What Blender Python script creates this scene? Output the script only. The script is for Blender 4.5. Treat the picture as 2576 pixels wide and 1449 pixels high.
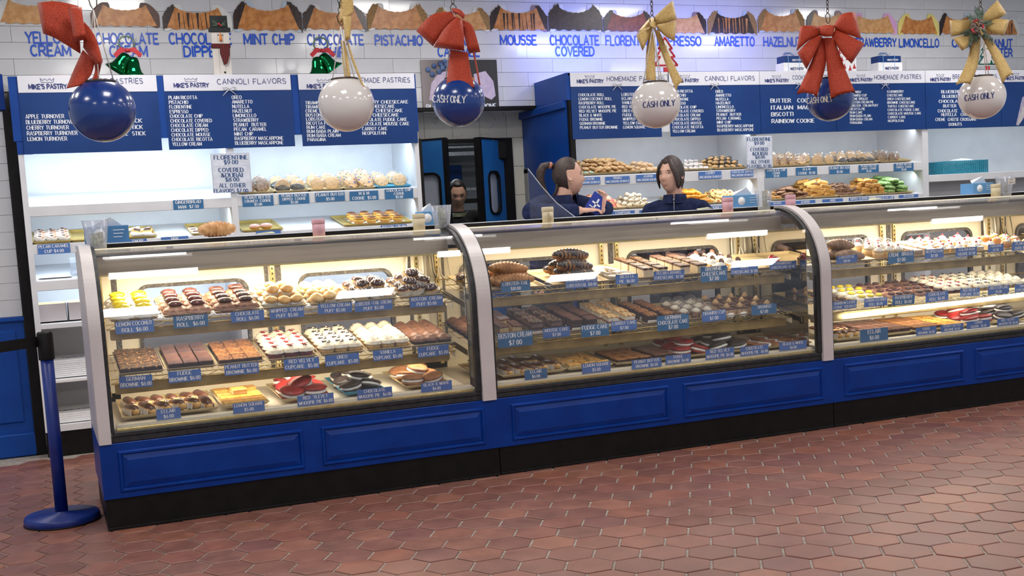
import bpy, math, random
from mathutils import Vector, Matrix
R = random.Random(11)
D2R = math.pi / 180
for o in list(bpy.data.objects):
    bpy.data.objects.remove(o)
SC = bpy.context.scene
COL = SC.collection

# ------------------------------------------------------------------ camera
CAM = Vector((0.0, -5.687, 1.340)); FPX = 2939.2; PYC = 858.5
YAW, PIT, ROL = math.radians(21.901), .1028, -.0567
_f = Vector((math.sin(YAW) * math.cos(PIT), math.cos(YAW) * math.cos(PIT), -math.sin(PIT)))
_r = Vector((math.cos(YAW), -math.sin(YAW), 0)); _u = _r.cross(_f)
CR = _r * math.cos(ROL) + _u * math.sin(ROL); CU = -_r * math.sin(ROL) + _u * math.cos(ROL)
cam_d = bpy.data.cameras.new('camera'); cam = bpy.data.objects.new('camera', cam_d); COL.objects.link(cam)
m3 = Matrix((CR, CU, -_f)).transposed().to_4x4(); m3.translation = CAM; cam.matrix_world = m3
cam_d.sensor_fit = 'HORIZONTAL'; cam_d.sensor_width = 36; cam_d.lens = FPX * 36 / 2576
cam_d.shift_y = -(PYC - 724.5) / 2576 * -1
cam_d.clip_start = .05; cam_d.clip_end = 60
SC.camera = cam
def ray(px, py): return CR * ((px - 1288) / FPX) + CU * (-(py - PYC) / FPX) + _f
def atY(px, py, Y):            # the point of the plane y = Y that a pixel of the photograph looks at
    d = ray(px, py); return CAM + d * ((Y - CAM.y) / d.y)
def atX(px, py, X):
    d = ray(px, py); return CAM + d * ((X - CAM.x) / d.x)
def atZ(px, py, Z):
    d = ray(px, py); return CAM + d * ((Z - CAM.z) / d.z)

# ------------------------------------------------------------------ world and exposure
W = bpy.data.worlds.new('world'); SC.world = W; W.use_nodes = True
W.node_tree.nodes['Background'].inputs[0].default_value = (.80, .86, 1.0, 1)
W.node_tree.nodes['Background'].inputs[1].default_value = .50
vs = SC.view_settings; vs.view_transform = 'Standard'; vs.look = 'None'; vs.gamma = 1; vs.use_curve_mapping = False
vs.exposure = 0.0
try:
    SC.cycles.use_denoising = True; SC.cycles.max_bounces = 8; SC.cycles.transparent_max_bounces = 24
    SC.cycles.glossy_bounces = 4; SC.cycles.transmission_bounces = 6; SC.cycles.sample_clamp_indirect = 4
    SC.cycles.caustics_reflective = False; SC.cycles.caustics_refractive = False
except Exception: pass
def area(name, loc, size, power, color=(1, 1, 1), target=None, spread=None):
    l = bpy.data.lights.new(name, 'AREA'); l.shape = 'RECTANGLE'; l.size, l.size_y = size
    l.energy = power; l.color = color
    if spread: l.spread = spread
    o = bpy.data.objects.new(name, l); COL.objects.link(o); o.location = loc
    if target is not None:
        o.rotation_euler = (Vector(target) - Vector(loc)).to_track_quat('-Z', 'Y').to_euler()
    return o
WHT = (1, .97, .93); COOL = (.72, .88, 1.0); WARM = (1.0, .76, .42)
CEIL = 3.25
LAMPS = [(x, y) for y in (-4.6, -2.3, -.2, 1.5) for x in (-1.5, .7, 2.9, 5.1, 7.3)]
for i, (x, y) in enumerate(LAMPS):                          # ceiling troffers
    area('ceiling_lamp_light', (x, y, CEIL - .045), (.55, .55), 15, WHT, (x, y, 0))

# ------------------------------------------------------------------ mesh helper
class MB:
    def __init__(s): s.v = []; s.f = []; s.sm = []
    def add(s, vs, fs, smooth=False, M=None):
        n = len(s.v)
        s.v += [tuple(M @ Vector(p)) for p in vs] if M is not None else [tuple(p) for p in vs]
        s.f += [tuple(i + n for i in f) for f in fs]; s.sm += [smooth] * len(fs); return s
    def box(s, x0, x1, y0, y1, z0, z1, M=None, b=0):
        if b:
            V = []; pts = []
            for z, q in ((z0, b), (z0 + b, 0), (z1 - b, 0), (z1, b)):
                pts.append([(x0 + q, y0 + q, z), (x1 - q, y0 + q, z), (x1 - q, y1 - q, z), (x0 + q, y1 - q, z)])
            V = [p for r in pts for p in r]; F = [(3, 2, 1, 0), (12, 13, 14, 15)]
            for k in range(3):
                for i in range(4): F.append((k * 4 + i, k * 4 + (i + 1) % 4, k * 4 + 4 + (i + 1) % 4, k * 4 + 4 + i))
            return s.add(V, F, False, M)
        V = [(x, y, z) for z in (z0, z1) for x, y in ((x0, y0), (x1, y0), (x1, y1), (x0, y1))]
        return s.add(V, [(3, 2, 1, 0), (4, 5, 6, 7), (0, 1, 5, 4), (1, 2, 6, 5), (2, 3, 7, 6), (3, 0, 4, 7)], False, M)
    def rings(s, rings, cap=True, smooth=True, M=None, close=False):
        n = len(rings[0]); V = [p for r in rings for p in r]; F = []
        m = len(rings)
        for k in range(m if close else m - 1):
            a, b = k * n, ((k + 1) % m) * n
            for i in range(n): F.append((a + i, a + (i + 1) % n, b + (i + 1) % n, b + i))
        if cap and not close: F += [tuple(range(n - 1, -1, -1)), tuple((m - 1) * n + i for i in range(n))]
        return s.add(V, F, smooth, M)
    def lathe(s, prof, n=20, c=(0, 0, 0), M=None, sx=1, sy=1, cap=True, wob=None):
        rg = []
        for j, (r, z) in enumerate(prof):
            rg.append([(c[0] + math.cos(2 * math.pi * i / n) * r * sx * (wob(i, j) if wob else 1), c[1] + math.sin(2 * math.pi * i / n) * r * sy * (wob(i, j) if wob else 1), c[2] + z) for i in range(n)])
        return s.rings(rg, cap, True, M)
    def ell(s, c, r, n=12, m=8, M=None, wob=0, rnd=None):
        rg = []
        for j in range(m + 1):
            t = math.pi * (j + (.02 if j == 0 else -.02 if j == m else 0)) / m; row = []
            for i in range(n):
                a = 2 * math.pi * i / n; k = 1 + (rnd.uniform(-wob, wob) if rnd else 0)
                row.append((c[0] + r[0] * math.sin(t) * math.cos(a) * k, c[1] + r[1] * math.sin(t) * math.sin(a) * k, c[2] - r[2] * math.cos(t) * k))
            rg.append(row)
        return s.rings(rg, True, True, M)
    def tube(s, pts, r, n=6, M=None, cap=True, close=False):
        pts = [Vector(p) for p in pts]; rg = []; up = None; L = len(pts)
        for k, p in enumerate(pts):
            a = pts[(k - 1) % L] if close or k > 0 else p; b = pts[(k + 1) % L] if close or k < L - 1 else p
            d = (b - a).normalized() if (b - a).length > 1e-9 else Vector((0, 0, 1))
            if up is None: up = Vector((0, 0, 1)) if abs(d.z) < .9 else Vector((1, 0, 0))
            sd = d.cross(up)
            if sd.length < 1e-6: sd = d.cross(Vector((0, 1, 0)))
            sd.normalize(); up2 = sd.cross(d).normalized(); up = up2
            rr = r[k] if isinstance(r, (list, tuple)) else r
            ra, rb = rr if isinstance(rr, tuple) else (rr, rr)
            rg.append([p + sd * ra * math.cos(2 * math.pi * i / n) + up2 * rb * math.sin(2 * math.pi * i / n) for i in range(n)])
        return s.rings(rg, cap, True, M, close)
    def prism(s, poly, y0, y1, M=None, smooth=False):     # polygon in (x, z), extruded along y
        n = len(poly); V = [(x, y0, z) for x, z in poly] + [(x, y1, z) for x, z in poly]
        F = [tuple(range(n)), tuple(range(2 * n - 1, n - 1, -1))]
        for i in range(n): F.append((i, i + n, (i + 1) % n + n, (i + 1) % n))
        return s.add(V, F, smooth, M)
    def prismx(s, poly, x0, x1, smooth=False):            # polygon in (y, z), extruded along x
        n = len(poly); V = [(x0, y, z) for y, z in poly] + [(x1, y, z) for y, z in poly]
        F = [tuple(range(n - 1, -1, -1)), tuple(range(n, 2 * n))]
        for i in range(n): F.append((i, (i + 1) % n, (i + 1) % n + n, i + n))
        return s.add(V, F, smooth)
def rotM(rx=0, ry=0, rz=0, loc=(0, 0, 0)):
    return Matrix.Translation(loc) @ Matrix.Rotation(rz, 4, 'Z') @ Matrix.Rotation(ry, 4, 'Y') @ Matrix.Rotation(rx, 4, 'X')
def obj(name, mb, mat, parent=None, **props):
    me = bpy.data.meshes.new(name); me.from_pydata(mb.v, [], mb.f)
    me.polygons.foreach_set('use_smooth', mb.sm); me.materials.append(mat); me.update()
    o = bpy.data.objects.new(name, me); COL.objects.link(o)
    if parent is not None: o.parent = parent
    for k, v in props.items(): o[k] = v
    return o
def thing(name, label, cat, loc=(0, 0, 0), group=None):
    o = bpy.data.objects.new(name, None); COL.objects.link(o); o.location = loc; o.empty_display_size = .05
    o['label'] = label; o['category'] = cat
    if group: o['group'] = group
    return o
def tag(o, label, cat, group=None):
    o['label'] = label; o['category'] = cat
    if group: o['group'] = group
    return o
def inst(name, me, parent=None, loc=None):
    o = bpy.data.objects.new(name, me); COL.objects.link(o)
    if parent is not None: o.parent = parent
    if loc is not None: o.location = loc
    return o
def dup(root, loc, rot=(0, 0, 0), label=None, group=None, scale=1):
    r = root.copy(); COL.objects.link(r); r.location = loc; r.rotation_mode = 'ZYX'; r.rotation_euler = rot; r.scale = (scale,) * 3
    if label: r['label'] = label
    if group: r['group'] = group
    for ch in root.children:
        c = ch.copy(); COL.objects.link(c); c.parent = r
        for g in ch.children:
            d = g.copy(); COL.objects.link(d); d.parent = c
    return r
def smoothmod(o, lv=1):
    m = o.modifiers.new('s', 'SUBSURF'); m.levels = lv; m.render_levels = lv; return o

# ------------------------------------------------------------------ materials
def lin(c):
    return tuple(((v / 255) / 12.92 if v / 255 <= .04045 else ((v / 255 + .055) / 1.055) ** 2.4) for v in c[:3]) + (1,)
_M = {}
def M(name, c, c2=None, sc=20, rough=.55, bump=0, bsc=None, metal=0, coat=0, detail=3, lo=.4, hi=.6, spec=.5, stretch=None, trans=0, sss=0, tex='noise'):
    if name in _M: return _M[name]
    m = bpy.data.materials.new(name); m.use_nodes = True; nt = m.node_tree; P = nt.nodes['Principled BSDF']
    P.inputs['Roughness'].default_value = rough; P.inputs['Metallic'].default_value = metal
    P.inputs['Specular IOR Level'].default_value = spec
    if coat: P.inputs['Coat Weight'].default_value = coat; P.inputs['Coat Roughness'].default_value = .08
    if sss: P.inputs['Subsurface Weight'].default_value = sss; P.inputs['Subsurface Radius'].default_value = (1, .4, .2); P.inputs['Subsurface Scale'].default_value = .006
    tc = nt.nodes.new('ShaderNodeTexCoord'); mp = nt.nodes.new('ShaderNodeMapping'); nt.links.new(tc.outputs['Object'], mp.inputs[0])
    if stretch: mp.inputs['Scale'].default_value = stretch
    c2 = c2 or tuple(min(255, v * 1.06 + 2) for v in c)
    if tex == 'voronoi':
        n = nt.nodes.new('ShaderNodeTexVoronoi'); n.inputs['Scale'].default_value = sc; fac = n.outputs['Distance']
    elif tex == 'wave':
        n = nt.nodes.new('ShaderNodeTexWave'); n.inputs['Scale'].default_value = sc; n.inputs['Distortion'].default_value = 3; fac = n.outputs['Fac']
    else:
        n = nt.nodes.new('ShaderNodeTexNoise'); n.inputs['Scale'].default_value = sc; n.inputs['Detail'].default_value = detail; fac = n.outputs['Fac']
    nt.links.new(mp.outputs[0], n.inputs['Vector'])
    cr = nt.nodes.new('ShaderNodeValToRGB'); cr.color_ramp.elements[0].position = lo; cr.color_ramp.elements[1].position = hi
    cr.color_ramp.elements[0].color = lin(c); cr.color_ramp.elements[1].color = lin(c2)
    nt.links.new(fac, cr.inputs[0]); nt.links.new(cr.outputs[0], P.inputs['Base Color'])
    if bump:
        nb = nt.nodes.new('ShaderNodeTexNoise'); nb.inputs['Scale'].default_value = bsc or sc * 2; nb.inputs['Detail'].default_value = 4
        nt.links.new(mp.outputs[0], nb.inputs['Vector'])
        b = nt.nodes.new('ShaderNodeBump'); b.inputs['Strength'].default_value = bump; b.inputs['Distance'].default_value = .004
        nt.links.new(nb.outputs['Fac'], b.inputs['Height']); nt.links.new(b.outputs[0], P.inputs['Normal'])
    _M[name] = m; return m
def Mrand(name, cols, sc=3, rough=.6, bump=.3, bsc=60, coat=0):      # colour varies from object to object, with grain inside each
    if name in _M: return _M[name]
    m = bpy.data.materials.new(name); m.use_nodes = True; nt = m.node_tree; P = nt.nodes['Principled BSDF']
    P.inputs['Roughness'].default_value = rough
    oi = nt.nodes.new('ShaderNodeObjectInfo'); cr = nt.nodes.new('ShaderNodeValToRGB'); e = cr.color_ramp.elements
    while len(e) < len(cols): e.new(.5)
    for i, c in enumerate(cols): e[i].position = i / (len(cols) - 1); e[i].color = lin(c)
    nt.links.new(oi.outputs['Random'], cr.inputs[0])
    tc = nt.nodes.new('ShaderNodeTexCoord'); n = nt.nodes.new('ShaderNodeTexNoise'); n.inputs['Scale'].default_value = sc; n.inputs['Detail'].default_value = 5
    nt.links.new(tc.outputs['Object'], n.inputs['Vector'])
    mx = nt.nodes.new('ShaderNodeMix'); mx.data_type = 'RGBA'; mx.blend_type = 'MULTIPLY'; mx.inputs[0].default_value = .8
    c2 = nt.nodes.new('ShaderNodeValToRGB'); c2.color_ramp.elements[0].position = .35; c2.color_ramp.elements[0].color = (.62, .62, .62, 1); c2.color_ramp.elements[1].position = .62; c2.color_ramp.elements[1].color = (1, 1, 1, 1)
    nt.links.new(n.outputs['Fac'], c2.inputs[0]); nt.links.new(cr.outputs[0], mx.inputs[6]); nt.links.new(c2.outputs[0], mx.inputs[7]); nt.links.new(mx.outputs[2], P.inputs['Base Color'])
    if bump:
        nb = nt.nodes.new('ShaderNodeTexNoise'); nb.inputs['Scale'].default_value = bsc; nt.links.new(tc.outputs['Object'], nb.inputs['Vector'])
        b = nt.nodes.new('ShaderNodeBump'); b.inputs['Strength'].default_value = bump; b.inputs['Distance'].default_value = .002
        nt.links.new(nb.outputs['Fac'], b.inputs['Height']); nt.links.new(b.outputs[0], P.inputs['Normal'])
    _M[name] = m; return m
def Mglass(name, tint=(1, 1, 1), refl=1.0, rough=.02, veil=0.0, vcol=(.9, .93, 1)):   # thin clear sheet: fresnel reflection over see-through
    if name in _M: return _M[name]
    m = bpy.data.materials.new(name); m.use_nodes = True; nt = m.node_tree; nt.nodes.remove(nt.nodes['Principled BSDF'])
    out = nt.nodes['Material Output']; t = nt.nodes.new('ShaderNodeBsdfTransparent'); t.inputs[0].default_value = tuple(tint) + (1,)
    g = nt.nodes.new('ShaderNodeBsdfGlossy'); g.inputs['Roughness'].default_value = rough
    ge = nt.nodes.new('ShaderNodeNewGeometry'); dp = nt.nodes.new('ShaderNodeVectorMath'); dp.operation = 'DOT_PRODUCT'
    nt.links.new(ge.outputs['Normal'], dp.inputs[0]); nt.links.new(ge.outputs['Incoming'], dp.inputs[1])
    def ma(op, a, b):
        q = nt.nodes.new('ShaderNodeMath'); q.operation = op
        for i_, v_ in enumerate((a, b)):
            if v_ is None: continue
            if isinstance(v_, (int, float)): q.inputs[i_].default_value = v_
            else: nt.links.new(v_, q.inputs[i_])
        return q.outputs[0]
    sch = ma('ADD', ma('MULTIPLY', ma('POWER', ma('SUBTRACT', 1, ma('ABSOLUTE', dp.outputs['Value'], None)), 5), .95), .045)
    mu = nt.nodes.new('ShaderNodeMath'); mu.operation = 'MULTIPLY'; mu.inputs[1].default_value = refl; mu.use_clamp = True
    mx = nt.nodes.new('ShaderNodeMixShader'); nt.links.new(sch, mu.inputs[0]); nt.links.new(mu.outputs[0], mx.inputs[0])
    nt.links.new(t.outputs[0], mx.inputs[1]); nt.links.new(g.outputs[0], mx.inputs[2]); last = mx
    if veil:
        d = nt.nodes.new('ShaderNodeBsdfDiffuse'); d.inputs[0].default_value = tuple(vcol) + (1,); m2 = nt.nodes.new('ShaderNodeMixShader'); m2.inputs[0].default_value = veil
        nt.links.new(last.outputs[0], m2.inputs[1]); nt.links.new(d.outputs[0], m2.inputs[2]); last = m2
    nt.links.new(last.outputs[0], out.inputs[0]); _M[name] = m; return m
def Memit(name, col, st):
    if name in _M: return _M[name]
    m = bpy.data.materials.new(name); m.use_nodes = True; P = m.node_tree.nodes['Principled BSDF']
    P.inputs['Emission Color'].default_value = tuple(col) + (1,); P.inputs['Emission Strength'].default_value = st
    _M[name] = m; return m

TILEW = M('white_glazed_tile', (208, 209, 212), (216, 217, 220), 3, rough=.12, bump=.05, bsc=8, coat=.3)
GROUTW = M('grey_grout', (140, 139, 138), (158, 157, 154), 60, rough=.9)
BLUE = M('blue_paint', (0, 50, 132), (0, 56, 142), 6, rough=.33, bump=.12, bsc=160, spec=.25)
BLUE2 = M('blue_panel_paint', (8, 62, 142), (12, 68, 150), 5, rough=.4, bump=.1, bsc=120, spec=.3)
BLACK = M('black_vinyl', (12, 10, 9), (20, 17, 16), 14, rough=.5, spec=.25)
BLKR = M('black_rubber', (30, 30, 32), (44, 44, 46), 30, rough=.5, bump=.1, bsc=90)
WHITE = M('white_laminate', (222, 222, 226), (230, 230, 233), 4, rough=.4, bump=.03, bsc=40)
GREYW = M('off_white_enamel', (206, 198, 196), (213, 205, 203), 5, rough=.35)
CREAM = M('cream_enamel', (240, 230, 202), (244, 236, 212), 3, rough=.35)
GASK = M('worn_dark_gasket', (62, 58, 54), (120, 116, 108), 70, rough=.5, lo=.45, hi=.75, bump=.3, bsc=120)
BRASS = M('gold_anodised', (216, 190, 120), (232, 208, 142), 30, rough=.25, metal=.8)
GOLD = M('gold_apron', (150, 128, 78), (176, 152, 98), 9, rough=.4, metal=.35)
CREML = M('cream_plastic', (240, 228, 198), (244, 234, 208), 20, rough=.4)
CANOPY = M('bronze_canopy', (150, 140, 124), (178, 168, 150), 4, rough=.35, metal=.25, stretch=(.3, 1, 6))
STEEL = M('brushed_steel', (150, 152, 156), (176, 178, 182), 50, rough=.3, metal=.9)
MIRROR = M('mirror', (205, 200, 190), (208, 203, 193), 2, rough=.04, metal=1)
GLASS = Mglass('case_glass', refl=1.15)
CLEAR = Mglass('window_pane', refl=.8)
FROST = Mglass('frosted_plastic', (.95, .96, .98), .9, .12, veil=.17)
DOME = Mglass('clear_dome', refl=1.6, rough=.05, veil=.05)
CELLO = Mglass('cellophane', refl=2.2, rough=.1, veil=.10)
TAGB = M('tag_blue', (74, 116, 186), (82, 124, 194), 12, rough=.35)
TAGB2 = M('tag_teal_blue', (52, 108, 156), (60, 116, 164), 12, rough=.35)
TXTW = M('print_white', (226, 230, 238), (232, 236, 242), 9, rough=.5)
TXTN = M('print_navy', (40, 50, 112), (44, 54, 118), 9, rough=.5)
TXTB = M('wall_letter_blue', (16, 78, 196), (20, 84, 202), 9, rough=.3)
SIGNB = M('sign_blue', (14, 54, 116), (18, 60, 124), 3, rough=.3, spec=.35)
SIGNW = M('sign_white', (222, 222, 232), (228, 228, 236), 3, rough=.3, coat=.2)
TRAYC = M('tray_tan', (196, 176, 132), (210, 190, 146), 12, rough=.4, metal=.2)
TRAYG = M('tray_gold', (206, 178, 96), (224, 198, 120), 14, rough=.32, metal=.5, bump=.15, bsc=90)
TRAYB = M('tray_blue_plastic', (60, 152, 190), (68, 160, 198), 9, rough=.4)
PAPER = M('white_paper', (236, 236, 238), (242, 242, 244), 30, rough=.6)

# ------------------------------------------------------------------ lettering: stroke glyphs, cut as flat print
def _el(x, y, rx, ry, a0=90, a1=450, n=14): return [(x + rx * math.cos((a0 + (a1 - a0) * i / n) * D2R), y + ry * math.sin((a0 + (a1 - a0) * i / n) * D2R)) for i in range(n + 1)]
def _p(s):
    return [(int(a[0]) + (0 if len(a) < 3 else 0), int(a[1])) for a in s.split()]
_C = _el(3, 4, 3, 4, 48, 312)
G = {
 'A': (6, ['00 38 60', [(1.1, 2.7), (4.9, 2.7)]]), 'B': (5.6, ['00 08', [(0, 8), (3, 8)] + _el(3, 6.1, 2.1, 1.9, 90, -90, 7) + [(0, 4.2)], [(0, 4.2), (3, 4.2)] + _el(3.2, 2.1, 2.4, 2.1, 90, -90, 7) + [(0, 0)]]),
 'C': (6, [_C]), 'D': (6, ['00 08', [(0, 8)] + _el(2.4, 4, 3.6, 4, 90, -90, 10) + [(0, 0)]]), 'E': (5, ['00 08', '08 58', '04 44', '00 50']),
 'F': (5, ['00 08', '08 58', '04 44']), 'G': (6.2, [_C, [(6, 1), (6, 3.6)], [(3.6, 3.6), (6.2, 3.6)]]), 'H': (6, ['00 08', '60 68', '04 64']), 'I': (1, [[(.5, 0), (.5, 8)]]),
 'J': (4, [[(4, 8), (4, 2)] + _el(2, 2, 2, 2, 0, -160, 6)]), 'K': (6, ['00 08', '68 03', [(1.8, 4.6), (6, 0)]]), 'L': (5, ['00 08', '00 50']), 'M': (7, ['00 08', [(0, 8), (3.5, 1.6), (7, 8)], '78 70']),
 'N': (6, ['00 08', '08 60', '60 68']), 'O': (6.4, [_el(3.2, 4, 3.2, 4)]), 'P': (5.4, ['00 08', [(0, 8), (3, 8)] + _el(3, 5.9, 2.3, 2.1, 90, -90, 7) + [(0, 3.8)]]),
 'Q': (6.4, [_el(3.2, 4, 3.2, 4), '42 6-1' if False else [(4, 2), (6.4, -.8)]]), 'R': (5.8, ['00 08', [(0, 8), (3, 8)] + _el(3, 5.9, 2.3, 2.1, 90, -90, 7) + [(0, 3.8)], [(3, 3.8), (5.8, 0)]]),
 'S': (5, [_el(2.5, 6, 2.4, 2, 30, 270, 8)[:-1] + _el(2.5, 2.1, 2.5, 2.1, 90, -150, 8)]), 'T': (6, ['30 38', '08 68']), 'U': (6, [[(0, 8), (0, 2.6)] + _el(3, 2.6, 3, 2.6, 180, 360, 8) + [(6, 8)]]),
 'V': (6, ['08 30 68']), 'W': (8, ['08 20', [(2, 0), (4, 7)], [(4, 7), (6, 0)], '60 88']), 'X': (6, ['00 68', '08 60']), 'Y': (6, [[(3, 0), (3, 3.8)], [(0, 8), (3, 3.8)], [(6, 8), (3, 3.8)]]), 'Z': (5.4, [[(0, 8), (5.4, 8)], [(5.4, 8), (0, 0)], [(0, 0), (5.4, 0)]]),
 '0': (4.6, [_el(2.3, 4, 2.3, 4)]), '1': (2, [[(1.2, 0), (1.2, 8)], [(0, 6.6), (1.2, 8)]]), '2': (4.6, [_el(2.3, 5.9, 2.2, 2.1, 170, -40, 7) + [(0, 0)], '00 50']), '3': (4.6, [_el(2.2, 6, 2, 2, 150, -90, 7), _el(2.2, 2, 2.4, 2, 90, -150, 7)]),
 '4': (5, ['40 48', '48 02', '02 52']), '5': (4.8, [[(4.4, 8), (.6, 8), (.4, 4.6)] + _el(2.3, 2.5, 2.4, 2.5, 120, -150, 8)]), '6': (4.8, [_el(2.4, 2.4, 2.4, 2.4), [(0, 2.6), (1, 6), (3.8, 8)]]), '7': (4.8, ['08 48', '48 10']),
 '8': (4.8, [_el(2.4, 6.1, 1.9, 1.9), _el(2.4, 2.1, 2.4, 2.1)]), '9': (4.8, [_el(2.4, 5.6, 2.4, 2.4), [(4.8, 5.4), (4, 2), (1, 0)]]), '$': (5, [_el(2.5, 6, 2.2, 1.8, 30, 270, 8)[:-1] + _el(2.5, 2.3, 2.3, 1.9, 90, -150, 8), [(2.5, -.8), (2.5, 9)]]),
 '&': (6.4, [[(6.2, 0), (1.4, 6)] + _el(2.6, 6.6, 1.3, 1.4, 200, -20, 6) + [(.6, 3)] + _el(2, 2, 1.8, 2, 150, 330, 6) + [(6, 4)]]), '.': (1, [[(.2, .3), (.8, .3)]]), ',': (1, [[(.6, .6), (.2, -1)]]), "'": (1, [[(.5, 8), (.4, 6)]]),
 '/': (4, ['00 48']), '~': (4, [[(0, 3.6), (1.2, 4.6), (2.8, 3.4), (4, 4.4)]]), '-': (3, ['04 34']), ' ': (2.6, []), 'i': (1, [[(.5, 0), (.5, 5)], [(.5, 6.6), (.5, 7.4)]]),
}
def text_mb(s, style='serif', wt=1.0):
    """flat text in the x-z plane, cap height 1, starting at x = 0; returns (MB, width)"""
    mb = MB(); x = 0; rr = random.Random(len(s) * 7 + ord(s[0]))
    for ch in s:
        if ch not in G: x += .3; continue
        w, strokes = G[ch]; dy = 0; rot = 0
        if style in ('comic', 'brush'): dy = rr.uniform(-.05, .05); rot = rr.uniform(-.06, .06)
        sti = 0
        for st in strokes:
            if isinstance(st, str): st = [(int(a[0]), int(a[1])) for a in st.split()]
            pts = [(px / 8, py / 8 + dy) for px, py in st]
            if rot: pts = [(a + (b - .5) * rot, b) for a, b in pts]
            n = len(pts); P2 = [Vector(p) for p in pts]; ds = [(P2[k + 1] - P2[k]).normalized() for k in range(n - 1)]; loop = n > 3 and (P2[0] - P2[-1]).length < .02
            def tk(d): 
                v_ = abs(d.y)
                return (.060 + .078 * v_ ** 2) * wt if style == 'serif' else .11 * wt if style == 'brush' else .058 * wt if style == 'comic' else .100 * wt
            L_, Rr = [], []
            for k in range(n):
                a = ds[k - 1] if k > 0 else (ds[-1] if loop else ds[0]); b = ds[k] if k < n - 1 else (ds[0] if loop else ds[-1])
                m_ = Vector((-a.y - b.y, a.x + b.x)); m_ = m_.normalized() if m_.length > 1e-4 else Vector((-a.y, a.x))
                cs = max(.55, m_.dot(Vector((-b.y, b.x)))); t = (tk(a) + tk(b)) / 2 / cs; p = P2[k].copy()
                if not loop and k == 0: p -= b * t * (.5 if style != 'serif' else .2)
                if not loop and k == n - 1: p += a * t * (.5 if style != 'serif' else .2)
                L_.append(p + m_ * t); Rr.append(p - m_ * t)
            yo = -.00012 * (sti + 1); sti += 1
            mb.add([(x + p.x, yo, p.y) for q in zip(Rr, L_) for p in q], [(2 * k, 2 * k + 2, 2 * k + 3, 2 * k + 1) for k in range(n - 1)])
            if style == 'serif' and ch not in '.,~/$&':
                for e, o_ in ((pts[0], pts[1]), (pts[-1], pts[-2])):
                    yy = e[1] - dy
                    if (abs(yy) < .01 or abs(yy - 1) < .01) and abs(e[1] - o_[1]) > .3:
                        h = .055 * wt; s0 = e[1] if yy < .5 else e[1] - h
                        sti += 1; mb.add([(x + e[0] - .17, -.00012 * sti, s0), (x + e[0] + .17, -.00012 * sti, s0), (x + e[0] + .17, -.00012 * sti, s0 + h), (x + e[0] - .17, -.00012 * sti, s0 + h)], [(0, 1, 2, 3)])
        x += w / 8 + (.24 if style == 'serif' else .27 if style == 'comic' else .2)
    return mb, max(.1, x - .2)
def put_text(mb_out, s, p0, p1, h, style='serif', wt=1.0, off=0.0, fit=True, center=False):
    """writes s on a plane y = const between world points p0 (baseline left) and p1 (baseline right)"""
    t, w = text_mb(s, style, wt); sx = (p1.x - p0.x) / w if fit else h
    if center: p0 = Vector(((p0.x + p1.x) / 2 - w * sx / 2, p0.y, p0.z))
    sl = (p1.z - p0.z) / max(1e-6, (p1.x - p0.x))
    n = len(mb_out.v)
    mb_out.v += [(p0.x + v[0] * sx, p0.y - off + v[1], p0.z + v[2] * h + v[0] * sx * sl) for v in t.v]
    mb_out.f += [tuple(i + n for i in f) for f in t.f]; mb_out.sm += t.sm
def pix(p):
    d = Vector(p) - CAM; z = d.dot(_f); return (1288 + d.dot(CR) / z * FPX, PYC - d.dot(CU) / z * FPX, z)

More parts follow.
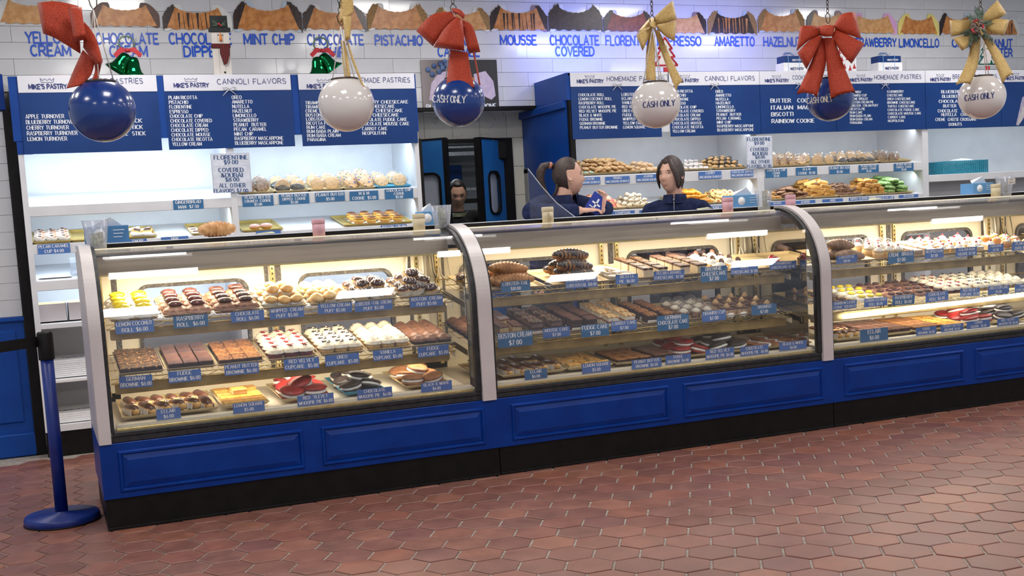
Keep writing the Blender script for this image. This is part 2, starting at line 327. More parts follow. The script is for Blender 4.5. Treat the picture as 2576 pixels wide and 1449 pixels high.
# ================================================================== FLOOR
def struct(name, mb, mat, parent=None, **k):
    o = obj(name, mb, mat, parent, **k)
    if parent is None: o['kind'] = 'structure'
    return o
fl = struct('floor', MB().box(-4, 10.5, -6.6, 9.5, -.06, -.004), M('floor_grout', (140, 131, 123), (164, 155, 146), 35, rough=.9, bump=.3, bsc=80))
def tilemat():
    m = bpy.data.materials.new('terracotta_tile'); m.use_nodes = True; nt = m.node_tree; P = nt.nodes['Principled BSDF']
    N = nt.nodes.new; L = nt.links.new
    oi = N('ShaderNodeObjectInfo'); ge = N('ShaderNodeNewGeometry'); ad = N('ShaderNodeMath'); ad.operation = 'ADD'; fr = N('ShaderNodeMath'); fr.operation = 'FRACT'
    L(oi.outputs['Random'], ad.inputs[0]); L(ge.outputs['Random Per Island'], ad.inputs[1]); L(ad.outputs[0], fr.inputs[0])
    cr = N('ShaderNodeValToRGB'); e = cr.color_ramp.elements
    cols = [(122, 82, 72), (134, 88, 76), (128, 90, 80), (146, 94, 76), (126, 84, 78), (150, 102, 84)]
    while len(e) < len(cols): e.new(.5)
    for i, c in enumerate(cols): e[i].position = i / (len(cols) - 1); e[i].color = lin(c)
    L(fr.outputs[0], cr.inputs[0])
    n = N('ShaderNodeTexNoise'); n.inputs['Scale'].default_value = 9; n.inputs['Detail'].default_value = 6; n.inputs['Roughness'].default_value = .65; L(ge.outputs['Position'], n.inputs['Vector'])
    c2 = N('ShaderNodeValToRGB'); c2.color_ramp.elements[0].position = .3; c2.color_ramp.elements[0].color = (.72, .70, .70, 1); c2.color_ramp.elements[1].position = .7; c2.color_ramp.elements[1].color = (1.12, 1.1, 1.08, 1)
    L(n.outputs['Fac'], c2.inputs[0]); mx = N('ShaderNodeMix'); mx.data_type = 'RGBA'; mx.blend_type = 'MULTIPLY'; mx.inputs[0].default_value = 1
    L(cr.outputs[0], mx.inputs[6]); L(c2.outputs[0], mx.inputs[7]); L(mx.outputs[2], P.inputs['Base Color'])
    r = N('ShaderNodeMapRange'); r.inputs[3].default_value = .30; r.inputs[4].default_value = .5; L(n.outputs['Fac'], r.inputs[0]); L(r.outputs[0], P.inputs['Roughness'])
    b = N('ShaderNodeBump'); b.inputs['Strength'].default_value = .25; b.inputs['Distance'].default_value = .004; n2 = N('ShaderNodeTexNoise'); n2.inputs['Scale'].default_value = 45; L(ge.outputs['Position'], n2.inputs['Vector']); L(n2.outputs['Fac'], b.inputs['Height']); L(b.outputs[0], P.inputs['Normal'])
    return m
TERRA = tilemat()
TW = .185; o0 = atZ(1476.7, 1176, 0); la = math.radians(-31.5); ux = Vector((math.cos(la), math.sin(la), 0)); uy = Vector((-ux.y, ux.x, 0))
def hexmb(mb, c, jit=0):
    rad = TW / math.sqrt(3) - .0056
    def ring(k, z): return [(c[0] + (ux * math.cos(a) + uy * math.sin(a)).x * rad * k, c[1] + (ux * math.cos(a) + uy * math.sin(a)).y * rad * k, z) for a in [math.radians(30 + 60 * i) for i in range(6)]]
    return mb.rings([ring(1, -.005), ring(1, -.001 + jit), ring(.965, .0012 + jit)], True, False)
tile_me = None; cand = []
for j in range(-34, 46):
    for i in range(-45, 60):
        c = o0 + ux * ((i + .5 + (.5 if j % 2 else 0)) * TW) - uy * (j * .8660254 * TW)
        if c.y < CAM.y + 1.5: continue
        if c.y > .09 and c.x > .24: continue
        if c.y > 2.22: continue
        px, py, z = pix(c)
        if z < 1 or px < -700 or px > 3700 or py > 1800 or py < 860: continue
        if px < -70 or px > 2650 or py > 1500: z += 50
        cand.append((z, c))
cand.sort(key=lambda t: t[0])
rest = MB()
hm = MB(); hexmb(hm, (0, 0)); tile_obj = None
for k, (z, c) in enumerate(cand):
    if k < 300:
        if tile_obj is None: tile_obj = obj('floor_tile', hm, TERRA, fl); t = tile_obj
        else: t = inst('floor_tile', tile_obj.data, fl)
        t.location = (c.x, c.y, R.uniform(-.0008, .0008))
    else: hexmb(rest, c, R.uniform(-.0008, .0008))
if rest.v: obj('floor_tile', rest, TERRA, fl, kind='stuff')

# ================================================================== WALLS
wl = struct('wall_back_upper', MB().box(-2.4, 10.5, 2.875, 3.0, 2.205, CEIL), GROUTW)
TL = .4360; ZR = [2.205, 2.269, 2.377, 2.485, 2.592, 2.700, 2.806, 2.914, 3.022, 3.130, 3.238]
tcache = {}
def walltile(parent, x0, x1, z0, z1, yf, g=.0010):
    key = (round(x1 - x0, 3), round(z1 - z0, 3))
    if key not in tcache:
        w, h = key; o = obj('wall_tile', MB().box(-w / 2 + g, w / 2 - g, 0, .012, -h / 2 + g, h / 2 - g, b=.0012), TILEW, parent); tcache[key] = o.data
    else: o = inst('wall_tile', tcache[key], parent)
    o.location = ((x0 + x1) / 2, yf + R.uniform(0, .0006), (z0 + z1) / 2); o.rotation_euler = (R.uniform(-.004, .004), 0, R.uniform(-.0015, .0015))
for k in range(len(ZR) - 1):
    off = 2.605 if k % 2 else 2.394 - .003
    xs = [off + TL * i for i in range(-8, 18)]
    for x in xs:
        if ZR[k + 1] < 2.40 and not (2.2 < x < 3.95): continue
        if ZR[k] > 2.95 and k == 8: pass
        px0 = pix((x, 2.86, ZR[k]))[0]; px1 = pix((x + TL, 2.86, ZR[k]))[0]
        if px1 < -300 or px0 > 2950: continue
        walltile(wl, x, x + TL, ZR[k], ZR[k + 1], 2.86)
struct('trim_1', MB().box(2.5, 4.0, 2.835, 2.875, 2.195, 2.225, b=.003), BLACK)
struct('wall_soffit', MB().box(-.1, 9.8, 2.87, 3.3, 2.206, 2.25), WHITE)
# left pier: white tile above a blue wainscot
pier = struct('wall_left_pier', MB().box(-2.4, -.105, 2.483, 2.87, 0, 2.44), GROUTW)
zz = [.905 + .1085 * i for i in range(13)]
for k in range(12):
    for i in range(2):
        x1 = -.105 - i * TL - (.0 if k % 2 else 0); walltile(pier, x1 - TL, x1, zz[k], min(2.215, zz[k + 1]), 2.471)
struct('wall_pier_band', MB().box(-2.4, -.085, 2.455, 2.49, 2.215, 2.44, b=.004), BLUE)
wn = struct('wall_wainscot', MB().box(-2.4, -.105, 2.462, 2.49, .0, .905), BLUE2)
obj('cap_rail', MB().box(-2.4, -.100, 2.440, 2.490, .875, .905, b=.006), BLUE2, wn)
obj('wainscot_panel', MB().box(-2.3, -.16, 2.452, 2.47, .22, .82, b=.008), BLUE2, wn)
struct('baseboard_left', MB().box(-2.4, -.103, 2.435, 2.47, .0, .15, b=.008), BLUE2)
struct('trim_2', MB().box(-.100, -.040, 2.44, 2.60, .0, 2.21), BLACK)
t = tag(obj('wall_notice', MB().box(-.36, -.20, 2.463, 2.470, 1.72, 1.93, b=.002), M('notice_grey', (176, 172, 174), (200, 196, 198), 30)), 'grey framed notice on the white tiled pier at far left', 'notice')
t2 = MB()
for (a, b_, c_, d_) in ((-.30, -.25, 1.745, 1.775), (-.235, -.212, 1.765, 1.79), (-.33, -.22, 1.86, 1.865), (-.33, -.24, 1.84, 1.845), (-.33, -.225, 1.88, 1.888)): t2.box(a, b_, 2.4615, 2.4632, c_, d_)
obj('print', t2, M('print_dark', (60, 58, 62)), t)
# marble wall with the doorway to the kitchen
mw = struct('wall_back_lower', MB().box(1.8, 2.62, 3.165, 3.3, 0, 2.25).box(3.64, 4.2, 3.165, 3.3, 0, 2.25).box(2.62, 3.64, 3.165, 3.3, 2.0, 2.25), M('marble_grout', (170, 168, 158)))
MARB = M('veined_marble', (204, 202, 190), (206, 204, 193), 3, rough=.3)
def marble():
    m = bpy.data.materials.new('veined_white_marble'); m.use_nodes = True; nt = m.node_tree; P = nt.nodes['Principled BSDF']; N = nt.nodes.new; L = nt.links.new
    g = N('ShaderNodeNewGeometry'); n = N('ShaderNodeTexNoise'); n.inputs['Scale'].default_value = 7; n.inputs['Detail'].default_value = 5; n.inputs['Distortion'].default_value = .8
    L(g.outputs['Position'], n.inputs['Vector']); cr = N('ShaderNodeValToRGB'); e = cr.color_ramp.elements; e.new(.5)
    e[0].position = .485; e[1].position = .5; e[2].position = .515; e[0].color = e[2].color = lin((212, 210, 197)); e[1].color = lin((160, 156, 150))
    n2 = N('ShaderNodeTexNoise'); n2.inputs['Scale'].default_value = 4; L(g.outputs['Position'], n2.inputs['Vector']); r = N('ShaderNodeValToRGB'); r.color_ramp.elements[0].position = .5; r.color_ramp.elements[1].position = .6
    mx = N('ShaderNodeMix'); mx.data_type = 'RGBA'; mx.inputs[6].default_value = lin((212, 210, 197)); L(n.outputs['Fac'], cr.inputs[0]); L(cr.outputs[0], mx.inputs[7]); L(n2.outputs['Fac'], r.inputs[0]); L(r.outputs[0], mx.inputs[0]); L(mx.outputs[2], P.inputs['Base Color'])
    P.inputs['Roughness'].default_value = .28; return m
MARB = marble()
def mtile(x0, x1, z0, z1): obj('marble_tile', MB().box(x0 + .0012, x1 - .0012, 3.15, 3.166, z0 + .0012, z1 - .0012, b=.0015), MARB, mw)
for i in range(6): mtile(2.45 + .232 * i, 2.45 + .232 * (i + 1), 2.005, 2.22)
for j in range(6): mtile(3.65, 3.90, 1.775 - .23 * j, 2.005 - .23 * j)
df = struct('door_frame', MB().box(3.545, 3.64, 3.12, 3.24, 0, 2.0).box(2.50, 3.64, 3.13, 3.2, 1.975, 2.0).box(2.50, 2.60, 3.12, 3.24, 0, 2.0), BLACK)
DBLUE = M('door_blue', (28, 98, 164), (34, 106, 172), 4, rough=.5, bump=.1, bsc=60); FOGG = Mglass('scratched_window', refl=1, rough=.25, veil=.45, vcol=(.55, .6, .68))
def rrect(x0, x1, z0, z1, r, n=5):
    P = []
    for cx, cz, a in ((x1 - r, z0 + r, -90), (x1 - r, z1 - r, 0), (x0 + r, z1 - r, 90), (x0 + r, z0 + r, 180)):
        for i in range(n + 1):
            t = math.radians(a + 90 * i / n); P.append((cx + r * math.cos(t), cz + r * math.sin(t)))
    return P
def framed(mb, x0, x1, z0, z1, wx0, wx1, wz0, wz1, y0, y1):        # slab with a rectangular opening
    mb.box(x0, wx0, y0, y1, z0, z1); mb.box(wx1, x1, y0, y1, z0, z1); mb.box(wx0, wx1, y0, y1, z0, wz0); mb.box(wx0, wx1, y0, y1, wz1, z1); return mb
def gasket(x0, x1, z0, z1, r, w, y0, y1):
    o = rrect(x0 - w, x1 + w, z0 - w, z1 + w, r + w); i = rrect(x0, x1, z0, z1, r); n = len(o)
    mb = MB(); V = [(x, y0, z) for x, z in o] + [(x, y0, z) for x, z in i] + [(x, y1, z) for x, z in o] + [(x, y1, z) for x, z in i]; F = []
    for k in range(n):
        m = (k + 1) % n; F += [(k, m, n + m, n + k), (2 * n + k, 3 * n + k, 3 * n + m, 2 * n + m), (k, 2 * n + k, 2 * n + m, m), (n + k, n + m, 3 * n + m, 3 * n + k)]
    return mb.add(V, F)
for nm, h, fr_, w0, w1 in (('door_1', (2.61, 3.10), (2.963, 2.79), .07, .40), ('door_2', (3.53, 3.10), (3.232, 2.84), .11, .27)):
    L_ = math.hypot(fr_[0] - h[0], fr_[1] - h[1]); e = bpy.data.objects.new(nm, None); COL.objects.link(e); e['kind'] = 'structure'
    e.location = (h[0], h[1], 0); e.rotation_euler = (0, 0, math.atan2(fr_[1] - h[1], fr_[0] - h[0]))
    obj('door_leaf', framed(MB(), 0, L_ - .02, .05, 1.985, w0, w1, 1.41, 1.72, -.02, .02), DBLUE, e)
    obj('edge_gasket', MB().box(L_ - .022, L_ + .004, -.028, .028, .05, 1.99, b=.004).box(0, L_, -.026, .026, 1.98, 1.993), BLACK, e)
    obj('window_gasket', gasket(w0, w1, 1.41, 1.72, .05, .018, -.03, .03), BLACK, e)
    obj('window_pane', MB().box(w0 - .01, w1 + .01, -.004, .004, 1.40, 1.73), FOGG, e)
t = thing('door_closer', 'black box closer above the right swinging kitchen door', 'door closer', (3.50, 3.08, 1.9)); obj('housing', MB().box(-.05, .05, -.05, .05, -.07, .075, b=.008), BLACK, t); obj('arm', MB().tube([(0, 0, .06), (-.08, -.1, .08)], .008), STEEL, t)
# kitchen beyond the doors
KG = M('kitchen_wall', (118, 124, 130), (126, 132, 138), 3, rough=.6)
struct('wall_kitchen', MB().box(1.2, 6.5, 7.0, 7.1, 0, 3.0).box(1.1, 1.2, 3.3, 7.1, 0, 3).box(6.5, 6.6, 3.3, 7.1, 0, 3), KG)
struct('ceiling_kitchen', MB().box(1.1, 6.6, 3.3, 7.1, 2.9, 3.0), KG)
area('kitchen_lamp_and_fill', (3.6, 5.4, 2.85), (1.2, .8), 70, (.85, .93, 1), (3.6, 5.4, 0))
area('kitchen_lamp_and_fill', (3.25, 3.25, 2.75), (.5, .1), 14, (1, .95, .9), (3.4, 3.8, 1.5))  # added fill light aimed at the worker's face, no fixture stands here
rk = thing('tray_rack', 'tall metal rack of black baking trays seen through kitchen door', 'rack', (3.9, 4.6, 0))
r_ = MB()
for sx in (-.26, .26):
    for sy in (0, .5): r_.box(sx - .015, sx + .015, sy - .015, sy + .015, .05, 1.66)
r_.box(-.28, .28, -.02, .52, 1.64, 1.665); obj('frame', r_, STEEL, rk)
for k in range(7):
    o = obj('tray', MB().box(-.24, .24, .0, .48, 1.53 - k * .105, 1.548 - k * .105).box(-.24, .24, 0, .01, 1.548 - k * .105, 1.565 - k * .105), BLACK, rk)
hd = thing('kitchen_hood', 'steel hood seen high up through the kitchen doorway', 'hood', (3.7, 6.2, 2.0))
obj('canopy', MB().box(-.9, .9, 0, .5, .18, .55, b=.02), M('dark_steel', (70, 74, 80), (90, 94, 100), 9, rough=.4), hd); obj('rail', MB().box(-.9, .9, -.02, 0, .06, .10).box(-.9, .9, -.02, 0, .14, .16), STEEL, hd)
tag(obj('kitchen_sign', MB().box(-.12, .12, 0, .01, -.09, .09, b=.002), SIGNB), 'small navy sign on the kitchen wall', 'sign').location = atY(1137, 436, 6.9)
t = thing('towel_dispenser', 'grey metal dispenser on the marble wall beside the blue cabinet', 'dispenser', (3.80, 3.15, 1.62))
obj('housing', MB().box(-.06, .08, -.075, -.001, -.16, .13, b=.008), M('dispenser_grey', (148, 148, 146)), t); obj('cover', MB().box(-.06, .08, -.08, -.001, .09, .135, b=.004), M('dispenser_top', (70, 84, 104)), t)
# ceiling with lamps (outside the view, seen as reflections)
struct('ceiling', MB().box(-4, 10.5, -6.6, 3.0, CEIL, CEIL + .08), M('ceiling_white', (214, 214, 214), (222, 222, 222), 4, rough=.9))
LE = Memit('lamp_diffuser', (1, .98, .95), 3.0)
for i, (x, y) in enumerate(LAMPS):
    t = thing('ceiling_lamp', f'white ceiling lamp over the shop, {("front", "second", "third", "back")[i // 5]} row, {("leftmost", "second from left", "middle", "fourth from left", "rightmost")[i % 5]}', 'lamp', (x, y, CEIL), 'ceiling lamps over the shop')
    obj('frame', framed(MB(), -.62, .62, -.2, .2, -.58, .58, -.16, .16, -.02, 0) if False else MB().box(-.32, -.28, -.32, .32, -.03, 0).box(.28, .32, -.32, .32, -.03, 0).box(-.28, .28, -.32, -.28, -.03, 0).box(-.28, .28, .28, .32, -.03, 0), WHITE, t)
    obj('diffuser', MB().box(-.28, .28, -.28, .28, -.02, -.01), LE, t)
# blue-violet accent lamp above the cabinets
area('accent_lamp_light', (4.05, 2.5, 2.70), (.6, .08), 3.8, (.13, .20, 1.0), (4.1, 2.87, 2.62))
area('accent_lamp_light', (5.2, 2.45, 2.80), (1.3, .08), 4.2, (.20, .24, 1.0), (5.2, 2.87, 2.68))

# ================================================================== BACK CABINETS
TB = math.radians(10)
def shelf_board(parent, x0, x1, zt, fas, depth=.55, tilt=TB, y=2.28, name='shelf'):
    M_ = rotM(tilt, 0, 0, (0, y, zt))
    mb = MB().box(x0, x1, .0, depth, -.02, 0, M_).box(x0, x1, -.004, .018, -fas, .0)
    mb = MB().box(x0, x1, .012, depth, -.018, 0, M_); mb.box(x0, x1, y - .006, y + .014, zt - fas, zt, b=.003)
    return obj(name, mb, WHITE, parent)
LC = thing('wall_cabinet', 'long white open shelf cabinet left of the kitchen doorway', 'cabinet', (0, 0, 0))
obj('back_panel', MB().box(-.03, 2.57, 2.845, 2.858, .16, 2.38), WHITE, LC)
for x0, x1 in ((-.038, -.004), (1.244, 1.285), (2.545, 2.575)): obj('upright', MB().box(x0, x1, 2.268 if x0 > 1 else 2.27, 2.845, .16, 2.38, b=.002), WHITE, LC)
obj('top_board', MB().box(-.04, 2.58, 2.30, 2.858, 2.38, 2.40), WHITE, LC)
obj('toe_kick', MB().box(-.036, 2.575, 2.29, 2.85, .0, .16), BLACK, LC)
obj('fascia', MB().box(-.055, 2.58, 2.262, 2.30, 2.0, 2.398, b=.002), BLUE2, LC)
obj('fascia_lower', MB().box(-.04, .05, 2.266, 2.30, 1.92, 2.12, b=.002), BLUE2, LC)
obj('side_edge', MB().box(2.577, 2.60, 2.275, 2.86, .0, 1.95), BLACK, LC)
for x0, x1, sh in ((-.004, 1.244, ((1.598, .066), (1.357, .062), (1.127, .063), (.855, .034), (.492, .020))), (1.285, 2.545, ((1.612, .076), (1.358, .060), (1.127, .063), (.855, .034)))):
    for zt, fa in sh: shelf_board(LC, x0, x1, zt, fa, tilt=TB if zt > 1 else .02)
obj('bottom_board', MB().box(-.004, 2.545, 2.28, 2.845, .16, .2), WHITE, LC)
RC = thing('wall_cabinet', 'long white open shelf cabinet with a blue side right of doorway', 'cabinet', (0, 0, 0))
obj('back_panel', MB().box(3.79, 9.2, 2.845, 2.858, .0, 2.38), WHITE, RC)
obj('side_panel', MB().box(3.745, 3.775, 2.30, 3.145, 0, 2.15), BLUE2, RC)
obj('crown_moulding', MB().box(3.72, 3.775, 2.30, 3.148, 2.145, 2.20, b=.006), BLUE2, RC)
obj('upper_side', MB().box(3.745, 3.775, 2.262, 2.858, 2.202, 2.40), BLUE2, RC)
obj('front_edge', MB().box(3.755, 3.795, 2.262, 2.30, 0, 2.20), BLACK, RC)
for x0, x1 in ((5.383, 5.445), (7.045, 7.107), (9.14, 9.2)): obj('upright', MB().box(x0, x1, 2.268, 2.845, .0, 2.38, b=.002), WHITE, RC)
obj('top_board', MB().box(3.76, 9.2, 2.262, 2.858, 2.38, 2.40), WHITE, RC)
obj('fascia', MB().box(3.80, 9.2, 2.265, 2.30, 1.95, 2.38), WHITE, RC)
for x0, x1, fl_ in ((3.795, 5.383, .077), (5.445, 7.045, .07)):
    shelf_board(RC, x0, x1, 1.64, fl_); shelf_board(RC, x0, x1, 1.374, .075); shelf_board(RC, x0, x1, 1.08, .06)
obj('shelf', MB().box(7.107, 9.14, 2.275, 2.845, 1.465, 1.525, b=.003), WHITE, RC)
obj('lower_panel', MB().box(7.107, 9.14, 2.40, 2.42, 0, 1.465), M('grey_panel', (170, 170, 172), (176, 176, 178), 3), RC)
def striplight(x0, x1, z, p, col=COOL, y=2.36, tgt=(2.75, -.5)):
    o = area('shelf_strip_light', ((x0 + x1) / 2, y, z), (x1 - x0, .03), p, col, ((x0 + x1) / 2, tgt[0], z + tgt[1]))
for x0, x1, ks in ((.0, 1.24, 1.0), (1.29, 2.54, .8)):
    striplight(x0, x1, 1.93, 7.5 * ks); striplight(x0, x1, 1.52, 3.4 * ks); striplight(x0, x1, 1.28, 3.2 * ks); striplight(x0, x1, 1.05, 6.5 * ks)
for x0, x1 in ((3.82, 5.36), (5.46, 7.03)):
    striplight(x0, x1, 1.93, 2.2, (.85, .93, 1)); striplight(x0, x1, 1.55, 2.6, (.8, .91, 1))
striplight(7.15, 9.1, 1.93, 2.4, (.75, .9, .98))

# ================================================================== DISPLAY CASES
TC = math.radians(9.2); TD = math.radians(4.3)
S1 = (.20, .962); S2 = (.20, .700); S3 = (.14, .497)              # front edge (y, z) of upper shelf, middle shelf and deck
def onshelf(lv, x, d, h=0):
    (y, z), t = ((S1, TC), (S2, TC), (S3, TD))[lv]
    return Vector((x, y + d * math.cos(t) - h * math.sin(t), z + d * math.sin(t) + h * math.cos(t)))
def prof(off, n=9):                                               # curved front profile, moved inward by off
    r = .40 - off; P = [(off, .462), (off, .925)]
    for i in range(1, n + 1):
        a = math.radians(180 - 90 * i / n); P.append((.40 + r * math.cos(a), .925 + r * math.sin(a)))
    return P
def band(x0, x1, oo, oi, n=12, z0=None, yb=None):
    a, b = prof(oo, n), prof(oi, n)
    if z0 is not None: a[0] = (a[0][0], z0); b[0] = (b[0][0], z0)
    if yb: a.append((yb, a[-1][1])); b.append((yb, b[-1][1]))
    mb = MB(); N_ = len(a); V = []
    for x in (x0, x1):
        V += [(x, y, z) for y, z in a] + [(x, y, z) for y, z in b]
    F = []
    for k in range(N_ - 1):
        F += [(k, 2 * N_ + k, 2 * N_ + k + 1, k + 1), (N_ + k, N_ + k + 1, 3 * N_ + k + 1, 3 * N_ + k), (k, k + 1, N_ + k + 1, N_ + k), (2 * N_ + k, 3 * N_ + k, 3 * N_ + k + 1, 2 * N_ + k + 1)]
    F += [(0, N_, 3 * N_, 2 * N_), (N_ - 1, 3 * N_ - 1, 4 * N_ - 1, 2 * N_ - 1)]
    mb.add(V, F); return mb
POSTS = [(.198, .262), (2.096, 2.182), (4.254, 4.336), (6.33, 6.412), (8.40, 8.48)]
BAYS = [(.262, 2.096), (2.182, 4.254), (4.336, 6.33), (6.412, 8.40)]
CLAB = ['first curved glass pastry case, beside the blue queue post', 'middle curved glass pastry case, in front of the two clerks', 'right curved glass pastry case with a bright tube light', 'last curved glass case at the right edge']
def wire_shelf(parent, x0, x1, lv, y, z, t):
    M_ = rotM(t, 0, 0, (0, y, z)); mb = MB(); d = .46
    for dd in (-.012, .15, .30, d): mb.tube([(x0, dd, -.008), (x1, dd, -.008)], .0028, 5, M_)
    mb.tube([(x0, -.012, -.032), (x1, -.012, -.032)], .0028, 5, M_)
    n = int((x1 - x0) / .055)
    zig = [(x0 + (x1 - x0) * k / n, -.012, -.008 if k % 2 else -.032) for k in range(n + 1)]; mb.tube(zig, .0018, 4, M_)
    m = int((x1 - x0) / .03)
    for k in range(m + 1):
        x = x0 + (x1 - x0) * k / m; mb.tube([(x, -.01, -.005), (x, d, -.005)], .0012, 4, M_)
    s = obj('wire_shelf', mb, BRASS, parent)
    obj('light_apron', MB().box(x0 + .02, x1 - .03, y + .02, y + .065, z - .088, z - .036, b=.004), GOLD, s)
    for x in (x0, x1): obj('bracket', MB().prismx([(y, z - .04), (y + .46, z + .03), (y + .46, z - .03), (y + .3, z - .03), (y, z - .07)], x - .002, x + .002), CREAM, s)
for ci, (x0, x1) in enumerate(BAYS):
    C = thing('display_case', CLAB[ci], 'display case', (0, 0, 0))
    P0, P1 = POSTS[ci][0] if ci == 0 else POSTS[ci][1], POSTS[ci + 1][1]
    obj('toe_kick', MB().box(P0 + .005, P1, .012, .78, 0, .152).box(P0 + .005, P1, .004, .02, 0, .014, b=.002), BLACK, C)
    bp = obj('base_panel', MB().box(P0 - .002 if ci == 0 else P0, P1, .0, .80, .150, .412, b=.002), BLUE, C)
    mid = (P0 + P1) / 2
    for a, b in ((P0 + .075, mid - .045), (mid + .045, P1 - .075)):
        fr = MB(); zc0, zc1 = .178, .375
        pr = [(a, zc0), (b, zc0), (b, zc1), (a, zc1)]
        def rr(ins, y): return [(a + ins, y, zc0 + ins), (b - ins, y, zc0 + ins), (b - ins, y, zc1 - ins), (a + ins, y, zc1 - ins)]
        V = rr(0, 0.0) + rr(.006, -.010) + rr(.014, -.010) + rr(.020, -.001) + rr(.046, -.010) + rr(.052, -.010)
        F = []
        for k in range(5):
            for i in range(4): F.append((k * 4 + i, k * 4 + (i + 1) % 4, k * 4 + 4 + (i + 1) % 4, k * 4 + 4 + i))
        F.append((20, 21, 22, 23)); obj('raised_panel', MB().add(V, F), BLUE, bp)
    obj('lower_frame', MB().box(x0 if ci else x0 - .02, x1 + .02, .006, .08, .412, .440, b=.004).box(x0, x1, .004, .05, .440, .462, b=.003), BLKR, C)
    obj('gasket', band(x0 + .001 if ci else x0 - .012, x0 + .008, .0, .030), BLKR, C)
    obj('gasket', band(x1 - .022, x1 + .012, .0, .034), BLKR, C)
    obj('front_glass', band(x0 + .004, x1 - .02, .008, .014, 16), GLASS, C)
    if ci == 0:
        po = obj('end_post', band(POSTS[0][0], POSTS[0][1] - .01, -.012, .05, 28, .412, .47), GREYW, C); obj('side_panel', MB().prismx([(.02, .414)] + [(y, z) for y, z in prof(.004, 20)[1:]] + [(.80, 1.30), (.80, .414)], POSTS[0][0] - .002, POSTS[0][0] + .012), GREYW, C)
    obj('arch_post', band(POSTS[ci + 1][0] + .006, POSTS[ci + 1][1] - .006, -.014, .05, 28, .410, .47), GREYW, C)
    obj('deck', MB().prismx([(.06, .470), (.78, .520), (.78, .42), (.06, .42)], x0, x1), M('deck_white', (222, 214, 196), (230, 222, 204), 4, rough=.35), C)
    obj('price_rail', MB().box(x0 + .02, x1 - .03, .045, .10, .462, .492, b=.003), CREAM, C)
    obj('price_rail_gold', MB().box(x0 + .02, x1 - .03, .03, .046, .458, .474, b=.002), BRASS, C)
    for lv, (y, z) in enumerate((S1, S2)): wire_shelf(C, x0 + .02, x1 - .06, lv, y, z, TC)
    obj('canopy', MB().prismx([(.33, 1.188), (.335, 1.275), (.78, 1.285), (.78, 1.225), (.345, 1.222), (.345, 1.188)], x0 + .004, x1 - .02), CANOPY, C)
    obj('canopy_lip', MB().box(x0 + .004, x1 - .02, .325, .347, 1.180, 1.188), BRASS, C)
    obj('top_rail', MB().box(x0 + .001, x1 - .05, .345, .445, 1.288, 1.317, b=.005), CREML, C)
    obj('top_gasket', MB().box(x0 + .001, x1 + .01, .445, .47, 1.300, 1.338, b=.002), BLACK, C)
    obj('counter_top', MB().box(P0 if ci else .20, P1, .47, .84, 1.317, 1.341, b=.003), M('counter_white', (208, 214, 224)), C)
    # rear wall with sliding doors
    mid2 = (x0 + x1) / 2 + .01
    rd = obj('rear_frame', MB().box(x0, x0 + .09, .72, .76, .44, 1.20).box(x1 - .115, x1, .72, .76, .44, 1.20).box(mid2 - .02, mid2 + .02, .735, .76, .44, 1.20).box(x0, x1, .72, .76, .42, .56), CREAM, C)
    for a, b in ((x0 + .09, mid2 - .02), (mid2 + .02, x1 - .115)):
        dr = obj('sliding_door', framed(MB(), a + .03, b - .02, .56, 1.185, a + .14, b - .13, .70, 1.095, .735, .752), CREAM, C)
        obj('door_gasket', MB().box(a, a + .03, .728, .755, .56, 1.19).box(b - .02, b, .728, .755, .56, 1.19).box(a, b, .728, .755, 1.175, 1.195), GASK, dr)
        obj('window_gasket', gasket(a + .14, b - .13, .70, 1.095, .045, .020, .722, .756), GASK, dr)
        obj('window_pane', MB().box(a + .13, b - .12, .742, .745, .69, 1.105), CLEAR, dr)
    for x in (x0 + .035, mid2 - (.035 if ci else 0), x1 - .085) + ((mid2 + .07,) if ci else ()):
        sm = MB().box(x - .011, x + .011, .712, .722, .54, 1.19); st = obj('shelf_standard', sm, BRASS, C); sl = MB()
        for k in range(22): sl.box(x - .003, x + .003, .7105, .7125, .56 + k * .028, .572 + k * .028)
        obj('slot', sl, BLACK, st, kind='stuff')
    obj('end_mirror', MB().box(x1 - .024, x1 - .020, .09, .72, .47, 1.19), MIRROR, C)
    if ci < 3:
        obj('power_cord', MB().tube([(x1 - .14, .70, 1.19), (x1 - .15, .69, 1.12), (x1 - .155, .68, 1.05), (x1 - .13, .67, 1.02), (x1 - .10, .68, 1.05), (x1 - .09, .69, 1.10), (x1 - .07, .68, 1.04), (x1 - .055, .68, 1.07), (x1 - .05, .70, 1.19)], .006, 8), CREAM, C)
    tl = obj('tube_light', MB().tube([(x0 + .1, .46, 1.205), (x1 - .12, .46, 1.205)], .012, 10), Memit('warm_tube', (1.0, .80, .50), 5), C)
    if ci == 2: obj('tube_light', MB().tube([atY(2122, 797, .2), atY(2576, 741, .2), (6.25, .2, atY(2576, 741, .2).z)], .014, 12), Memit('bright_tube', (1, .96, .9), 9), C)
    pw = (21, 10.5, 15, 9)[ci]; cl = ((1, .88, .68), (1, .89, .74), (1, .90, .74), (1, .90, .74))[ci]
    area('case_tube_light', ((x0 + x1) / 2, .46, 1.19), (x1 - x0 - .2, .04), pw, cl, ((x0 + x1) / 2, .48, .8))
    for (y, z), k in ((S1, (.44, .10, .34, .3)[ci]), (S2, (.34, .025, .42, .3)[ci])):
        area('case_tube_light', ((x0 + x1) / 2, y + .09, z - .05), (x1 - x0 - .2, .03), pw * k * .7, cl, ((x0 + x1) / 2, y + .25, z - .35))
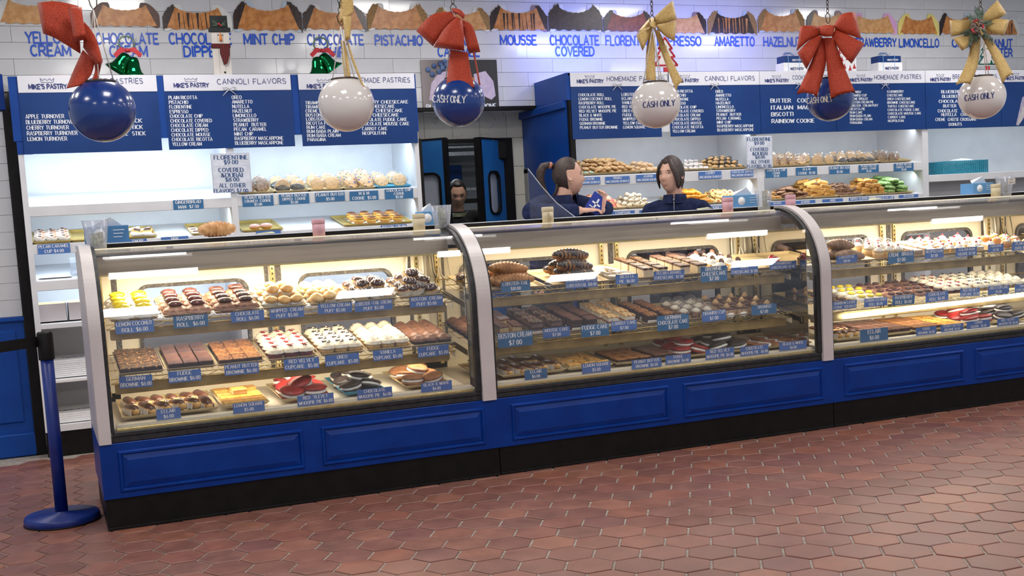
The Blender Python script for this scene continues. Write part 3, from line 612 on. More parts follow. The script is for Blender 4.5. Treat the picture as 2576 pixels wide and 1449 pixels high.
# ================================================================== SIGNS
YS = 2.255
def sboard(x0, x1, z0, z1, label, zh=2.297):
    o = tag(obj('menu_board', MB().box(x0, x1, YS, YS + .008, z0, z1), SIGNB), label, 'menu board', 'menu boards above the white shelves')
    obj('header', MB().box(x0, x1, YS - .003, YS + .004, zh, z1), SIGNW, o); return o
def T(parent, items, mat, y, style='serif', wt=1, name='lettering'):
    """items: (text, px left, px right or 0, py baseline, cap height in px[, py baseline right])"""
    mb = MB()
    for it in items:
        s, xl, xr, yb, h = it[:5]; ybr = it[5] if len(it) > 5 else None
        p0 = atY(xl, yb, y); k = (atY(xl, yb - h, y).z - p0.z)
        if xr:
            p1 = atY(xr, ybr if ybr is not None else yb, y)
            if ybr is None: p1.z = p0.z
            put_text(mb, s, p0, p1, k, style, wt)
        else: put_text(mb, s, p0, p0 + Vector((1, 0, 0)), k, style, wt, fit=False)
    return obj(name, mb, mat, parent)
def crown(mb, px, py, w, h, y, wt=.10):
    p = atY(px, py, y); q = atY(px + w, py - h, y); W_, H_ = q.x - p.x, q.z - p.z
    pts = [(.08, 0), (.92, 0), (1, 1), (.8, .45), (.68, .95), (.5, .45), (.32, .95), (.2, .45), (0, 1), (.08, 0)]
    for a, b in zip(pts, pts[1:]):
        A = Vector((p.x + a[0] * W_, p.z + a[1] * H_)); B = Vector((p.x + b[0] * W_, p.z + b[1] * H_)); d = (B - A).normalized(); n = Vector((-d.y, d.x)) * wt * H_ * .5
        mb.add([(v.x, y, v.y) for v in (A - n, B - n, B + n, A + n)], [(0, 1, 2, 3)])
def logo(parent, px, py, w, h, y=YS - .0045, mat=None):
    mb = MB(); crown(mb, px + w * .30, py - h * .62, w * .36, h * .38, y)
    p0, p1 = atY(px, py, y), atY(px + w, py - h * .05, y); put_text(mb, "MIKE'S PASTRY", p0, p1, (atY(px, py - h * .42, y).z - p0.z), 'brush', 1.15)
    obj('logo', mb, mat or TXTN, parent)
s3 = 1 / 2.994
def col(x0, y0, x1, y1, lines, cw, h, ox=0):
    """a left-aligned list of lines: first baseline (x0, y0), last (x1, y1), cw = px per glyph unit"""
    out = []; n = len(lines)
    for i, l in enumerate(lines):
        if not l: continue
        k = i / max(1, n - 1); out.append((l, ox + (x0 + (x1 - x0) * k) * s3, ox + (x0 + (x1 - x0) * k) * s3 + cw * text_mb(l)[1], (y0 + (y1 - y0) * k) * s3, h, (y0 + (y1 - y0) * k) * s3 - cw * text_mb(l)[1] * .012))
    return out
CAN1 = ['PLAIN RICOTTA', 'PISTACHIO', 'FLORENTINE', 'ESPRESSO', 'CHOCOLATE CHIP', 'CHOCOLATE COVERED', 'CHOCOLATE CREAM', 'CHOCOLATE DIPPED', 'CHOCOLATE MOUSSE', 'CHOCOLATE RICOTTA', 'YELLOW CREAM']
CAN2 = ['OREO', 'AMARETTO', 'NUTELLA', 'HAZELNUT', 'LIMONCELLO', 'STRAWBERRY', 'PEANUT  BUTTER', 'PECAN  CARAMEL', 'MINT CHIP', 'RASPBERRY MASCARPONE', 'BLUEBERRY MASCARPONE']
PAS1 = ['TIRAMISU', 'TIRAMISU CUP', 'CREME BRULEE', 'BOSTON CREAM PIE', 'LOBSTER  CREAM PUFF', 'RICOTTA PIE', 'RUM CAKE', 'RUM BABA PLAIN', 'RUM BABA CREAM', 'PARAGINA']
PAS2 = ['STRAWBERRY CHEESECAKE', 'OREO CHEESECAKE', 'BROWNIE  CHEESECAKE', 'TURTLE CHEESECAKE', 'CHOCOLATE FUDGE CAKE', 'CHOCOLATE MOUSSE CAKE', 'CARROT CAKE', 'NEOPOLITAN']
yl = YS - .001; yh = YS - .0045
b1 = sboard(.000, (atY(394, 190, YS).x + atY(407, 380, YS).x) / 2, 1.920, 2.402, 'navy menu board listing turnovers, leftmost above the shelves')
T(b1, col(195, 892, 210, 1061, ['APPLE TURNOVER', 'BLUEBERRY TURNOVER', 'CHERRY TURNOVER', 'RASPBERRY TURNOVER', 'LEMON TURNOVER'], 7.6, 9.5) + col(700, 890, 720, 1020, ['PLAIN STICK', 'CINNAMON STICK', 'CHEESE  STICK', 'CHOCOLATE  STICK'][:0], 7.6, 9.5)
  + [('CHEESE STICK', 262, 357, 309, 9.5, 308), ('CHERRY  STICK', 262, 359, 325.5, 9.5, 324), ('CHOCOLATE  STICK', 252, 366, 341.5, 9.5, 340)], TXTW, yl)
T(b1, [('CHEESE PASTRIES', 205, 360, 211, 13)], TXTN, yh, 'comic'); logo(b1, 73, 224, 95, 27)
b2 = sboard((atY(410, 190, YS).x + atY(426, 378, YS).x) / 2, (atY(731, 187, YS).x + atY(741, 367, YS).x) / 2, 1.922, 2.402, 'navy cannoli menu board, second from left above the shelves')
T(b2, col(1272, 748, 1300, 1098, CAN1, 6.55, 8.2) + col(1747, 745, 1773, 1090, CAN2, 6.55, 8.2), TXTW, yl); T(b2, [('CANNOLI FLAVORS', 547, 720, 212, 13, 210)], TXTN, yh, 'comic'); logo(b2, 438, 220, 87, 24)
b3 = sboard((atY(750, 188, YS).x + atY(761, 368, YS).x) / 2, 2.568, 1.920, 2.402, 'navy pastry menu board partly behind the white hanging globe')
T(b3, col(2300, 786, 2318, 1063, PAS1, 6.5, 7.6), TXTW, yl)
T(b3, [(l, 860 + x * s3, 860 + xr * s3, y * s3, 7.8, y * s3 - 1) for l, x, xr, y in (('STRAWBERRY CHEESECAKE', 60, 500, 781), ('OREO CHEESECAKE', 130, 398, 814), ('BROWNIE  CHEESECAKE', 90, 458, 846), ('TURTLE CHEESECAKE', 100, 428, 879), ('CHOCOLATE FUDGE CAKE', 130, 490, 913), ('CHOCOLATE MOUSSE CAKE', 135, 508, 945), ('CARROT CAKE', 155, 343, 982), ('NEOPOLITAN', 157, 331, 1015))], TXTW, yl)
T(b3, [('HOMEMADE PASTRIES', 876, 1032, 208, 12, 207)], TXTN, yh, 'comic'); logo(b3, 773, 222, 84, 23)
def bx(px): return atY(px, 250, YS).x
EDG = [(1436, 1662, 'first navy menu board right of the doorway, listing rolls'), (1684, 1912, 'navy cannoli menu board behind the white globe, right side'), (1912, 2103, 'navy cookie menu board behind the large red bow'), (2103, 2328, 'navy pastry menu board between the blue and last white globe'), (2328, 2519, 'navy breakfast menu board behind the rightmost white globe'), (2519, 2640, 'navy board with a cannoli picture at the right edge')]
RB = [sboard(bx(a) + .002, bx(b) - .002, 1.912, 2.400, l) for a, b, l in EDG]
X2 = 1716; Q = RB[0]
T(Q, col(1783, 725, 1795, 971, ['CHOCOLATE ROLL', 'LEMON COCONUT ROLL', 'RASPBERRY ROLL', 'CHOCOLATE WHOOPIE PIE', 'RED VELVET WHOOPIE PIE', 'BLACK & WHITE', 'FUDGE BROWNIE', 'GERMAN BROWNIE', 'PEANUT BUTTER BROWNIE'], 5.05, 6.8, 860)
  + col(2108, 722, 2120, 968, ['LOBSTERTAIL', 'ECLAIR', 'VANILLA CUPCAKE', 'RED VELVET CUPCAKE', 'OREO CUPCAKE', 'FUDGE CUPCAKE', 'WHIPPED CREAM PUFF', 'YELLOW CREAM PUFF', 'LEMON SQUARE'], 5.05, 6.8, 860), TXTW, yl)
T(Q, [('HOMEMADE PASTRIES', 1527, 1672, 204, 11, 203)], TXTN, yh, 'comic'); logo(Q, 1452, 209, 66, 20)
Q = RB[1]
T(Q, col(2480, 698, 2492, 998, CAN1, 5.0, 6.6, 860) + col(252, 699, 266, 989, CAN2, 4.95, 6.6, X2), TXTW, yl); T(Q, [('CANNOLI FLAVORS', 1774, 1899, 203, 11, 202)], TXTN, yh, 'comic'); logo(Q, 1692, 207, 66, 19)
Q = RB[2]
T(Q, [('BUTTER   COOKIE', 1939, 2052, 258, 9.5, 257), ('ITALIAN  MACAROON', 1940, 2086, 275.5, 9.5, 274), ('BISCOTTI', 1941, 1996, 292.5, 9.5), ('RAINBOW COOKIE', 1942, 2049, 309.5, 9.5, 308)], TXTW, yl)
T(Q, [('COOKIES & PASTRIES', 1994, 2100, 200, 10, 199)], TXTN, yh, 'comic'); logo(Q, 1925, 207, 59, 18)
Q = RB[3]
T(Q, col(1262, 702, 1266, 933, PAS1, 4.3, 5.8, X2) + col(1543, 699, 1552, 919, ['STARWBERRY', 'CHEESECAKE', 'OREO CHEESECAKE', 'BROWNIE CHEESECAKE', 'TURTLE CHEESECAKE', 'CHOCOLATE FUDGE CAKE', 'CHOCOLATE MOUSSE CAKE', 'CARROT CAKE', 'NEOPOLITAN'], 4.35, 5.8, X2), TXTW, yl)
T(Q, [('HOMEMADE PASTRIES', 2200, 2318, 200, 10.5, 198)], TXTN, yh, 'comic'); logo(Q, 2139, 205, 56, 18)
Q = RB[4]
T(Q, [(l, X2 + a * s3, X2 + b * s3, y * s3, 7.2, y * s3 - .8) for l, a, b, y in (('BLUEBERRY  MUFFIN', 1953, 2235, 702), ('BLUEBERRY  SCONE', 1960, 2230, 737), ('CHOCOLATE  MUFFIN', 1935, 2240, 774), ('BUTTER  CROISSANT', 1967, 2225, 809), ('CHOCOLATE   CROISSANT', 1927, 2240, 846), ('NUTELLA   CROISSANT', 1954, 2235, 874), ('CREME  CHEESE CROISSANT', 1909, 2217, 911), ('DONUTS', 2010, 2106, 948))], TXTW, yl)
T(Q, [('BREAKFAST PASTRIES', 2397, 2508, 198, 10, 197)], TXTN, yh, 'comic'); logo(Q, 2341, 204, 51, 18)
logo(RB[5], 2529, 201, 52, 18)
obj('picture', MB().prism([(q.x, q.z) for q in (atY(2556, 314, yl), atY(2572, 244, yl), atY(2600, 232, yl), atY(2620, 300, yl), atY(2580, 290, yl), atY(2562, 316, yl))], yl, YS), M('picture_cream', (214, 208, 204), (150, 140, 190), 9), RB[5])
# small silver bows clipped on the boards
def silver_bow(px, py, k, lab):
    p = atY(px, py, YS - .012); o = thing('silver_bow', lab, 'bow', p, 'silver bows on the menu boards'); mb = MB()
    for s_ in (-1, 1):
        mb.tube([(0, 0, 0), (s_ * .02 * k, -.006, .016 * k), (s_ * .042 * k, 0, .012 * k), (s_ * .03 * k, 0, -.002), (0, 0, 0)], .003, 5)
    obj('loop', mb, M('silver_glitter', (190, 194, 204), (236, 238, 244), 400, rough=.3, metal=.5), o)
    for s_ in (-1, 1): obj('tail', MB().tube([(0, 0, 0), (s_ * .018 * k, 0, -.014 * k), (s_ * .045 * k, 0, -.04 * k)], .0026, 5), _M['silver_glitter'], o)
for px, py, k, lab in ((577, 225, 1, 'silver bow on the cannoli board left of the doorway'), (1553, 215, .9, 'silver bow on the board behind the white globe, right side'), (1798, 214, .9, 'silver bow under the second cannoli header'), (2012, 212, .9, 'silver bow on the cookie board near the red bow'), (2227, 213, .9, 'silver bow under the header right of the red bow')):
    silver_bow(px, py, k, lab)

# ================================================================== PRICE LISTS ON THE UPRIGHTS
for (xa, xb, yt, yb, lab) in ((537, 627, 384, 486, 'grey paper price list pinned on the left cabinet upright'), (1879, 1942, 341, 423, 'grey paper price list pinned on the right cabinet upright')):
    yy = 2.252; p = atY(xa, yb, yy); q = atY(xb, yt, yy); o = obj('price_list', MB().box(p.x, q.x, yy, yy + .004, p.z, q.z), M('list_paper', (202, 206, 220), (210, 214, 226), 9)); tag(o, lab, 'price list')
    w = xb - xa; h = yb - yt; mb = []
    for s_, a, b, k, hh in (('FLORENTINE', .02, .96, .17, .10), ('$9.00', .30, .69, .29, .10), ('COVERED', .15, .84, .48, .10), ('&DUBAI', .22, .82, .61, .10), ('$8.00', .34, .72, .715, .09), ('ALL OTHER', .17, .90, .86, .095), ('FLAVORS $7.00', .02, .97, .985, .085)):
        mb.append((s_, xa + a * w, xa + b * w, yt + k * h, hh * h, yt + k * h - 1))
    T(o, mb, M('print_slate', (74, 98, 140), (78, 102, 144)), yy - .001, 'serif', 1.1)
    for a, b in ((.03, .32), (.34, .76), (.78, .99)):
        z0, z1 = q.z - b * (q.z - p.z), q.z - a * (q.z - p.z); obj('panel', MB().box(p.x + .008, q.x - .008, yy - .0006, yy, z0, z1), M('list_panel', (212, 216, 228)), o)

# ================================================================== PRICE TAGS
def ptag(txt, cx, cy, w, h, y, teal=0, hang=1, slope=-.07, lab=None):
    c = atY(cx, cy, y); l, r = atY(cx - w / 2, cy, y), atY(cx + w / 2, cy, y); W_ = r.x - l.x; H_ = atY(cx, cy - h / 2, y).z - atY(cx, cy + h / 2, y).z
    first = txt.replace('|', ' ').split('$')[0].split('2')[0].strip().lower()
    o = thing('price_tag', lab or f'blue price tag reading {first}', 'price tag', c); o.rotation_euler = (R.uniform(-.02, .12) if hang else 0, R.uniform(-.02, .02) if hang else 0, 0)
    obj('card', MB().box(-W_ / 2, W_ / 2, -.001, .001, -H_ / 2, H_ / 2), TAGB2 if teal else TAGB, o)
    L_ = [t for t in txt.split('|')]; n = len(L_); mb = MB()
    for i, t in enumerate(L_):
        if not t.strip(): continue
        ch = H_ * (.30 if n <= 2 else .235); zc = H_ / 2 - H_ * (i + .5) / n * .98 - ch / 2 + (H_ * .02)
        tw = text_mb(t)[1] * ch * (.86); tw = min(tw, W_ * .93); put_text(mb, t, Vector((-tw / 2, -.0016, zc)), Vector((tw / 2, -.0016, zc)), ch)
    if mb.v: obj('lettering', mb, TXTW, o)
    if hang:
        for s_ in (-1, 1): obj('clip', MB().tube([(s_ * W_ * .45, 0, H_ * .42), (s_ * W_ * .45, -.004, H_ * .6), (s_ * W_ * .45, .006, H_ * .62)], .0014, 4), BLACK, o)
    return o
pos = {}
def tags(rows, y, case, hang=1):
    names = {}
    for r_ in rows:
        nm = r_[0].replace('|', ' ').split('$')[0].strip().lower()
        nm = nm.replace(' 20.00/lb', '').replace('m & m', 'candy').replace('m&m', 'candy').replace('oreo', 'sandwich-cookie')
        ptag(r_[0], r_[1], r_[2], r_[3], r_[4], y, r_[5] if len(r_) > 5 else 0, hang, lab=f'{"teal-blue" if len(r_) > 5 else "blue"} {nm} price tag, {case}')
tags([('LEMON COCONUT|ROLL $6.00', 339, 822, 97, 31), ('RASPBERRY|ROLL  $6.00', 480, 808, 88, 31, 1), ('CHOCOLATE|ROLL $6.00', 623, 795, 84, 27), ('WHIPPED  CREAM|PUFF $5.00', 722, 787, 86, 27), ('YELLOW CREAM|PUFF $5.00', 843, 775, 86, 26), ('LOBSTER ~TAIL CREAM|PUFF $5.00', 940, 769, 95, 26), ('BOSTON  CREAM|PUFF $5.00', 1073, 758, 83, 26)], .168, 'upper shelf of first case')
tags([('GERMAN|BROWNIE $6.00', 342, 960, 84, 30), ('FUDGE|BROWNIE $6.00', 465, 946, 83, 29), ('PEANUT BUTTER|BROWNIE $6.00', 608, 928, 87, 28), ('RED VELVET|CUPCAKE  $5.00', 759, 915, 89, 28), ('OREO|CUPCAKE  $5.00', 861, 905, 86, 27), ('VANILLA|CUPCAKE $5.00', 976, 892, 75, 26), ('FUDGE|CUPCAKE  $5.00', 1090, 883, 78, 27)], .168, 'middle shelf of first case')
tags([('ECLAIR|$6.00', 424, 1041, 62, 27), ('LEMON SQUARE|$5.00', 626, 1024, 80, 25), ('RED  VLEVET|WHOOPIE PIE $6.00', 794, 1005, 92, 26), ('CHOCOLATE|WHOOPIE PIE  $6.00', 943, 989, 88, 25), ('BLACK & WHITE|$6.00', 1098, 971.6, 78, 23)], .040, 'bottom deck of first case', 0)
tags([('LOBSTER~TAIL|$10.00', 1297, 720, 74, 26, 1), ('CHOCOLATE DIPPED|LOBSTERTAIL $10.00', 1463, 711, 80, 26), ('RICOTTA|PIE  $6.00', 1577, 702, 56, 24), ('PECAN CARAMEL|CHEESECAKE  $7.00', 1683, 692, 77, 23), ('BROWNIE|CHEESECAKE|$7.00', 1796, 689, 66, 38, 1), ('OREO|CHEESECAKE $7.00', 1873, 678, 68, 23), ('STRAWBERRY|CHEESECAKE $7.00', 1970, 667, 67, 20)], .168, 'upper shelf of middle case')
tags([('BOSTON CREAM|$7.00', 1296, 853, 88, 38, 1), ('MOUSSE CAKE|$7.00', 1400, 836, 68, 25), ('FUDGE CAKE|$7.00', 1497, 831, 70, 31, 1), ('CARROT CAKE|$7.00', 1570, 819, 64, 25), ('GERMAN|CHOCOLATE CAKE|$7.00', 1693, 811, 80, 38, 1), ('TIRAMISU CUP|$7.00', 1796, 794, 60, 27), ('TIRAMiSU|$7.00', 1922, 778, 63, 25, 1)], .168, 'middle shelf of middle case')
tags([('ECLAIR|$6.00', 1348, 941, 57, 24, 1), ('LEMON SQUARE|$5.00', 1500, 924, 72, 25), ('PEANUT BUTTER|BROWNIE $6.00', 1627, 914, 75, 23), ('FUDGE|BROWNIE $6.00', 1706, 903, 64, 22), ('RED VELVET|WHOOPIE PIE $6.00', 1811, 889, 72, 25), ('CHOCOLATE|WHOOPIE PIE  $6.00', 1898, 881, 71, 23), ('BLACK & WHITE|$6.00', 1995, 869, 69, 21)], .040, 'bottom deck of middle case', 0)
tags([('LOBSTERTAIL|$10.00', 2130, 652, 52, 19), ('CREME  BRULEE|$7.00', 2267, 647, 65, 28, 1), ('NEOPOLITAN|$7.00', 2350, 638, 47, 23), ('ITALIAN RUM|SQUARE $7.00', 2431, 633, 53, 22), ('PARAGINA|$7.00', 2505, 624, 39, 20), ('PLAIN RUM|BABA $7.00', 2571, 618, 50, 22)], .168, 'upper shelf of right case')
tags([('RAINBOW LAYER|COOKIE  $20.00/LB', 2125, 767, 60, 21), ('LEMON COCONUT|ROLL $6.00', 2203, 760, 58, 21), ('RASPBERRY|ROLL $6.00', 2273, 754, 56, 25, 1), ('CHOCOLATE|ROLL $6.00', 2357, 746, 57, 24), ('RED VELVET|CUPCAKE  $5.00', 2440, 735, 49, 20), ('OREO CUPCAKE|$5.00', 2512, 729, 53, 21), ('VANILLA|CUPCAKE $5.00', 2576, 724, 46, 19)], .168, 'middle shelf of right case')
tags([('ECLAIR|$6.00', 2199, 842, 70, 31, 1), ('FUDGE|BROWNIE $6.00', 2330, 832, 51, 19), ('PEANUT BUTTER|BROWNIE $6.00', 2395, 824, 56, 18), ('LEMON|SQUARE  $5.00', 2461, 816, 58, 19), ('RED  VLEVET|WHOOPIE PIE $6.00', 2536, 809, 54, 18)], .040, 'bottom deck of right case', 0)
YF = 2.268
tags([('GINGERBREAD|MAN  $7.50', 474, 514.6, 76, 25, 1), ('PECAN CARAMEL|CUP $4.00', 136, 626, 82, 25), ("S'MORE|", 348, 612, 44, 22), ('M&M|', 440, 605, 69, 20), ('PEANUT BUTTER|CRUNCH  COOKIE|$5.00', 649, 506, 78, 27, 1), ('PEANUT BUTTER|DIPPED  COOKIE|$5.00', 740, 501, 76, 26, 1), ('PEANUT BUTTER|$5.00', 830.5, 495.4, 74, 23, 1), ('M & M|COOKIE  $5.00', 916, 492.6, 72, 24, 1), ('CHOCOLATE CHIP|COOKIE|$5.00', 1004, 487.6, 71, 26, 1), ('|', 676, 590, 62, 20), ('BOSTON  CREAM|', 991, 575, 65, 20)], YF, 'on the left wall cabinet', 0)
tags([('CHERRY|MACAROON 20.00/LB', 1786.6, 440.7, 57, 19), ('CHOCOLATE DIPPED|MACAROON 20.00/LB', 1867, 436.6, 56, 17), ('CHOCOLATE CHIP|COOKIE|$5.00', 1953, 436, 54, 22, 1), ('M & M|COOKIE  $5.00', 2029, 431, 53, 20, 1), ('PEANUT BUTTER|$5.00', 2112, 427.7, 51, 20, 1), ('PEANUT BUTTER|DIPPED  COOKIE|$5.00', 2185.6, 424.6, 50, 20, 1), ('PEANUT BUTTER|CRUNCH  COOKIE|$5.00', 2273.6, 420.7, 49, 20, 1),
      ('PISTACHIO|MACAROON 20.00/LB', 1480, 455, 60, 18), ('PIGNOLI|MACAROON 20.00/LB', 1553.7, 452.4, 61, 17), ('ALMOND|MACAROON $20.00/LB', 1631, 448, 60, 18)], YF, 'upper shelf of right wall cabinet', 0)
tags([('CHAMPAGNE|COOKIE 20.00/LB', 1567, 540, 60, 19), ('COCONUT|COOKIE 20.00/LB', 1638, 537, 58, 19), ('COOKIES|', 1801, 528, 42, 22), ('SEEDED|BISCOTTI', 1955, 516, 48, 18), ('ALMOND|BISCOTTI $20.00/LB', 2026, 513, 50, 18), ('ANISE|BISCOTTI $20.00/LB', 2095, 509, 51, 18), ('DIPPED ALMOND|BISCOTTI $20.00/LB', 2161, 505, 49, 18), ('CHOCOLATE CHIP|BISCOTTI $20.00/LB', 2227, 502, 45, 17), ('PISTACHIO|BISCOTTI $20.00/LB', 2286, 498, 48, 17)], YF, 'lower shelf of right wall cabinet', 0)

# ================================================================== WALL LETTERING AND CANNOLI PICTURES
YW = 2.8565
def wl_word(lines, lab):
    o = None; mb = MB()
    for s_, xl, xr, yb, h in lines:
        p0, p1 = atY(xl, yb, YW), atY(xr, yb, YW); p1.z = p0.z; n = len(mb.v); put_text(mb, s_, p0, p1, atY(xl, yb - h, YW).z - p0.z, 'sans', 1.0)
    for q in list(range(len(mb.v))): pass
    tag(obj('wall_lettering', mb, TXTB), lab, 'lettering', 'flavour names on the wall tiles')
for l, lab in ((([('YELLOW', 66, 176, 108, 27), ('CREAM', 79, 178, 140, 26)]), 'big blue wall words YELLOW CREAM'), ([('CHOCOLATE', 243, 399, 110, 26), ('CREAM', 278, 371, 142, 26)], 'big blue wall words CHOCOLATE CREAM above green bells'), ([('CHOCOLATE', 427, 582, 110, 26), ('DIPPED', 464, 562, 142, 25)], 'big blue wall words CHOCOLATE DIPPED behind the snowman'), ([('MINT CHIP', 615, 741, 111, 25)], 'big blue wall words MINT CHIP'),
               ([('CHOCOLATE', 775, 915, 112, 25), ('CHIP', 815, 868, 143, 24)], 'big blue wall words CHOCOLATE CHIP'), ([('PISTACHIO', 945, 1063, 113.5, 24)], 'big blue wall word PISTACHIO'), ([('PECAN', 1118, 1186, 113.5, 24), ('CARAMEL', 1103, 1206, 141.5, 24)], 'big blue wall words PECAN CARAMEL behind red bow'), ([('MOUSSE', 1260, 1350, 112, 23)], 'big blue wall word MOUSSE'),
               ([('CHOCOLATE', 1385, 1507, 112.5, 23), ('COVERED', 1399, 1495, 140, 22)], 'big blue wall words CHOCOLATE COVERED'), ([('FLORENTINE', 1525, 1640, 113.5, 23)], 'big blue wall word FLORENTINE'), ([('ESPRESSO', 1655, 1764, 114, 22)], 'big blue wall word ESPRESSO'), ([('AMARETTO', 1799, 1898, 115, 22)], 'big blue wall word AMARETTO'), ([('HAZELNUT', 1922, 2016, 116, 22)], 'big blue wall word HAZELNUT'),
               ([('STRAWBERRY', 2142, 2255, 116.5, 20)], 'big blue wall word STRAWBERRY'), ([('LIMONCELLO', 2263, 2362, 118, 20)], 'big blue wall word LIMONCELLO'), ([('OREO', 2396, 2450, 118, 20)], 'big blue wall word half hidden by the gold bow'), ([('PEANUT', 2478, 2547, 119, 20), ('BUTTER', 2480, 2547, 142, 19)], 'big blue wall words PEANUT BUTTER at right')):
    wl_word(l, lab)
SH1 = M('cannoli_shell', (176, 110, 50), (206, 140, 76), 22, rough=.35, detail=6); SH2 = M('cannoli_shell_pale', (196, 142, 84), (214, 164, 108), 22, rough=.35); SH3 = M('cannoli_red_shell', (112, 50, 32), (140, 66, 44), 26, rough=.35)
DCH = M('dark_chocolate', (38, 26, 24), (58, 40, 36), 40, rough=.3); MCH = M('milk_chocolate', (78, 48, 36), (94, 60, 46), 14, rough=.4); ICR = M('ice_cream_white', (216, 218, 216), (226, 226, 222), 20, rough=.4); ICB = M('pale_blue_cream', (180, 198, 214), (196, 210, 222), 20, rough=.4)
NUT = M('crushed_nuts', (122, 90, 48), (176, 138, 82), 160, rough=.6, lo=.35, hi=.65); PNK = M('pink_cream', (214, 160, 208), (222, 170, 214), 9, rough=.4); YCR = M('yellow_cream', (226, 210, 120), (232, 218, 134), 9, rough=.4); MAU = M('mocha_cream', (140, 116, 124), (152, 128, 136), 9, rough=.4)
def cannoli(x0, x1, y0, y1, shell, cL, cR, topL=None, topR=None, stripes=None, lab=''):
    p, q = atY(x0, y1, YW), atY(x1, y0, YW); W_, H_ = q.x - p.x, q.z - p.z; o = thing('cannoli_picture', lab, 'picture', ((p.x + q.x) / 2, YW, (p.z + q.z) / 2), 'cannoli pictures on the wall tiles')
    rr = random.Random(x0); P = []
    n = 28
    for i in range(n + 1):
        t = i / n; x = -.45 + .90 * t; z = -.40 + .025 * math.sin(t * 31) + .02 * abs(2 * t - 1) ** 3; P.append((x * W_, z * H_))
    for i in range(n + 1):
        t = 1 - i / n; x = (-.31 + .62 * t); z = .20 + .20 * abs(2 * t - 1) ** 2.2 + .010 * math.sin(t * 40); P.append((x * W_, z * H_))
    obj('shell', MB().prism(P, -.0056, 0), shell, o)
    for s_, c, tp in ((-1, cL, topL), (1, cR, topR)):
        if c is None: continue
        def blob(cx_, rx, rz, dy, rag, m=30):
            A = []
            for i in range(m):
                t = 2 * math.pi * i / m; g = 1 + rr.uniform(-rag, rag); u, v = rx * math.cos(t) * g, rz * math.sin(t) * g * (1 - .12 * math.cos(2 * t)); ca, sa = math.cos(.30), math.sin(.30)
                A.append((s_ * min(.5, cx_ + u * ca - v * sa * .62) * W_, max(-.5, min(.5, .03 + v * ca + u * sa * .9)) * H_))
            return MB().prism(A, dy, 0)
        obj('cream', blob(.365, .135, .47, -.0035, .015), c, o)
        if tp: obj('topping', blob(.415, .095, .43, -.0048, .14, 44), tp, o)
    if stripes:
        for k in range(9):
            x = (-.27 + .54 * k / 8 + rr.uniform(-.02, .02)) * W_; obj('drizzle', MB().prism([(x, -.38 * H_), (x + .012 * W_, -.38 * H_), (x + rr.uniform(-.02, .035) * W_, .2 * H_), (x - .012 * W_, .2 * H_)], -.0066, 0), stripes, o)
for a in ((-8, 165, -6, 66, SH2, ICR, ICR, None, None, None, 'leftmost cannoli picture with white cream ends'), (230, 398, 8, 71, SH1, MCH, MCH, None, None, None, 'cannoli picture with brown chocolate-dipped ends'), (411, 580, 14, 80, SH1, ICR, ICR, DCH, None, DCH, 'cannoli picture with dark dipped end and drizzle, above snowman'), (589, 756, 5, 83, SH1, ICB, ICB, DCH, DCH, None, 'cannoli picture above the words MINT CHIP'), (764, 918, 14, 80, SH1, ICR, ICB, DCH, DCH, None, 'cannoli picture crossed by the first gold ribbon'),
          (925, 1073, 10, 80, SH1, ICR, ICR, NUT, NUT, None, 'cannoli picture above the word PISTACHIO'), (1090, 1229, 20, 81, SH2, ICR, ICR, NUT, NUT, None, 'cannoli picture half behind the middle red bow'), (1234, 1375, 14, 82, SH1, ICR, MAU, DCH, DCH, DCH, 'cannoli picture above the word MOUSSE'), (1381, 1513, 12, 83, DCH, ICR, ICR, DCH, DCH, None, 'dark chocolate cannoli picture above CHOCOLATE COVERED'), (1519, 1640, 27, 84, SH3, ICR, ICR, DCH, DCH, None, 'reddish cannoli picture left of the second gold bow'),
          (1655, 1775, 31, 88, SH2, ICR, MAU, DCH, DCH, None, 'cannoli picture right of the second gold bow'), (1781, 1902, 28, 90, DCH, ICB, ICB, NUT, NUT, SH1, 'striped cannoli picture above the word AMARETTO'), (1907, 2022, 23, 85, SH1, ICB, ICB, NUT, NUT, None, 'cannoli picture above the word HAZELNUT'), (2030, 2128, 27, 88, SH2, MAU, MAU, DCH, None, None, 'cannoli picture behind the large red bow'), (2135, 2255, 34, 88, SH2, PNK, PNK, None, None, None, 'cannoli picture with pink cream ends'),
          (2259, 2361, 36, 90, SH1, YCR, YCR, None, None, None, 'cannoli picture with yellow cream ends'), (2364, 2450, 34, 91, SH1, ICB, ICB, DCH, None, None, 'cannoli picture left of the rightmost bow'), (2470, 2563, 45, 91, SH1, ICR, ICR, None, None, DCH, 'rightmost cannoli picture above PEANUT BUTTER')):
    cannoli(*a[:10], lab=a[10])
# poster of a blueberry cannoli
YP = 2.845; p, q = atY(1066, 283, YP), atY(1249, 150, YP)
po = thing('wall_poster', 'dark cannoli poster with blueberries behind the blue globe', 'poster', ((p.x + q.x) / 2, YP, (p.z + q.z) / 2)); W_, H_ = (q.x - p.x), (q.z - p.z)
def gradmat(name, cols, axis=0):
    m = bpy.data.materials.new(name); m.use_nodes = True; nt = m.node_tree; tc = nt.nodes.new('ShaderNodeTexCoord'); se = nt.nodes.new('ShaderNodeSeparateXYZ'); cr = nt.nodes.new('ShaderNodeValToRGB')
    nt.links.new(tc.outputs['Generated'], se.inputs[0]); nt.links.new(se.outputs[axis], cr.inputs[0]); nt.links.new(cr.outputs[0], nt.nodes['Principled BSDF'].inputs['Base Color']); e = cr.color_ramp.elements
    while len(e) < len(cols): e.new(.5)
    for i, (t, c) in enumerate(cols): e[i].position = t; e[i].color = lin(c)
    nt.nodes['Principled BSDF'].inputs['Roughness'].default_value = .3; return m
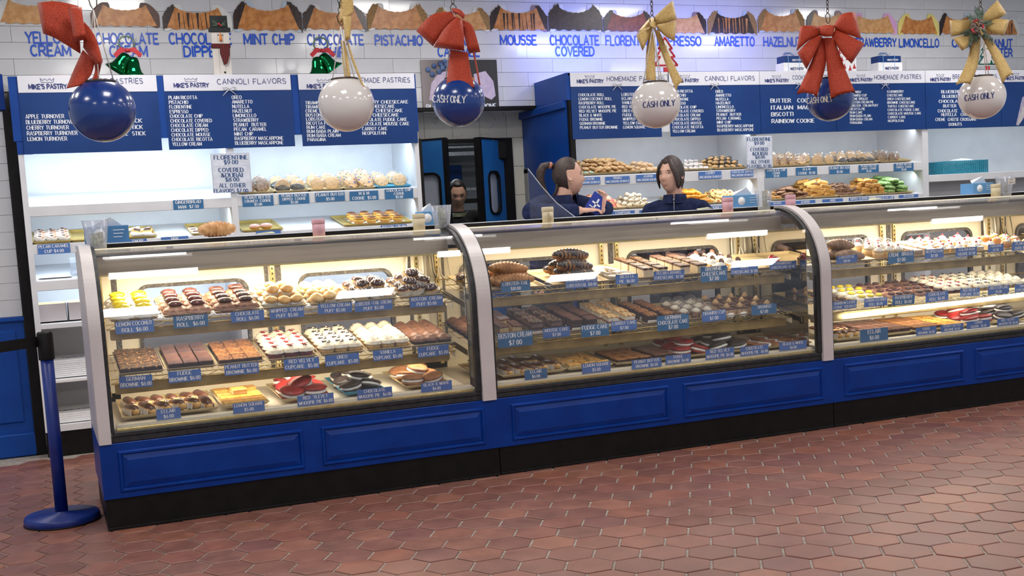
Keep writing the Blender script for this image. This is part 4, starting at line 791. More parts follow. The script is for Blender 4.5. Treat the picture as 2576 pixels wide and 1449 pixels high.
obj('sheet', MB().box(-W_ / 2, W_ / 2, 0, .006, -H_ / 2, H_ / 2), gradmat('poster_print', [(0, (150, 140, 140)), (.3, (96, 88, 88)), (.45, (40, 38, 40)), (1, (34, 33, 36))]), po)
LIL = M('lilac_cream', (196, 178, 204), (208, 192, 214), 18, rough=.4)
obj('cream', MB().prism([((.0 + x) * W_, z * H_) for x, z in ((-.42, -.26), (-.38, .05), (-.28, .24), (-.12, .30), (-.02, .1), (-.05, -.25), (-.2, -.38))], -.002, 0), LIL, po)
obj('cream', MB().prism([(x * W_, z * H_) for x, z in ((.18, .22), (.34, .28), (.44, .08), (.46, -.2), (.40, -.28), (.30, -.2), (.2, 0))], -.002, 0), LIL, po)
obj('shell', MB().prism([(x * W_, z * H_) for x, z in ((-.08, -.2), (.0, .16), (.2, .16), (.32, -.14), (.2, -.3), (0, -.32))], -.0015, 0), SH1, po)
BB = M('blueberry', (44, 66, 110), (84, 112, 158), 30, rough=.5)
for x, z in ((-.41, .31), (-.36, .22), (-.33, .38), (-.27, .27), (-.25, .42), (-.22, .34), (-.17, .40), (-.19, .46)):
    b_ = obj('blueberry', MB().ell((x * W_, -.004, z * H_), (.021, .006, .021), 12, 8), BB, po)
mb = MB(); put_text(mb, 'BLUEBERRY MASCARPONE', Vector((-.46 * W_, -.003, -.455 * H_)), Vector((.46 * W_, -.003, -.455 * H_)), .10 * H_, 'serif', 1.2); obj('lettering', mb, TXTW, po)
# ================================================================== PASTRY MATERIALS
def Mspeck(name, base, cols, sc=160, thr=.32, rough=.5, bump=.4):
    m = bpy.data.materials.new(name); m.use_nodes = True; nt = m.node_tree; P = nt.nodes['Principled BSDF']; N = nt.nodes.new; L = nt.links.new
    tc = N('ShaderNodeTexCoord'); v = N('ShaderNodeTexVoronoi'); v.inputs['Scale'].default_value = sc; L(tc.outputs['Object'], v.inputs['Vector'])
    cr = N('ShaderNodeValToRGB'); cr.color_ramp.interpolation = 'CONSTANT'; e = cr.color_ramp.elements
    while len(e) < len(cols): e.new(.5)
    for i, c in enumerate(cols): e[i].position = i / len(cols); e[i].color = lin(c)
    sp = N('ShaderNodeSeparateColor'); L(v.outputs['Color'], sp.inputs[0]); L(sp.outputs[0], cr.inputs[0])
    lt = N('ShaderNodeMath'); lt.operation = 'LESS_THAN'; lt.inputs[1].default_value = thr; L(v.outputs['Distance'], lt.inputs[0])
    mx = N('ShaderNodeMix'); mx.data_type = 'RGBA'; mx.inputs[6].default_value = lin(base); L(lt.outputs[0], mx.inputs[0]); L(cr.outputs[0], mx.inputs[7]); L(mx.outputs[2], P.inputs['Base Color'])
    b = N('ShaderNodeBump'); b.inputs['Strength'].default_value = bump; b.inputs['Distance'].default_value = .002; b.invert = True; L(v.outputs['Distance'], b.inputs['Height']); L(b.outputs[0], P.inputs['Normal'])
    P.inputs['Roughness'].default_value = rough; _M[name] = m; return m
CRW = M('whipped_cream', (238, 234, 222), (246, 242, 232), 30, rough=.45, bump=.25, bsc=60, sss=.15); CRMB = M('buttercream', (240, 230, 204), (248, 240, 220), 30, rough=.45, bump=.25, bsc=60, sss=.15)
YEL = M('lemon_icing', (236, 208, 12), (246, 226, 40), 40, rough=.3); PINKB = M('raspberry_cream', (164, 116, 92), (190, 144, 118), 50, rough=.45, bump=.3, bsc=70)
CHB = M('chocolate_cream', (128, 88, 66), (154, 110, 86), 50, rough=.45, bump=.3, bsc=70); CHT = M('chocolate_top', (58, 34, 30), (96, 60, 50), 30, rough=.3, bump=.2, bsc=50); RSP = M('raspberry_jam', (104, 52, 46), (64, 40, 38), 60, rough=.2)
CHX = M('choux', (206, 156, 84), (228, 184, 112), 30, rough=.5, bump=.35, bsc=60); CHX2 = M('choux_pale', (222, 180, 112), (238, 204, 142), 30, rough=.5, bump=.35, bsc=60); PCUP = M('paper_cup', (222, 220, 214), (236, 234, 228), 50, rough=.6)
CHG = M('chocolate_glaze', (64, 44, 42), (92, 68, 64), 20, rough=.22, coat=.5); ICW = M('icing_white', (230, 228, 226), (240, 238, 236), 30, rough=.4)
BRG = Mspeck('german_topping', (60, 36, 20), [(150, 104, 54), (92, 58, 32), (176, 130, 74), (48, 30, 22)], 95, .55); BRF = M('fudge_brownie', (92, 58, 44), (124, 84, 66), 18, rough=.35, bump=.2, bsc=40); BRP = M('peanut_brownie', (92, 52, 26), (176, 118, 62), 55, rough=.45, bump=.5, bsc=60, lo=.35, hi=.6); BRS = M('brownie_side', (52, 32, 26), (66, 42, 34), 60, rough=.8, bump=.5, bsc=120)
RV = M('red_velvet', (104, 22, 22), (124, 32, 28), 50, rough=.7, bump=.4, bsc=90); VAN = M('vanilla_cake', (210, 166, 92), (226, 188, 120), 60, rough=.7, bump=.4, bsc=90); CHC = M('chocolate_cake', (56, 32, 24), (72, 44, 34), 60, rough=.8, bump=.5, bsc=90)
FRC = M('chocolate_frosting', (112, 72, 50), (134, 92, 68), 26, rough=.4, bump=.2, bsc=40); RCR = M('red_crumbs', (118, 20, 26), (150, 34, 36), 80, rough=.8, bump=.5); OCR = M('black_crumbs', (40, 28, 26), (66, 50, 46), 80, rough=.8, bump=.5); SPR = Mspeck('rainbow_sprinkles', (244, 236, 220), [(210, 70, 60), (232, 150, 70), (240, 220, 180), (200, 90, 120)], 220, .4)
LSQ = M('lemon_square', (214, 142, 48), (240, 190, 96), 40, rough=.4, bump=.4, bsc=70, lo=.35, hi=.65); WRED = M('red_whoopie', (122, 24, 24), (160, 40, 34), 14, rough=.4, bump=.1); WBLK = M('black_whoopie', (40, 32, 32), (62, 52, 50), 20, rough=.45, bump=.2); WBRN = M('tan_whoopie', (150, 98, 62), (176, 122, 82), 14, rough=.45, bump=.15, bsc=50)
LOB = M('flaky_pastry', (152, 104, 60), (192, 142, 92), 18, rough=.6, bump=.4, bsc=60); DIP = M('dipped_chocolate', (52, 48, 50), (84, 80, 82), 14, rough=.28, coat=.3); CAKE = M('sponge', (214, 186, 132), (228, 204, 154), 60, rough=.8, bump=.4, bsc=110); MOU = M('mousse', (120, 92, 84), (138, 108, 98), 30, rough=.6)
CHS = M('cheesecake', (222, 204, 168), (232, 216, 184), 40, rough=.55, bump=.2); CARM = Mspeck('caramel_nuts', (72, 44, 30), [(206, 180, 140), (110, 70, 40), (58, 36, 28)], 110, .42); CARR = M('caramel_crumb', (206, 138, 52), (238, 214, 160), 60, rough=.6, bump=.5, lo=.42, hi=.56); STRW = M('strawberry_glaze', (150, 8, 14), (190, 24, 26), 30, rough=.08, coat=1)
CAP = M('mocha_swirl', (206, 168, 116), (218, 182, 132), 20, rough=.45); CHRY = M('cherry', (196, 34, 44), (214, 52, 58), 20, rough=.2, coat=.5); PWD = M('powdered', (226, 218, 212), (190, 168, 158), 60, rough=.8, lo=.45, hi=.7); BABA = M('rum_baba', (190, 130, 60), (216, 160, 84), 26, rough=.35)
COOK = M('cookie_tan', (206, 164, 112), (222, 184, 134), 60, rough=.7, bump=.4, bsc=110); MMC = Mspeck('candy_cookie', (214, 176, 128), [(60, 90, 170), (180, 60, 50), (90, 140, 70), (90, 58, 40), (214, 176, 128), (214, 176, 128)], 70, .36); CCC = Mspeck('chip_cookie', (214, 178, 126), [(80, 54, 38), (214, 178, 126), (190, 150, 104)], 80, .3); CRN = M('crunch_cookie', (112, 84, 64), (164, 132, 102), 80, rough=.7, bump=.5)
PIG = Mspeck('pignoli', (206, 164, 112), [(226, 190, 142), (186, 140, 92), (236, 206, 164)], 120, .5, .6, .9); ALM = M('almond_macaroon', (226, 190, 150), (236, 206, 170), 30, rough=.6, bump=.4); WSU = M('sugared_macaroon', (226, 222, 220), (238, 234, 232), 60, rough=.8, bump=.4); MINT = M('mint_cookie', (176, 214, 196), (200, 230, 216), 30); PNKC = M('pink_swirl_cookie', (236, 190, 140), (222, 118, 104), 38, rough=.6, lo=.47, hi=.53); COCO = M('coconut_cookie', (214, 194, 164), (232, 218, 196), 60, rough=.8, bump=.5)
ORG = M('orange_crescent', (206, 136, 30), (230, 164, 50), 26, rough=.4, bump=.3); THB = M('butter_cookie', (232, 200, 130), (240, 214, 152), 30, rough=.55, bump=.2); BIS = M('biscotti', (190, 134, 70), (220, 172, 104), 40, rough=.7, bump=.4, bsc=80); BISC = M('biscotti_cut', (226, 178, 96), (206, 148, 66), 70, rough=.8, bump=.4); BISD = M('dark_biscotti', (98, 68, 52), (140, 106, 84), 60, rough=.7, bump=.5); PISM = M('pistachio_cookie', (112, 150, 82), (160, 192, 124), 70, rough=.8, bump=.9, bsc=90); ROCK = M('nut_bark', (122, 84, 60), (176, 136, 108), 60, rough=.8, bump=.9, bsc=80)
SPD = Mspeck('sprinkle_donut', (232, 190, 180), [(240, 240, 236), (226, 80, 80), (240, 200, 90), (250, 250, 246), (230, 140, 170)], 260, .5); DNT = M('fried_dough', (206, 146, 74), (224, 168, 92), 24, rough=.5); CRO = M('croissant', (184, 130, 78), (218, 170, 116), 26, rough=.45, bump=.4, bsc=50)
# ================================================================== PASTRY PROTOTYPES (first use moves the prototype itself)
RP = random.Random(5); USED = {}
def solo(name, cat, mb, mat, kids=()):
    o = obj(name, mb, mat); o['category'] = cat
    for kn, kmb, km in kids: obj(kn, kmb, km, o)
    return o
def swirl(mb, r, h, z0=0, n=16, m=9, lobes=7, amp=.12, tw=.5, sx=1, sy=1, tip=.12):
    prf = [(r * math.cos(t * math.pi / 2) ** .8 * (1 if t < .97 else tip) + r * .05 * math.sin(t * 18), z0 + h * t) for t in [k / m for k in range(m + 1)]]
    return mb.lathe(prf, n, sx=sx, sy=sy, wob=lambda i, j: 1 + amp * math.cos(lobes * (2 * math.pi * i / n + tw * j)))
def disc(mb, r, h, z=0, n=16, c=(0, 0), sx=1, sy=1, e=.3, M_=None): return mb.lathe([(r * .9, z), (r, z + h * e), (r, z + h * (1 - e)), (r * .8, z + h * .96), (r * .3, z + h)], n, (c[0], c[1], 0), M_, sx, sy)
def cup(mb, r0, r1, h, z=0, n=24, fl=.05): return mb.lathe([(r0, z), (r1, z + h)], n, wob=lambda i, j: 1 + fl * (i % 2), cap=False).lathe([(.001, z + .001), (r0, z + .001)], n, cap=False)
def ridged(L_, r, rid, bend=0, flat=.8, n=12, a=.10):
    P, Q_ = [], []; m = rid * 3
    for k in range(m + 1):
        t = k / m; x = (t - .5) * L_; P.append((x, -bend * (2 * t - 1) ** 2 * L_, r * .75)); k_ = max(.22, math.sin(math.pi * (t * .9 + .05)) ** .6); q = r * k_ * (1 + a * 1.3 * ((k % 3) - 1.2)); Q_.append((q, q * flat))
    return MB().tube(P, Q_, n)
def P_roll(nm, cream, top, cat='cream roll'):
    return solo(nm, cat, swirl(MB(), .057, .036, .006, 30, 9, 10, .09, .30, 1.0, .92).lathe([(.050, 0), (.056, .014)], 30, sx=1, sy=.92, wob=lambda i, j: 1 + .05 * math.cos(i * 2.1)), cream, [('topping', MB().ell((0, 0, .039), (.034, .030, .011), 14, 6, wob=.08, rnd=RP), top)])
def P_puff(nm, filling, shell, cat='cream puff'):
    return solo(nm, cat, MB().ell((0, 0, .016), (.034, .034, .018), 14, 7, wob=.05, rnd=RP), filling, [('shell', MB().ell((.004, -.006, .036), (.031, .030, .016), 12, 6, rotM(.25, 0, 0), .08, RP), shell), ('paper_cup', cup(MB(), .028, .040, .016), PCUP)])
def P_dip(nm):
    o = solo(nm, 'cream puff', MB().ell((0, 0, .022), (.032, .030, .021), 12, 7, wob=.05, rnd=RP), CHX, [('glaze', MB().ell((0, 0, .029), (.033, .031, .018), 14, 7, wob=.03, rnd=RP), CHG), ('paper_cup', cup(MB(), .030, .044, .022), PCUP)])
    z = MB()
    for k in range(4):
        x = -.02 + .013 * k; z.tube([(x, -.026, .036), (x + .006, -.01, .046), (x + .002, .012, .046), (x + .008, .026, .036)], .0016, 4)
    obj('icing_drizzle', z, ICW, o, kind='stuff'); return o
def P_sq(nm, cat, w, d, h, side, top, th=.004, kids=()):
    return solo(nm, cat, MB().box(-w / 2, w / 2, -d / 2, d / 2, 0, h, b=.002), side, [('topping', MB().box(-w / 2 - .001, w / 2 + .001, -d / 2 - .001, d / 2 + .001, h - .003, h + th, b=.002), top)] + list(kids))
def P_cup(nm, cake, fr, top=None):
    kids = [('frosting', swirl(MB(), .039, .034, .026, 20, 8, 8, .11, .45), fr)]
    if top: kids.append(('sprinkles', MB().ell((0, 0, .052), (.020, .018, .006), 9, 5, wob=.4, rnd=RP), top))
    return solo(nm, 'cupcake', MB().lathe([(.026, 0), (.035, .028)], 22, wob=lambda i, j: 1 + .04 * (i % 2)), cake, kids)
PR = {}
PR['lemon'] = P_roll('coconut_roll', CRW, YEL); PR['rasp'] = P_roll('raspberry_roll', PINKB, RSP); PR['choco'] = P_roll('chocolate_roll', CHB, CHT)
PR['wpuff'] = P_puff('cream_puff', CRW, CHX); PR['ypuff'] = P_puff('cream_puff', CHX2, CHX2); PR['dpuff'] = P_dip('glazed_puff')
PR['german'] = P_sq('brownie', 'brownie', .066, .088, .026, BRS, BRG, .006); PR['fudge'] = P_sq('brownie', 'brownie', .066, .088, .030, BRS, BRF); PR['peanut'] = P_sq('brownie', 'brownie', .066, .088, .026, BRS, BRP)
PR['rvc'] = P_cup('cupcake', RV, CRMB, RCR); PR['orc'] = P_cup('cupcake', VAN, CRMB, OCR); PR['vac'] = P_cup('cupcake', VAN, CRMB, SPR)
PR['fuc'] = solo('cupcake', 'cupcake', MB().lathe([(.026, 0), (.034, .026)], 22, wob=lambda i, j: 1 + .04 * (i % 2)), CHC, [('frosting', swirl(MB(), .040, .032, .020, 20, 8, 1, .04, .5, tip=.3), FRC)])
PR['ecl'] = solo('eclair', 'eclair', MB().tube([(0, -.075, .018), (0, -.045, .02), (0, 0, .021), (0, .045, .02), (0, .075, .018)], [.011, .021, .022, .021, .011], 12), CHX, [('chocolate_glaze', MB().tube([(0, -.068, .027), (0, -.04, .031), (0, 0, .032), (0, .04, .031), (0, .068, .027)], [(.010, .007), (.020, .014), (.021, .014), (.020, .014), (.010, .007)], 10), M('eclair_glaze', (78, 46, 34), (100, 62, 46), 20, rough=.3)), ('paper_cup', MB().box(-.024, -.021, -.06, .06, 0, .024).box(.021, .024, -.06, .06, 0, .024), PCUP)])
PR['lsq'] = P_sq('lemon_square', 'lemon square', .068, .075, .020, CAKE, LSQ, .005)
def whoop(nm, mat, cr=CRW, r=.052): return solo(nm, 'whoopie pie', MB().ell((0, 0, .010), (r, r, .010), 18, 6), mat, [('filling', MB().lathe([(r * .8, .014), (r * .96, .02), (r * .8, .028)], 22, wob=lambda i, j: 1 + .03 * (i % 2)), cr), ('upper_cake', MB().ell((0, 0, .034), (r, r, .011), 18, 6), mat)])
PR['wr'] = whoop('whoopie_pie', WRED); PR['wk'] = whoop('whoopie_pie', WBLK); PR['wb'] = whoop('whoopie_pie', WBRN)
PR['bw'] = solo('frosted_cookie', 'cookie', disc(MB(), .055, .010, n=20), WBRN, [('icing', disc(MB(), .047, .004, .009, 18, (.006, 0)), M('cookie_icing', (168, 112, 78), (186, 128, 92), 12, rough=.3)), ('white_rim', MB().tube([(.05 * math.cos(a), .05 * math.sin(a), .011) for a in [k * .3 - 1.2 for k in range(9)]], .006, 6), ICW)])
PR['lob'] = solo('lobster_tail_pastry', 'pastry', ridged(.20, .040, 11, .06), LOB); PR['lob2'] = solo('lobster_tail_pastry', 'pastry', ridged(.17, .036, 9, .05), M('dusty_pastry', (132, 104, 84), (168, 140, 118), 24, rough=.7, bump=.4, bsc=50))
PR['dlob'] = solo('dipped_lobster_tail', 'pastry', ridged(.19, .038, 9, .05), LOB, [('chocolate_coat', MB().add(*(lambda q: ([(x, y * 1.04, z + .007) for x, y, z in q.v], q.f))(ridged(.192, .037, 11, .05, .72)), smooth=True), DIP)])
PR['ric'] = solo('ricotta_tart', 'tart', MB().lathe([(.030, 0), (.040, .018)], 16), CHX2, [('filling', MB().ell((0, 0, .018), (.034, .034, .008), 12, 5), M('ricotta', (222, 190, 168), (232, 204, 184), 20)), ('paper_cup', cup(MB(), .034, .052, .024), PCUP)])
PR['pec'] = P_sq('pecan_cheesecake', 'cheesecake', .060, .08, .040, CHS, CARM, .008); PR['bch'] = P_sq('brownie_cheesecake', 'cheesecake', .062, .08, .040, CHS, M('brownie_crumble', (84, 58, 46), (120, 92, 76), 60, rough=.6, bump=.8), .008)
PR['och'] = P_sq('cookie_cheesecake', 'cheesecake', .064, .08, .026, VAN, CRW, .004, [('whipped_cream', swirl(MB(), .034, .024, .028, 16, 6, 6, .1, .5), CRW), ('cookie', MB().lathe([(.018, -.003), (.018, .003)], 12, M=rotM(.9, .2, 0, (.008, 0, .050))), BRF)])
PR['bos'] = solo('boston_cream_slice', 'cake slice', MB().prismx([(-.05, 0), (.05, 0), (.05, .05), (-.05, .05)], -.03, .03), CAKE, [('chocolate_top', MB().box(-.032, .032, -.052, .052, .048, .060, b=.003), FRC), ('cream_layer', MB().box(-.031, .031, -.051, .051, .026, .034), M('custard', (222, 170, 84), (230, 180, 96)))])
def layer(nm, c1, c2, top, h=.05, w=.064): return solo(nm, 'cake slice', MB().box(-w / 2, w / 2, -.04, .04, 0, h, b=.002), c1, [('middle_layer', MB().box(-w / 2 - .001, w / 2 + .001, -.041, .041, h * .45, h * .6), c2), ('topping', MB().box(-w / 2 - .002, w / 2 + .002, -.042, .042, h - .006, h + .004, b=.003), top), ('paper_cup', MB().box(-w / 2 - .004, w / 2 + .004, -.048, -.045, 0, .016, b=.001), PCUP)])
PR['mou'] = layer('mousse_cake', MOU, CHC, CARM); PR['fuk'] = layer('fudge_cake', CHC, M('fudge_line', (88, 54, 42)), M('chocolate_crumb', (96, 60, 46), (120, 80, 62), 90, bump=.8)); PR['car'] = layer('carrot_cake', CRMB, M('carrot_sponge', (150, 88, 48)), CARR); PR['ger'] = layer('german_cake', CHC, CHC, M('caramel_top', (196, 130, 60), (110, 74, 50), 70, rough=.5, bump=.8), .036)
PR['dome'] = solo('dessert_cup', 'dessert cup', MB().lathe([(.024, 0), (.032, .038)], 18), M('trifle', (186, 146, 108), (110, 76, 58), 60, lo=.4, hi=.6), [('whipped_cream', swirl(MB(), .026, .022, .038, 14, 5, 6, .1, .5), CRMB), ('dome_lid', MB().lathe([(.035, .036), (.036, .052), (.031, .068), (.02, .08), (.004, .085)], 18), DOME)])
PR['domw'] = solo('dessert_cup', 'dessert cup', MB().lathe([(.026, 0), (.034, .044)], 18), M('custard_pale', (222, 186, 130), (230, 198, 146), 9), [('whipped_cream', swirl(MB(), .027, .026, .044, 14, 5, 6, .1, .5), CRW), ('cherry', MB().ell((0, 0, .074), (.007, .007, .007), 8, 6), CHRY), ('dome_lid', MB().lathe([(.036, .042), (.037, .060), (.032, .078), (.02, .09), (.004, .095)], 18), DOME)])
PR['tir'] = P_sq('tiramisu_slice', 'cake slice', .066, .08, .034, M('tiramisu_side', (176, 140, 104), (206, 176, 140), 50), CHT, .004, [('mocha_swirl', swirl(MB(), .018, .026, .036, 14, 6, 6, .14, .6), CAP), ('paper_cup', MB().ell((0, -.04, .004), (.03, .012, .014), 14, 5), PCUP)])
PR['strw'] = solo('strawberry_cheesecake', 'cheesecake', MB().lathe([(.040, 0), (.042, .03)], 18), CHS, [('strawberry_topping', MB().ell((-.012, 0, .045), (.026, .026, .02), 12, 7).ell((.016, -.006, .042), (.022, .022, .018), 12, 7).ell((0, .012, .054), (.02, .02, .014), 12, 7).ell((0, 0, .032), (.045, .043, .014), 16, 6), STRW)])
PR['neo'] = P_sq('napoleon_slice', 'cake slice', .066, .10, .036, M('puff_layers', (206, 184, 150), (160, 130, 100), 9, stretch=(1, 1, 30)), PWD, .003)
PR['rum'] = P_sq('rum_square', 'cake slice', .062, .07, .040, M('rum_sponge', (216, 178, 104), (196, 150, 84), 9, stretch=(1, 1, 14)), CRW, .003, [('whipped_cream', swirl(MB(), .028, .030, .040, 16, 6, 7, .12, .5), CRW), ('cherry', MB().ell((0, 0, .073), (.008, .008, .008), 8, 6), CHRY)])
PR['par'] = P_sq('cherry_square', 'cake slice', .068, .08, .032, M('pale_sponge', (212, 180, 130), (226, 200, 154), 30), CRW, .003, [('whipped_cream', swirl(MB(), .030, .028, .032, 16, 6, 7, .12, .5), CRW), ('cherry', MB().ell((0, 0, .062), (.008, .008, .008), 8, 6), CHRY)])
PR['baba'] = solo('rum_baba', 'pastry', MB().ell((0, 0, .024), (.036, .030, .026), 12, 7, wob=.05, rnd=RP), BABA, [('cream', MB().ell((0, -.01, .044), (.018, .016, .01), 10, 5), CRW), ('cherry', MB().ell((0, -.01, .054), (.005, .005, .005), 7, 5), CHRY)])
PR['rain'] = P_sq('layer_cookie', 'cookie', .05, .04, .016, M('layer_red', (150, 40, 30), (96, 110, 60), 9), CHT, .006)
PR['pcup'] = solo('caramel_cup', 'dessert cup', MB().lathe([(.026, 0), (.034, .026)], 24, wob=lambda i, j: 1 + .04 * (i % 2)), PCUP, [('filling', MB().ell((0, 0, .026), (.032, .032, .006), 12, 5), M('cup_filling', (176, 116, 78), (230, 220, 214), 60, lo=.45, hi=.55)), ('nut', MB().ell((0, 0, .033), (.010, .006, .004), 8, 4), CHT)])
PR['smo'] = solo('toasted_bar', 'bar cookie', MB().box(-.03, .03, -.045, .045, 0, .016, b=.004), BIS, [('paper_cup', MB().box(-.036, .036, -.06, -.02, .0, .020, b=.006), PCUP), ('chocolate', MB().box(-.02, .02, .01, .045, .015, .02, b=.003), MCH)])
PR['spd'] = solo('sprinkle_doughnut', 'doughnut', MB().ell((0, 0, .024), (.046, .034, .024), 14, 8), DNT, [('icing', MB().ell((0, 0, .029), (.046, .035, .021), 14, 8), SPD)])
PR['bcd'] = solo('cream_doughnut', 'doughnut', MB().ell((0, 0, .018), (.036, .034, .018), 14, 7), DNT, [('custard', MB().lathe([(.03, .022), (.035, .028), (.03, .034)], 16), M('custard_yellow', (240, 206, 96), (246, 218, 120))), ('upper_bun', MB().ell((0, 0, .042), (.036, .034, .016), 14, 7), DNT), ('chocolate_top', MB().ell((0, 0, .053), (.030, .028, .008), 14, 6, wob=.06, rnd=RP), FRC), ('paper_cup', cup(MB(), .036, .05, .012), PCUP)])
def bagged(nm, mat, two=None, r=.046):
    o = solo(nm, 'cookie', disc(MB(), r, .012, n=18, M_=rotM(1.0, 0, 0, (0, 0, .034))), mat)
    if two: obj('dipped_half', disc(MB(), r * 1.02, .013, n=18, sy=.6, c=(0, -.018), M_=rotM(1.0, 0, 0, (0, 0, .034))), two, o)
    rr = random.Random(3); v = MB().ell((0, .004, .042), (.056, .030, .044), 14, 9, wob=.13, rnd=rr); v.sm = [False] * len(v.sm)
    obj('cellophane_bag', v, CELLO, o); return o
PR['bpc'] = bagged('bagged_cookie', CRN); PR['bpd'] = bagged('bagged_cookie', COOK, DIP); PR['bpb'] = bagged('bagged_cookie', COOK); PR['bmm'] = bagged('bagged_cookie', MMC, r=.05); PR['bcc'] = bagged('bagged_cookie', CCC)
def lump(nm, mat, r, cat='cookie', wob=.12, n=10, m=6): return solo(nm, cat, MB().ell((0, 0, r[2]), r, n, m, wob=wob, rnd=RP), mat)
PR['pig'] = lump('pignoli_cookie', PIG, (.036, .030, .013), wob=.16, n=12); PR['alm'] = lump('almond_cookie', ALM, (.030, .022, .016), wob=.04); PR['dal'] = solo('dipped_macaroon', 'cookie', MB().ell((0, 0, .013), (.036, .022, .013), 12, 6), COOK, [('chocolate_end', MB().ell((.014, 0, .014), (.024, .0225, .0135), 12, 6), DIP)])
PR['chm'] = solo('cherry_macaroon', 'cookie', MB().ell((0, 0, .012), (.026, .024, .012), 10, 6, wob=.06, rnd=RP), WSU, [('cherry', MB().ell((0, -.004, .022), (.006, .006, .004), 7, 4), CHRY)]); PR['mnt'] = lump('mint_cookie', MINT, (.026, .022, .014), wob=.04)
PR['pnk'] = solo('swirl_cookie', 'cookie', MB().lathe([(.030, 0), (.034, .004), (.034, .010), (.028, .014)], 16), PNKC); PR['coc'] = lump('coconut_cookie', COCO, (.030, .026, .018)); PR['wht'] = lump('white_meringue', WSU, (.032, .028, .020))
PR['org'] = solo('orange_crescent', 'pastry', ridged(.085, .020, 4, .10), ORG); PR['thb'] = solo('thumbprint_cookie', 'cookie', MB().tube([(.018 * math.cos(a), .018 * math.sin(a), .008) for a in [k * .524 for k in range(12)]], .010, 6, close=True), THB, [('jam', MB().ell((0, 0, .010), (.009, .009, .004), 8, 4), CHRY)])
PR['bis'] = solo('biscotti', 'biscotti', MB().box(-.055, .055, -.012, .012, 0, .030, b=.004), BIS, [('cut_face', MB().box(-.05, .05, -.0135, -.012, .003, .027, b=.0006), BISC)]); PR['bid'] = solo('biscotti', 'biscotti', MB().box(-.035, .035, -.012, .012, 0, .026, b=.006), BISD, [('cut_face', MB().box(-.03, .03, -.0135, -.012, .003, .023, b=.0006), ROCK)])
PR['bic'] = solo('biscotti', 'biscotti', MB().box(-.030, .030, -.022, .022, 0, .028, b=.004), BIS, [('cut_face', MB().box(-.026, .026, -.0235, -.022, .003, .025, b=.0006), BISC)]); PR['pis'] = lump('pistachio_cookie', PISM, (.060, .034, .016), wob=.18, n=14, m=7); PR['rck'] = lump('nut_bark', ROCK, (.062, .034, .013), wob=.2, n=14, m=6); PR['see'] = lump('seeded_cookie', BIS, (.03, .02, .014), wob=.05)
ORD = ['first', 'second', 'third', 'fourth', 'fifth', 'sixth', 'seventh', 'eighth', 'ninth', 'tenth', 'eleventh', 'twelfth', 'thirteenth', 'fourteenth', 'fifteenth']
def colw(i, n):
    if n == 1: return ''
    if n == 2: return ('left', 'right')[i]
    if i == 0: return 'leftmost'
    if i == n - 1: return 'rightmost'
    if n == 3: return 'middle'
    return ORD[i] + ' from left'
def roww(j, n):
    if n == 1: return ''
    return 'front row' if j == 0 else 'back row' if j == n - 1 else (ORD[j] + ' row')
SCM = {'wpuff': 1.15, 'ypuff': 1.18, 'dpuff': 1.2, 'rvc': 1.12, 'orc': 1.12, 'vac': 1.12, 'fuc': 1.12, 'ecl': 1.16, 'wr': 1.2, 'wk': 1.22, 'wb': 1.2, 'bw': 1.15, 'lob': 1.12, 'dlob': 1.12, 'lob2': 1.2, 'ric': 1.35, 'dome': 1.2, 'domw': 1.18, 'tir': 1.08, 'strw': 1.15, 'baba': 1.15, 'coc': .8, 'alm': .9}
ZS = {'lemon': 1.25, 'rasp': 1.2, 'choco': 1.2, 'mou': 1.35, 'fuk': 1.3, 'car': 1.25, 'ger': 1.5, 'pec': 1.25, 'bch': 1.25, 'och': 1.15, 'bos': 1.25, 'neo': 1.15, 'tir': 1.1}
def put(key, loc, rot, label, group, sc=1):
    o = put_(key, loc, rot, label, group, sc * SCM.get(key, 1)); s_ = sc * SCM.get(key, 1); o.scale = (s_, s_, s_ * ZS.get(key, 1)); return o
def put_(key, loc, rot, label, group, sc=1):
    p = PR[key]
    if key not in USED: USED[key] = p; o = p; o.location = loc; o.rotation_mode = 'ZYX'; o.rotation_euler = rot; o.scale = (sc,) * 3; o['label'] = label; o['group'] = group; return o
    return dup(p, loc, rot, label, group, sc)
def tray(loc, tilt, w, d, mat, label, h=.014):
    mb = MB(); e = .012
    V = [(-w / 2 + e, e, 0), (w / 2 - e, e, 0), (w / 2 - e, d - e, 0), (-w / 2 + e, d - e, 0), (-w / 2, 0, h), (w / 2, 0, h), (w / 2, d, h), (-w / 2, d, h), (-w / 2 - .005, -.005, h), (w / 2 + .005, -.005, h), (w / 2 + .005, d + .005, h), (-w / 2 - .005, d + .005, h),
         (-w / 2 + e, e, -.002), (w / 2 - e, e, -.002), (w / 2 - e, d - e, -.002), (-w / 2 + e, d - e, -.002), (-w / 2 - .005, -.005, h - .002), (w / 2 + .005, -.005, h - .002), (w / 2 + .005, d + .005, h - .002), (-w / 2 - .005, d + .005, h - .002)]
    F = [(0, 1, 2, 3), (15, 14, 13, 12)]
    for i in range(4):
        j = (i + 1) % 4; F += [(i, i + 4, j + 4, j), (i + 4, i + 8, j + 8, j + 4), (i + 8, i + 16, j + 16, j + 8), (i + 16, i + 12, j + 12, j + 16)]
    o = obj('serving_tray', mb.add(V, F), mat); o.location = loc; o.rotation_euler = (tilt, 0, 0); tag(o, label, 'tray'); return o
TILT = (TC, TC, TD)
def plur(d):
    for k in (' with ', ' in '):
        if k in d: return d.replace(k, 's' + k, 1)
    return d + 's'
def fx(lv, px, d=0):
    X = atY(px, 800, .2).x
    for _ in range(3): X = atY(px, pix(onshelf(lv, X, d))[1], onshelf(lv, X, d).y).x
    return X
SHN = ('upper shelf', 'middle shelf', 'bottom deck'); CN = ('first case', 'middle case', 'right case')
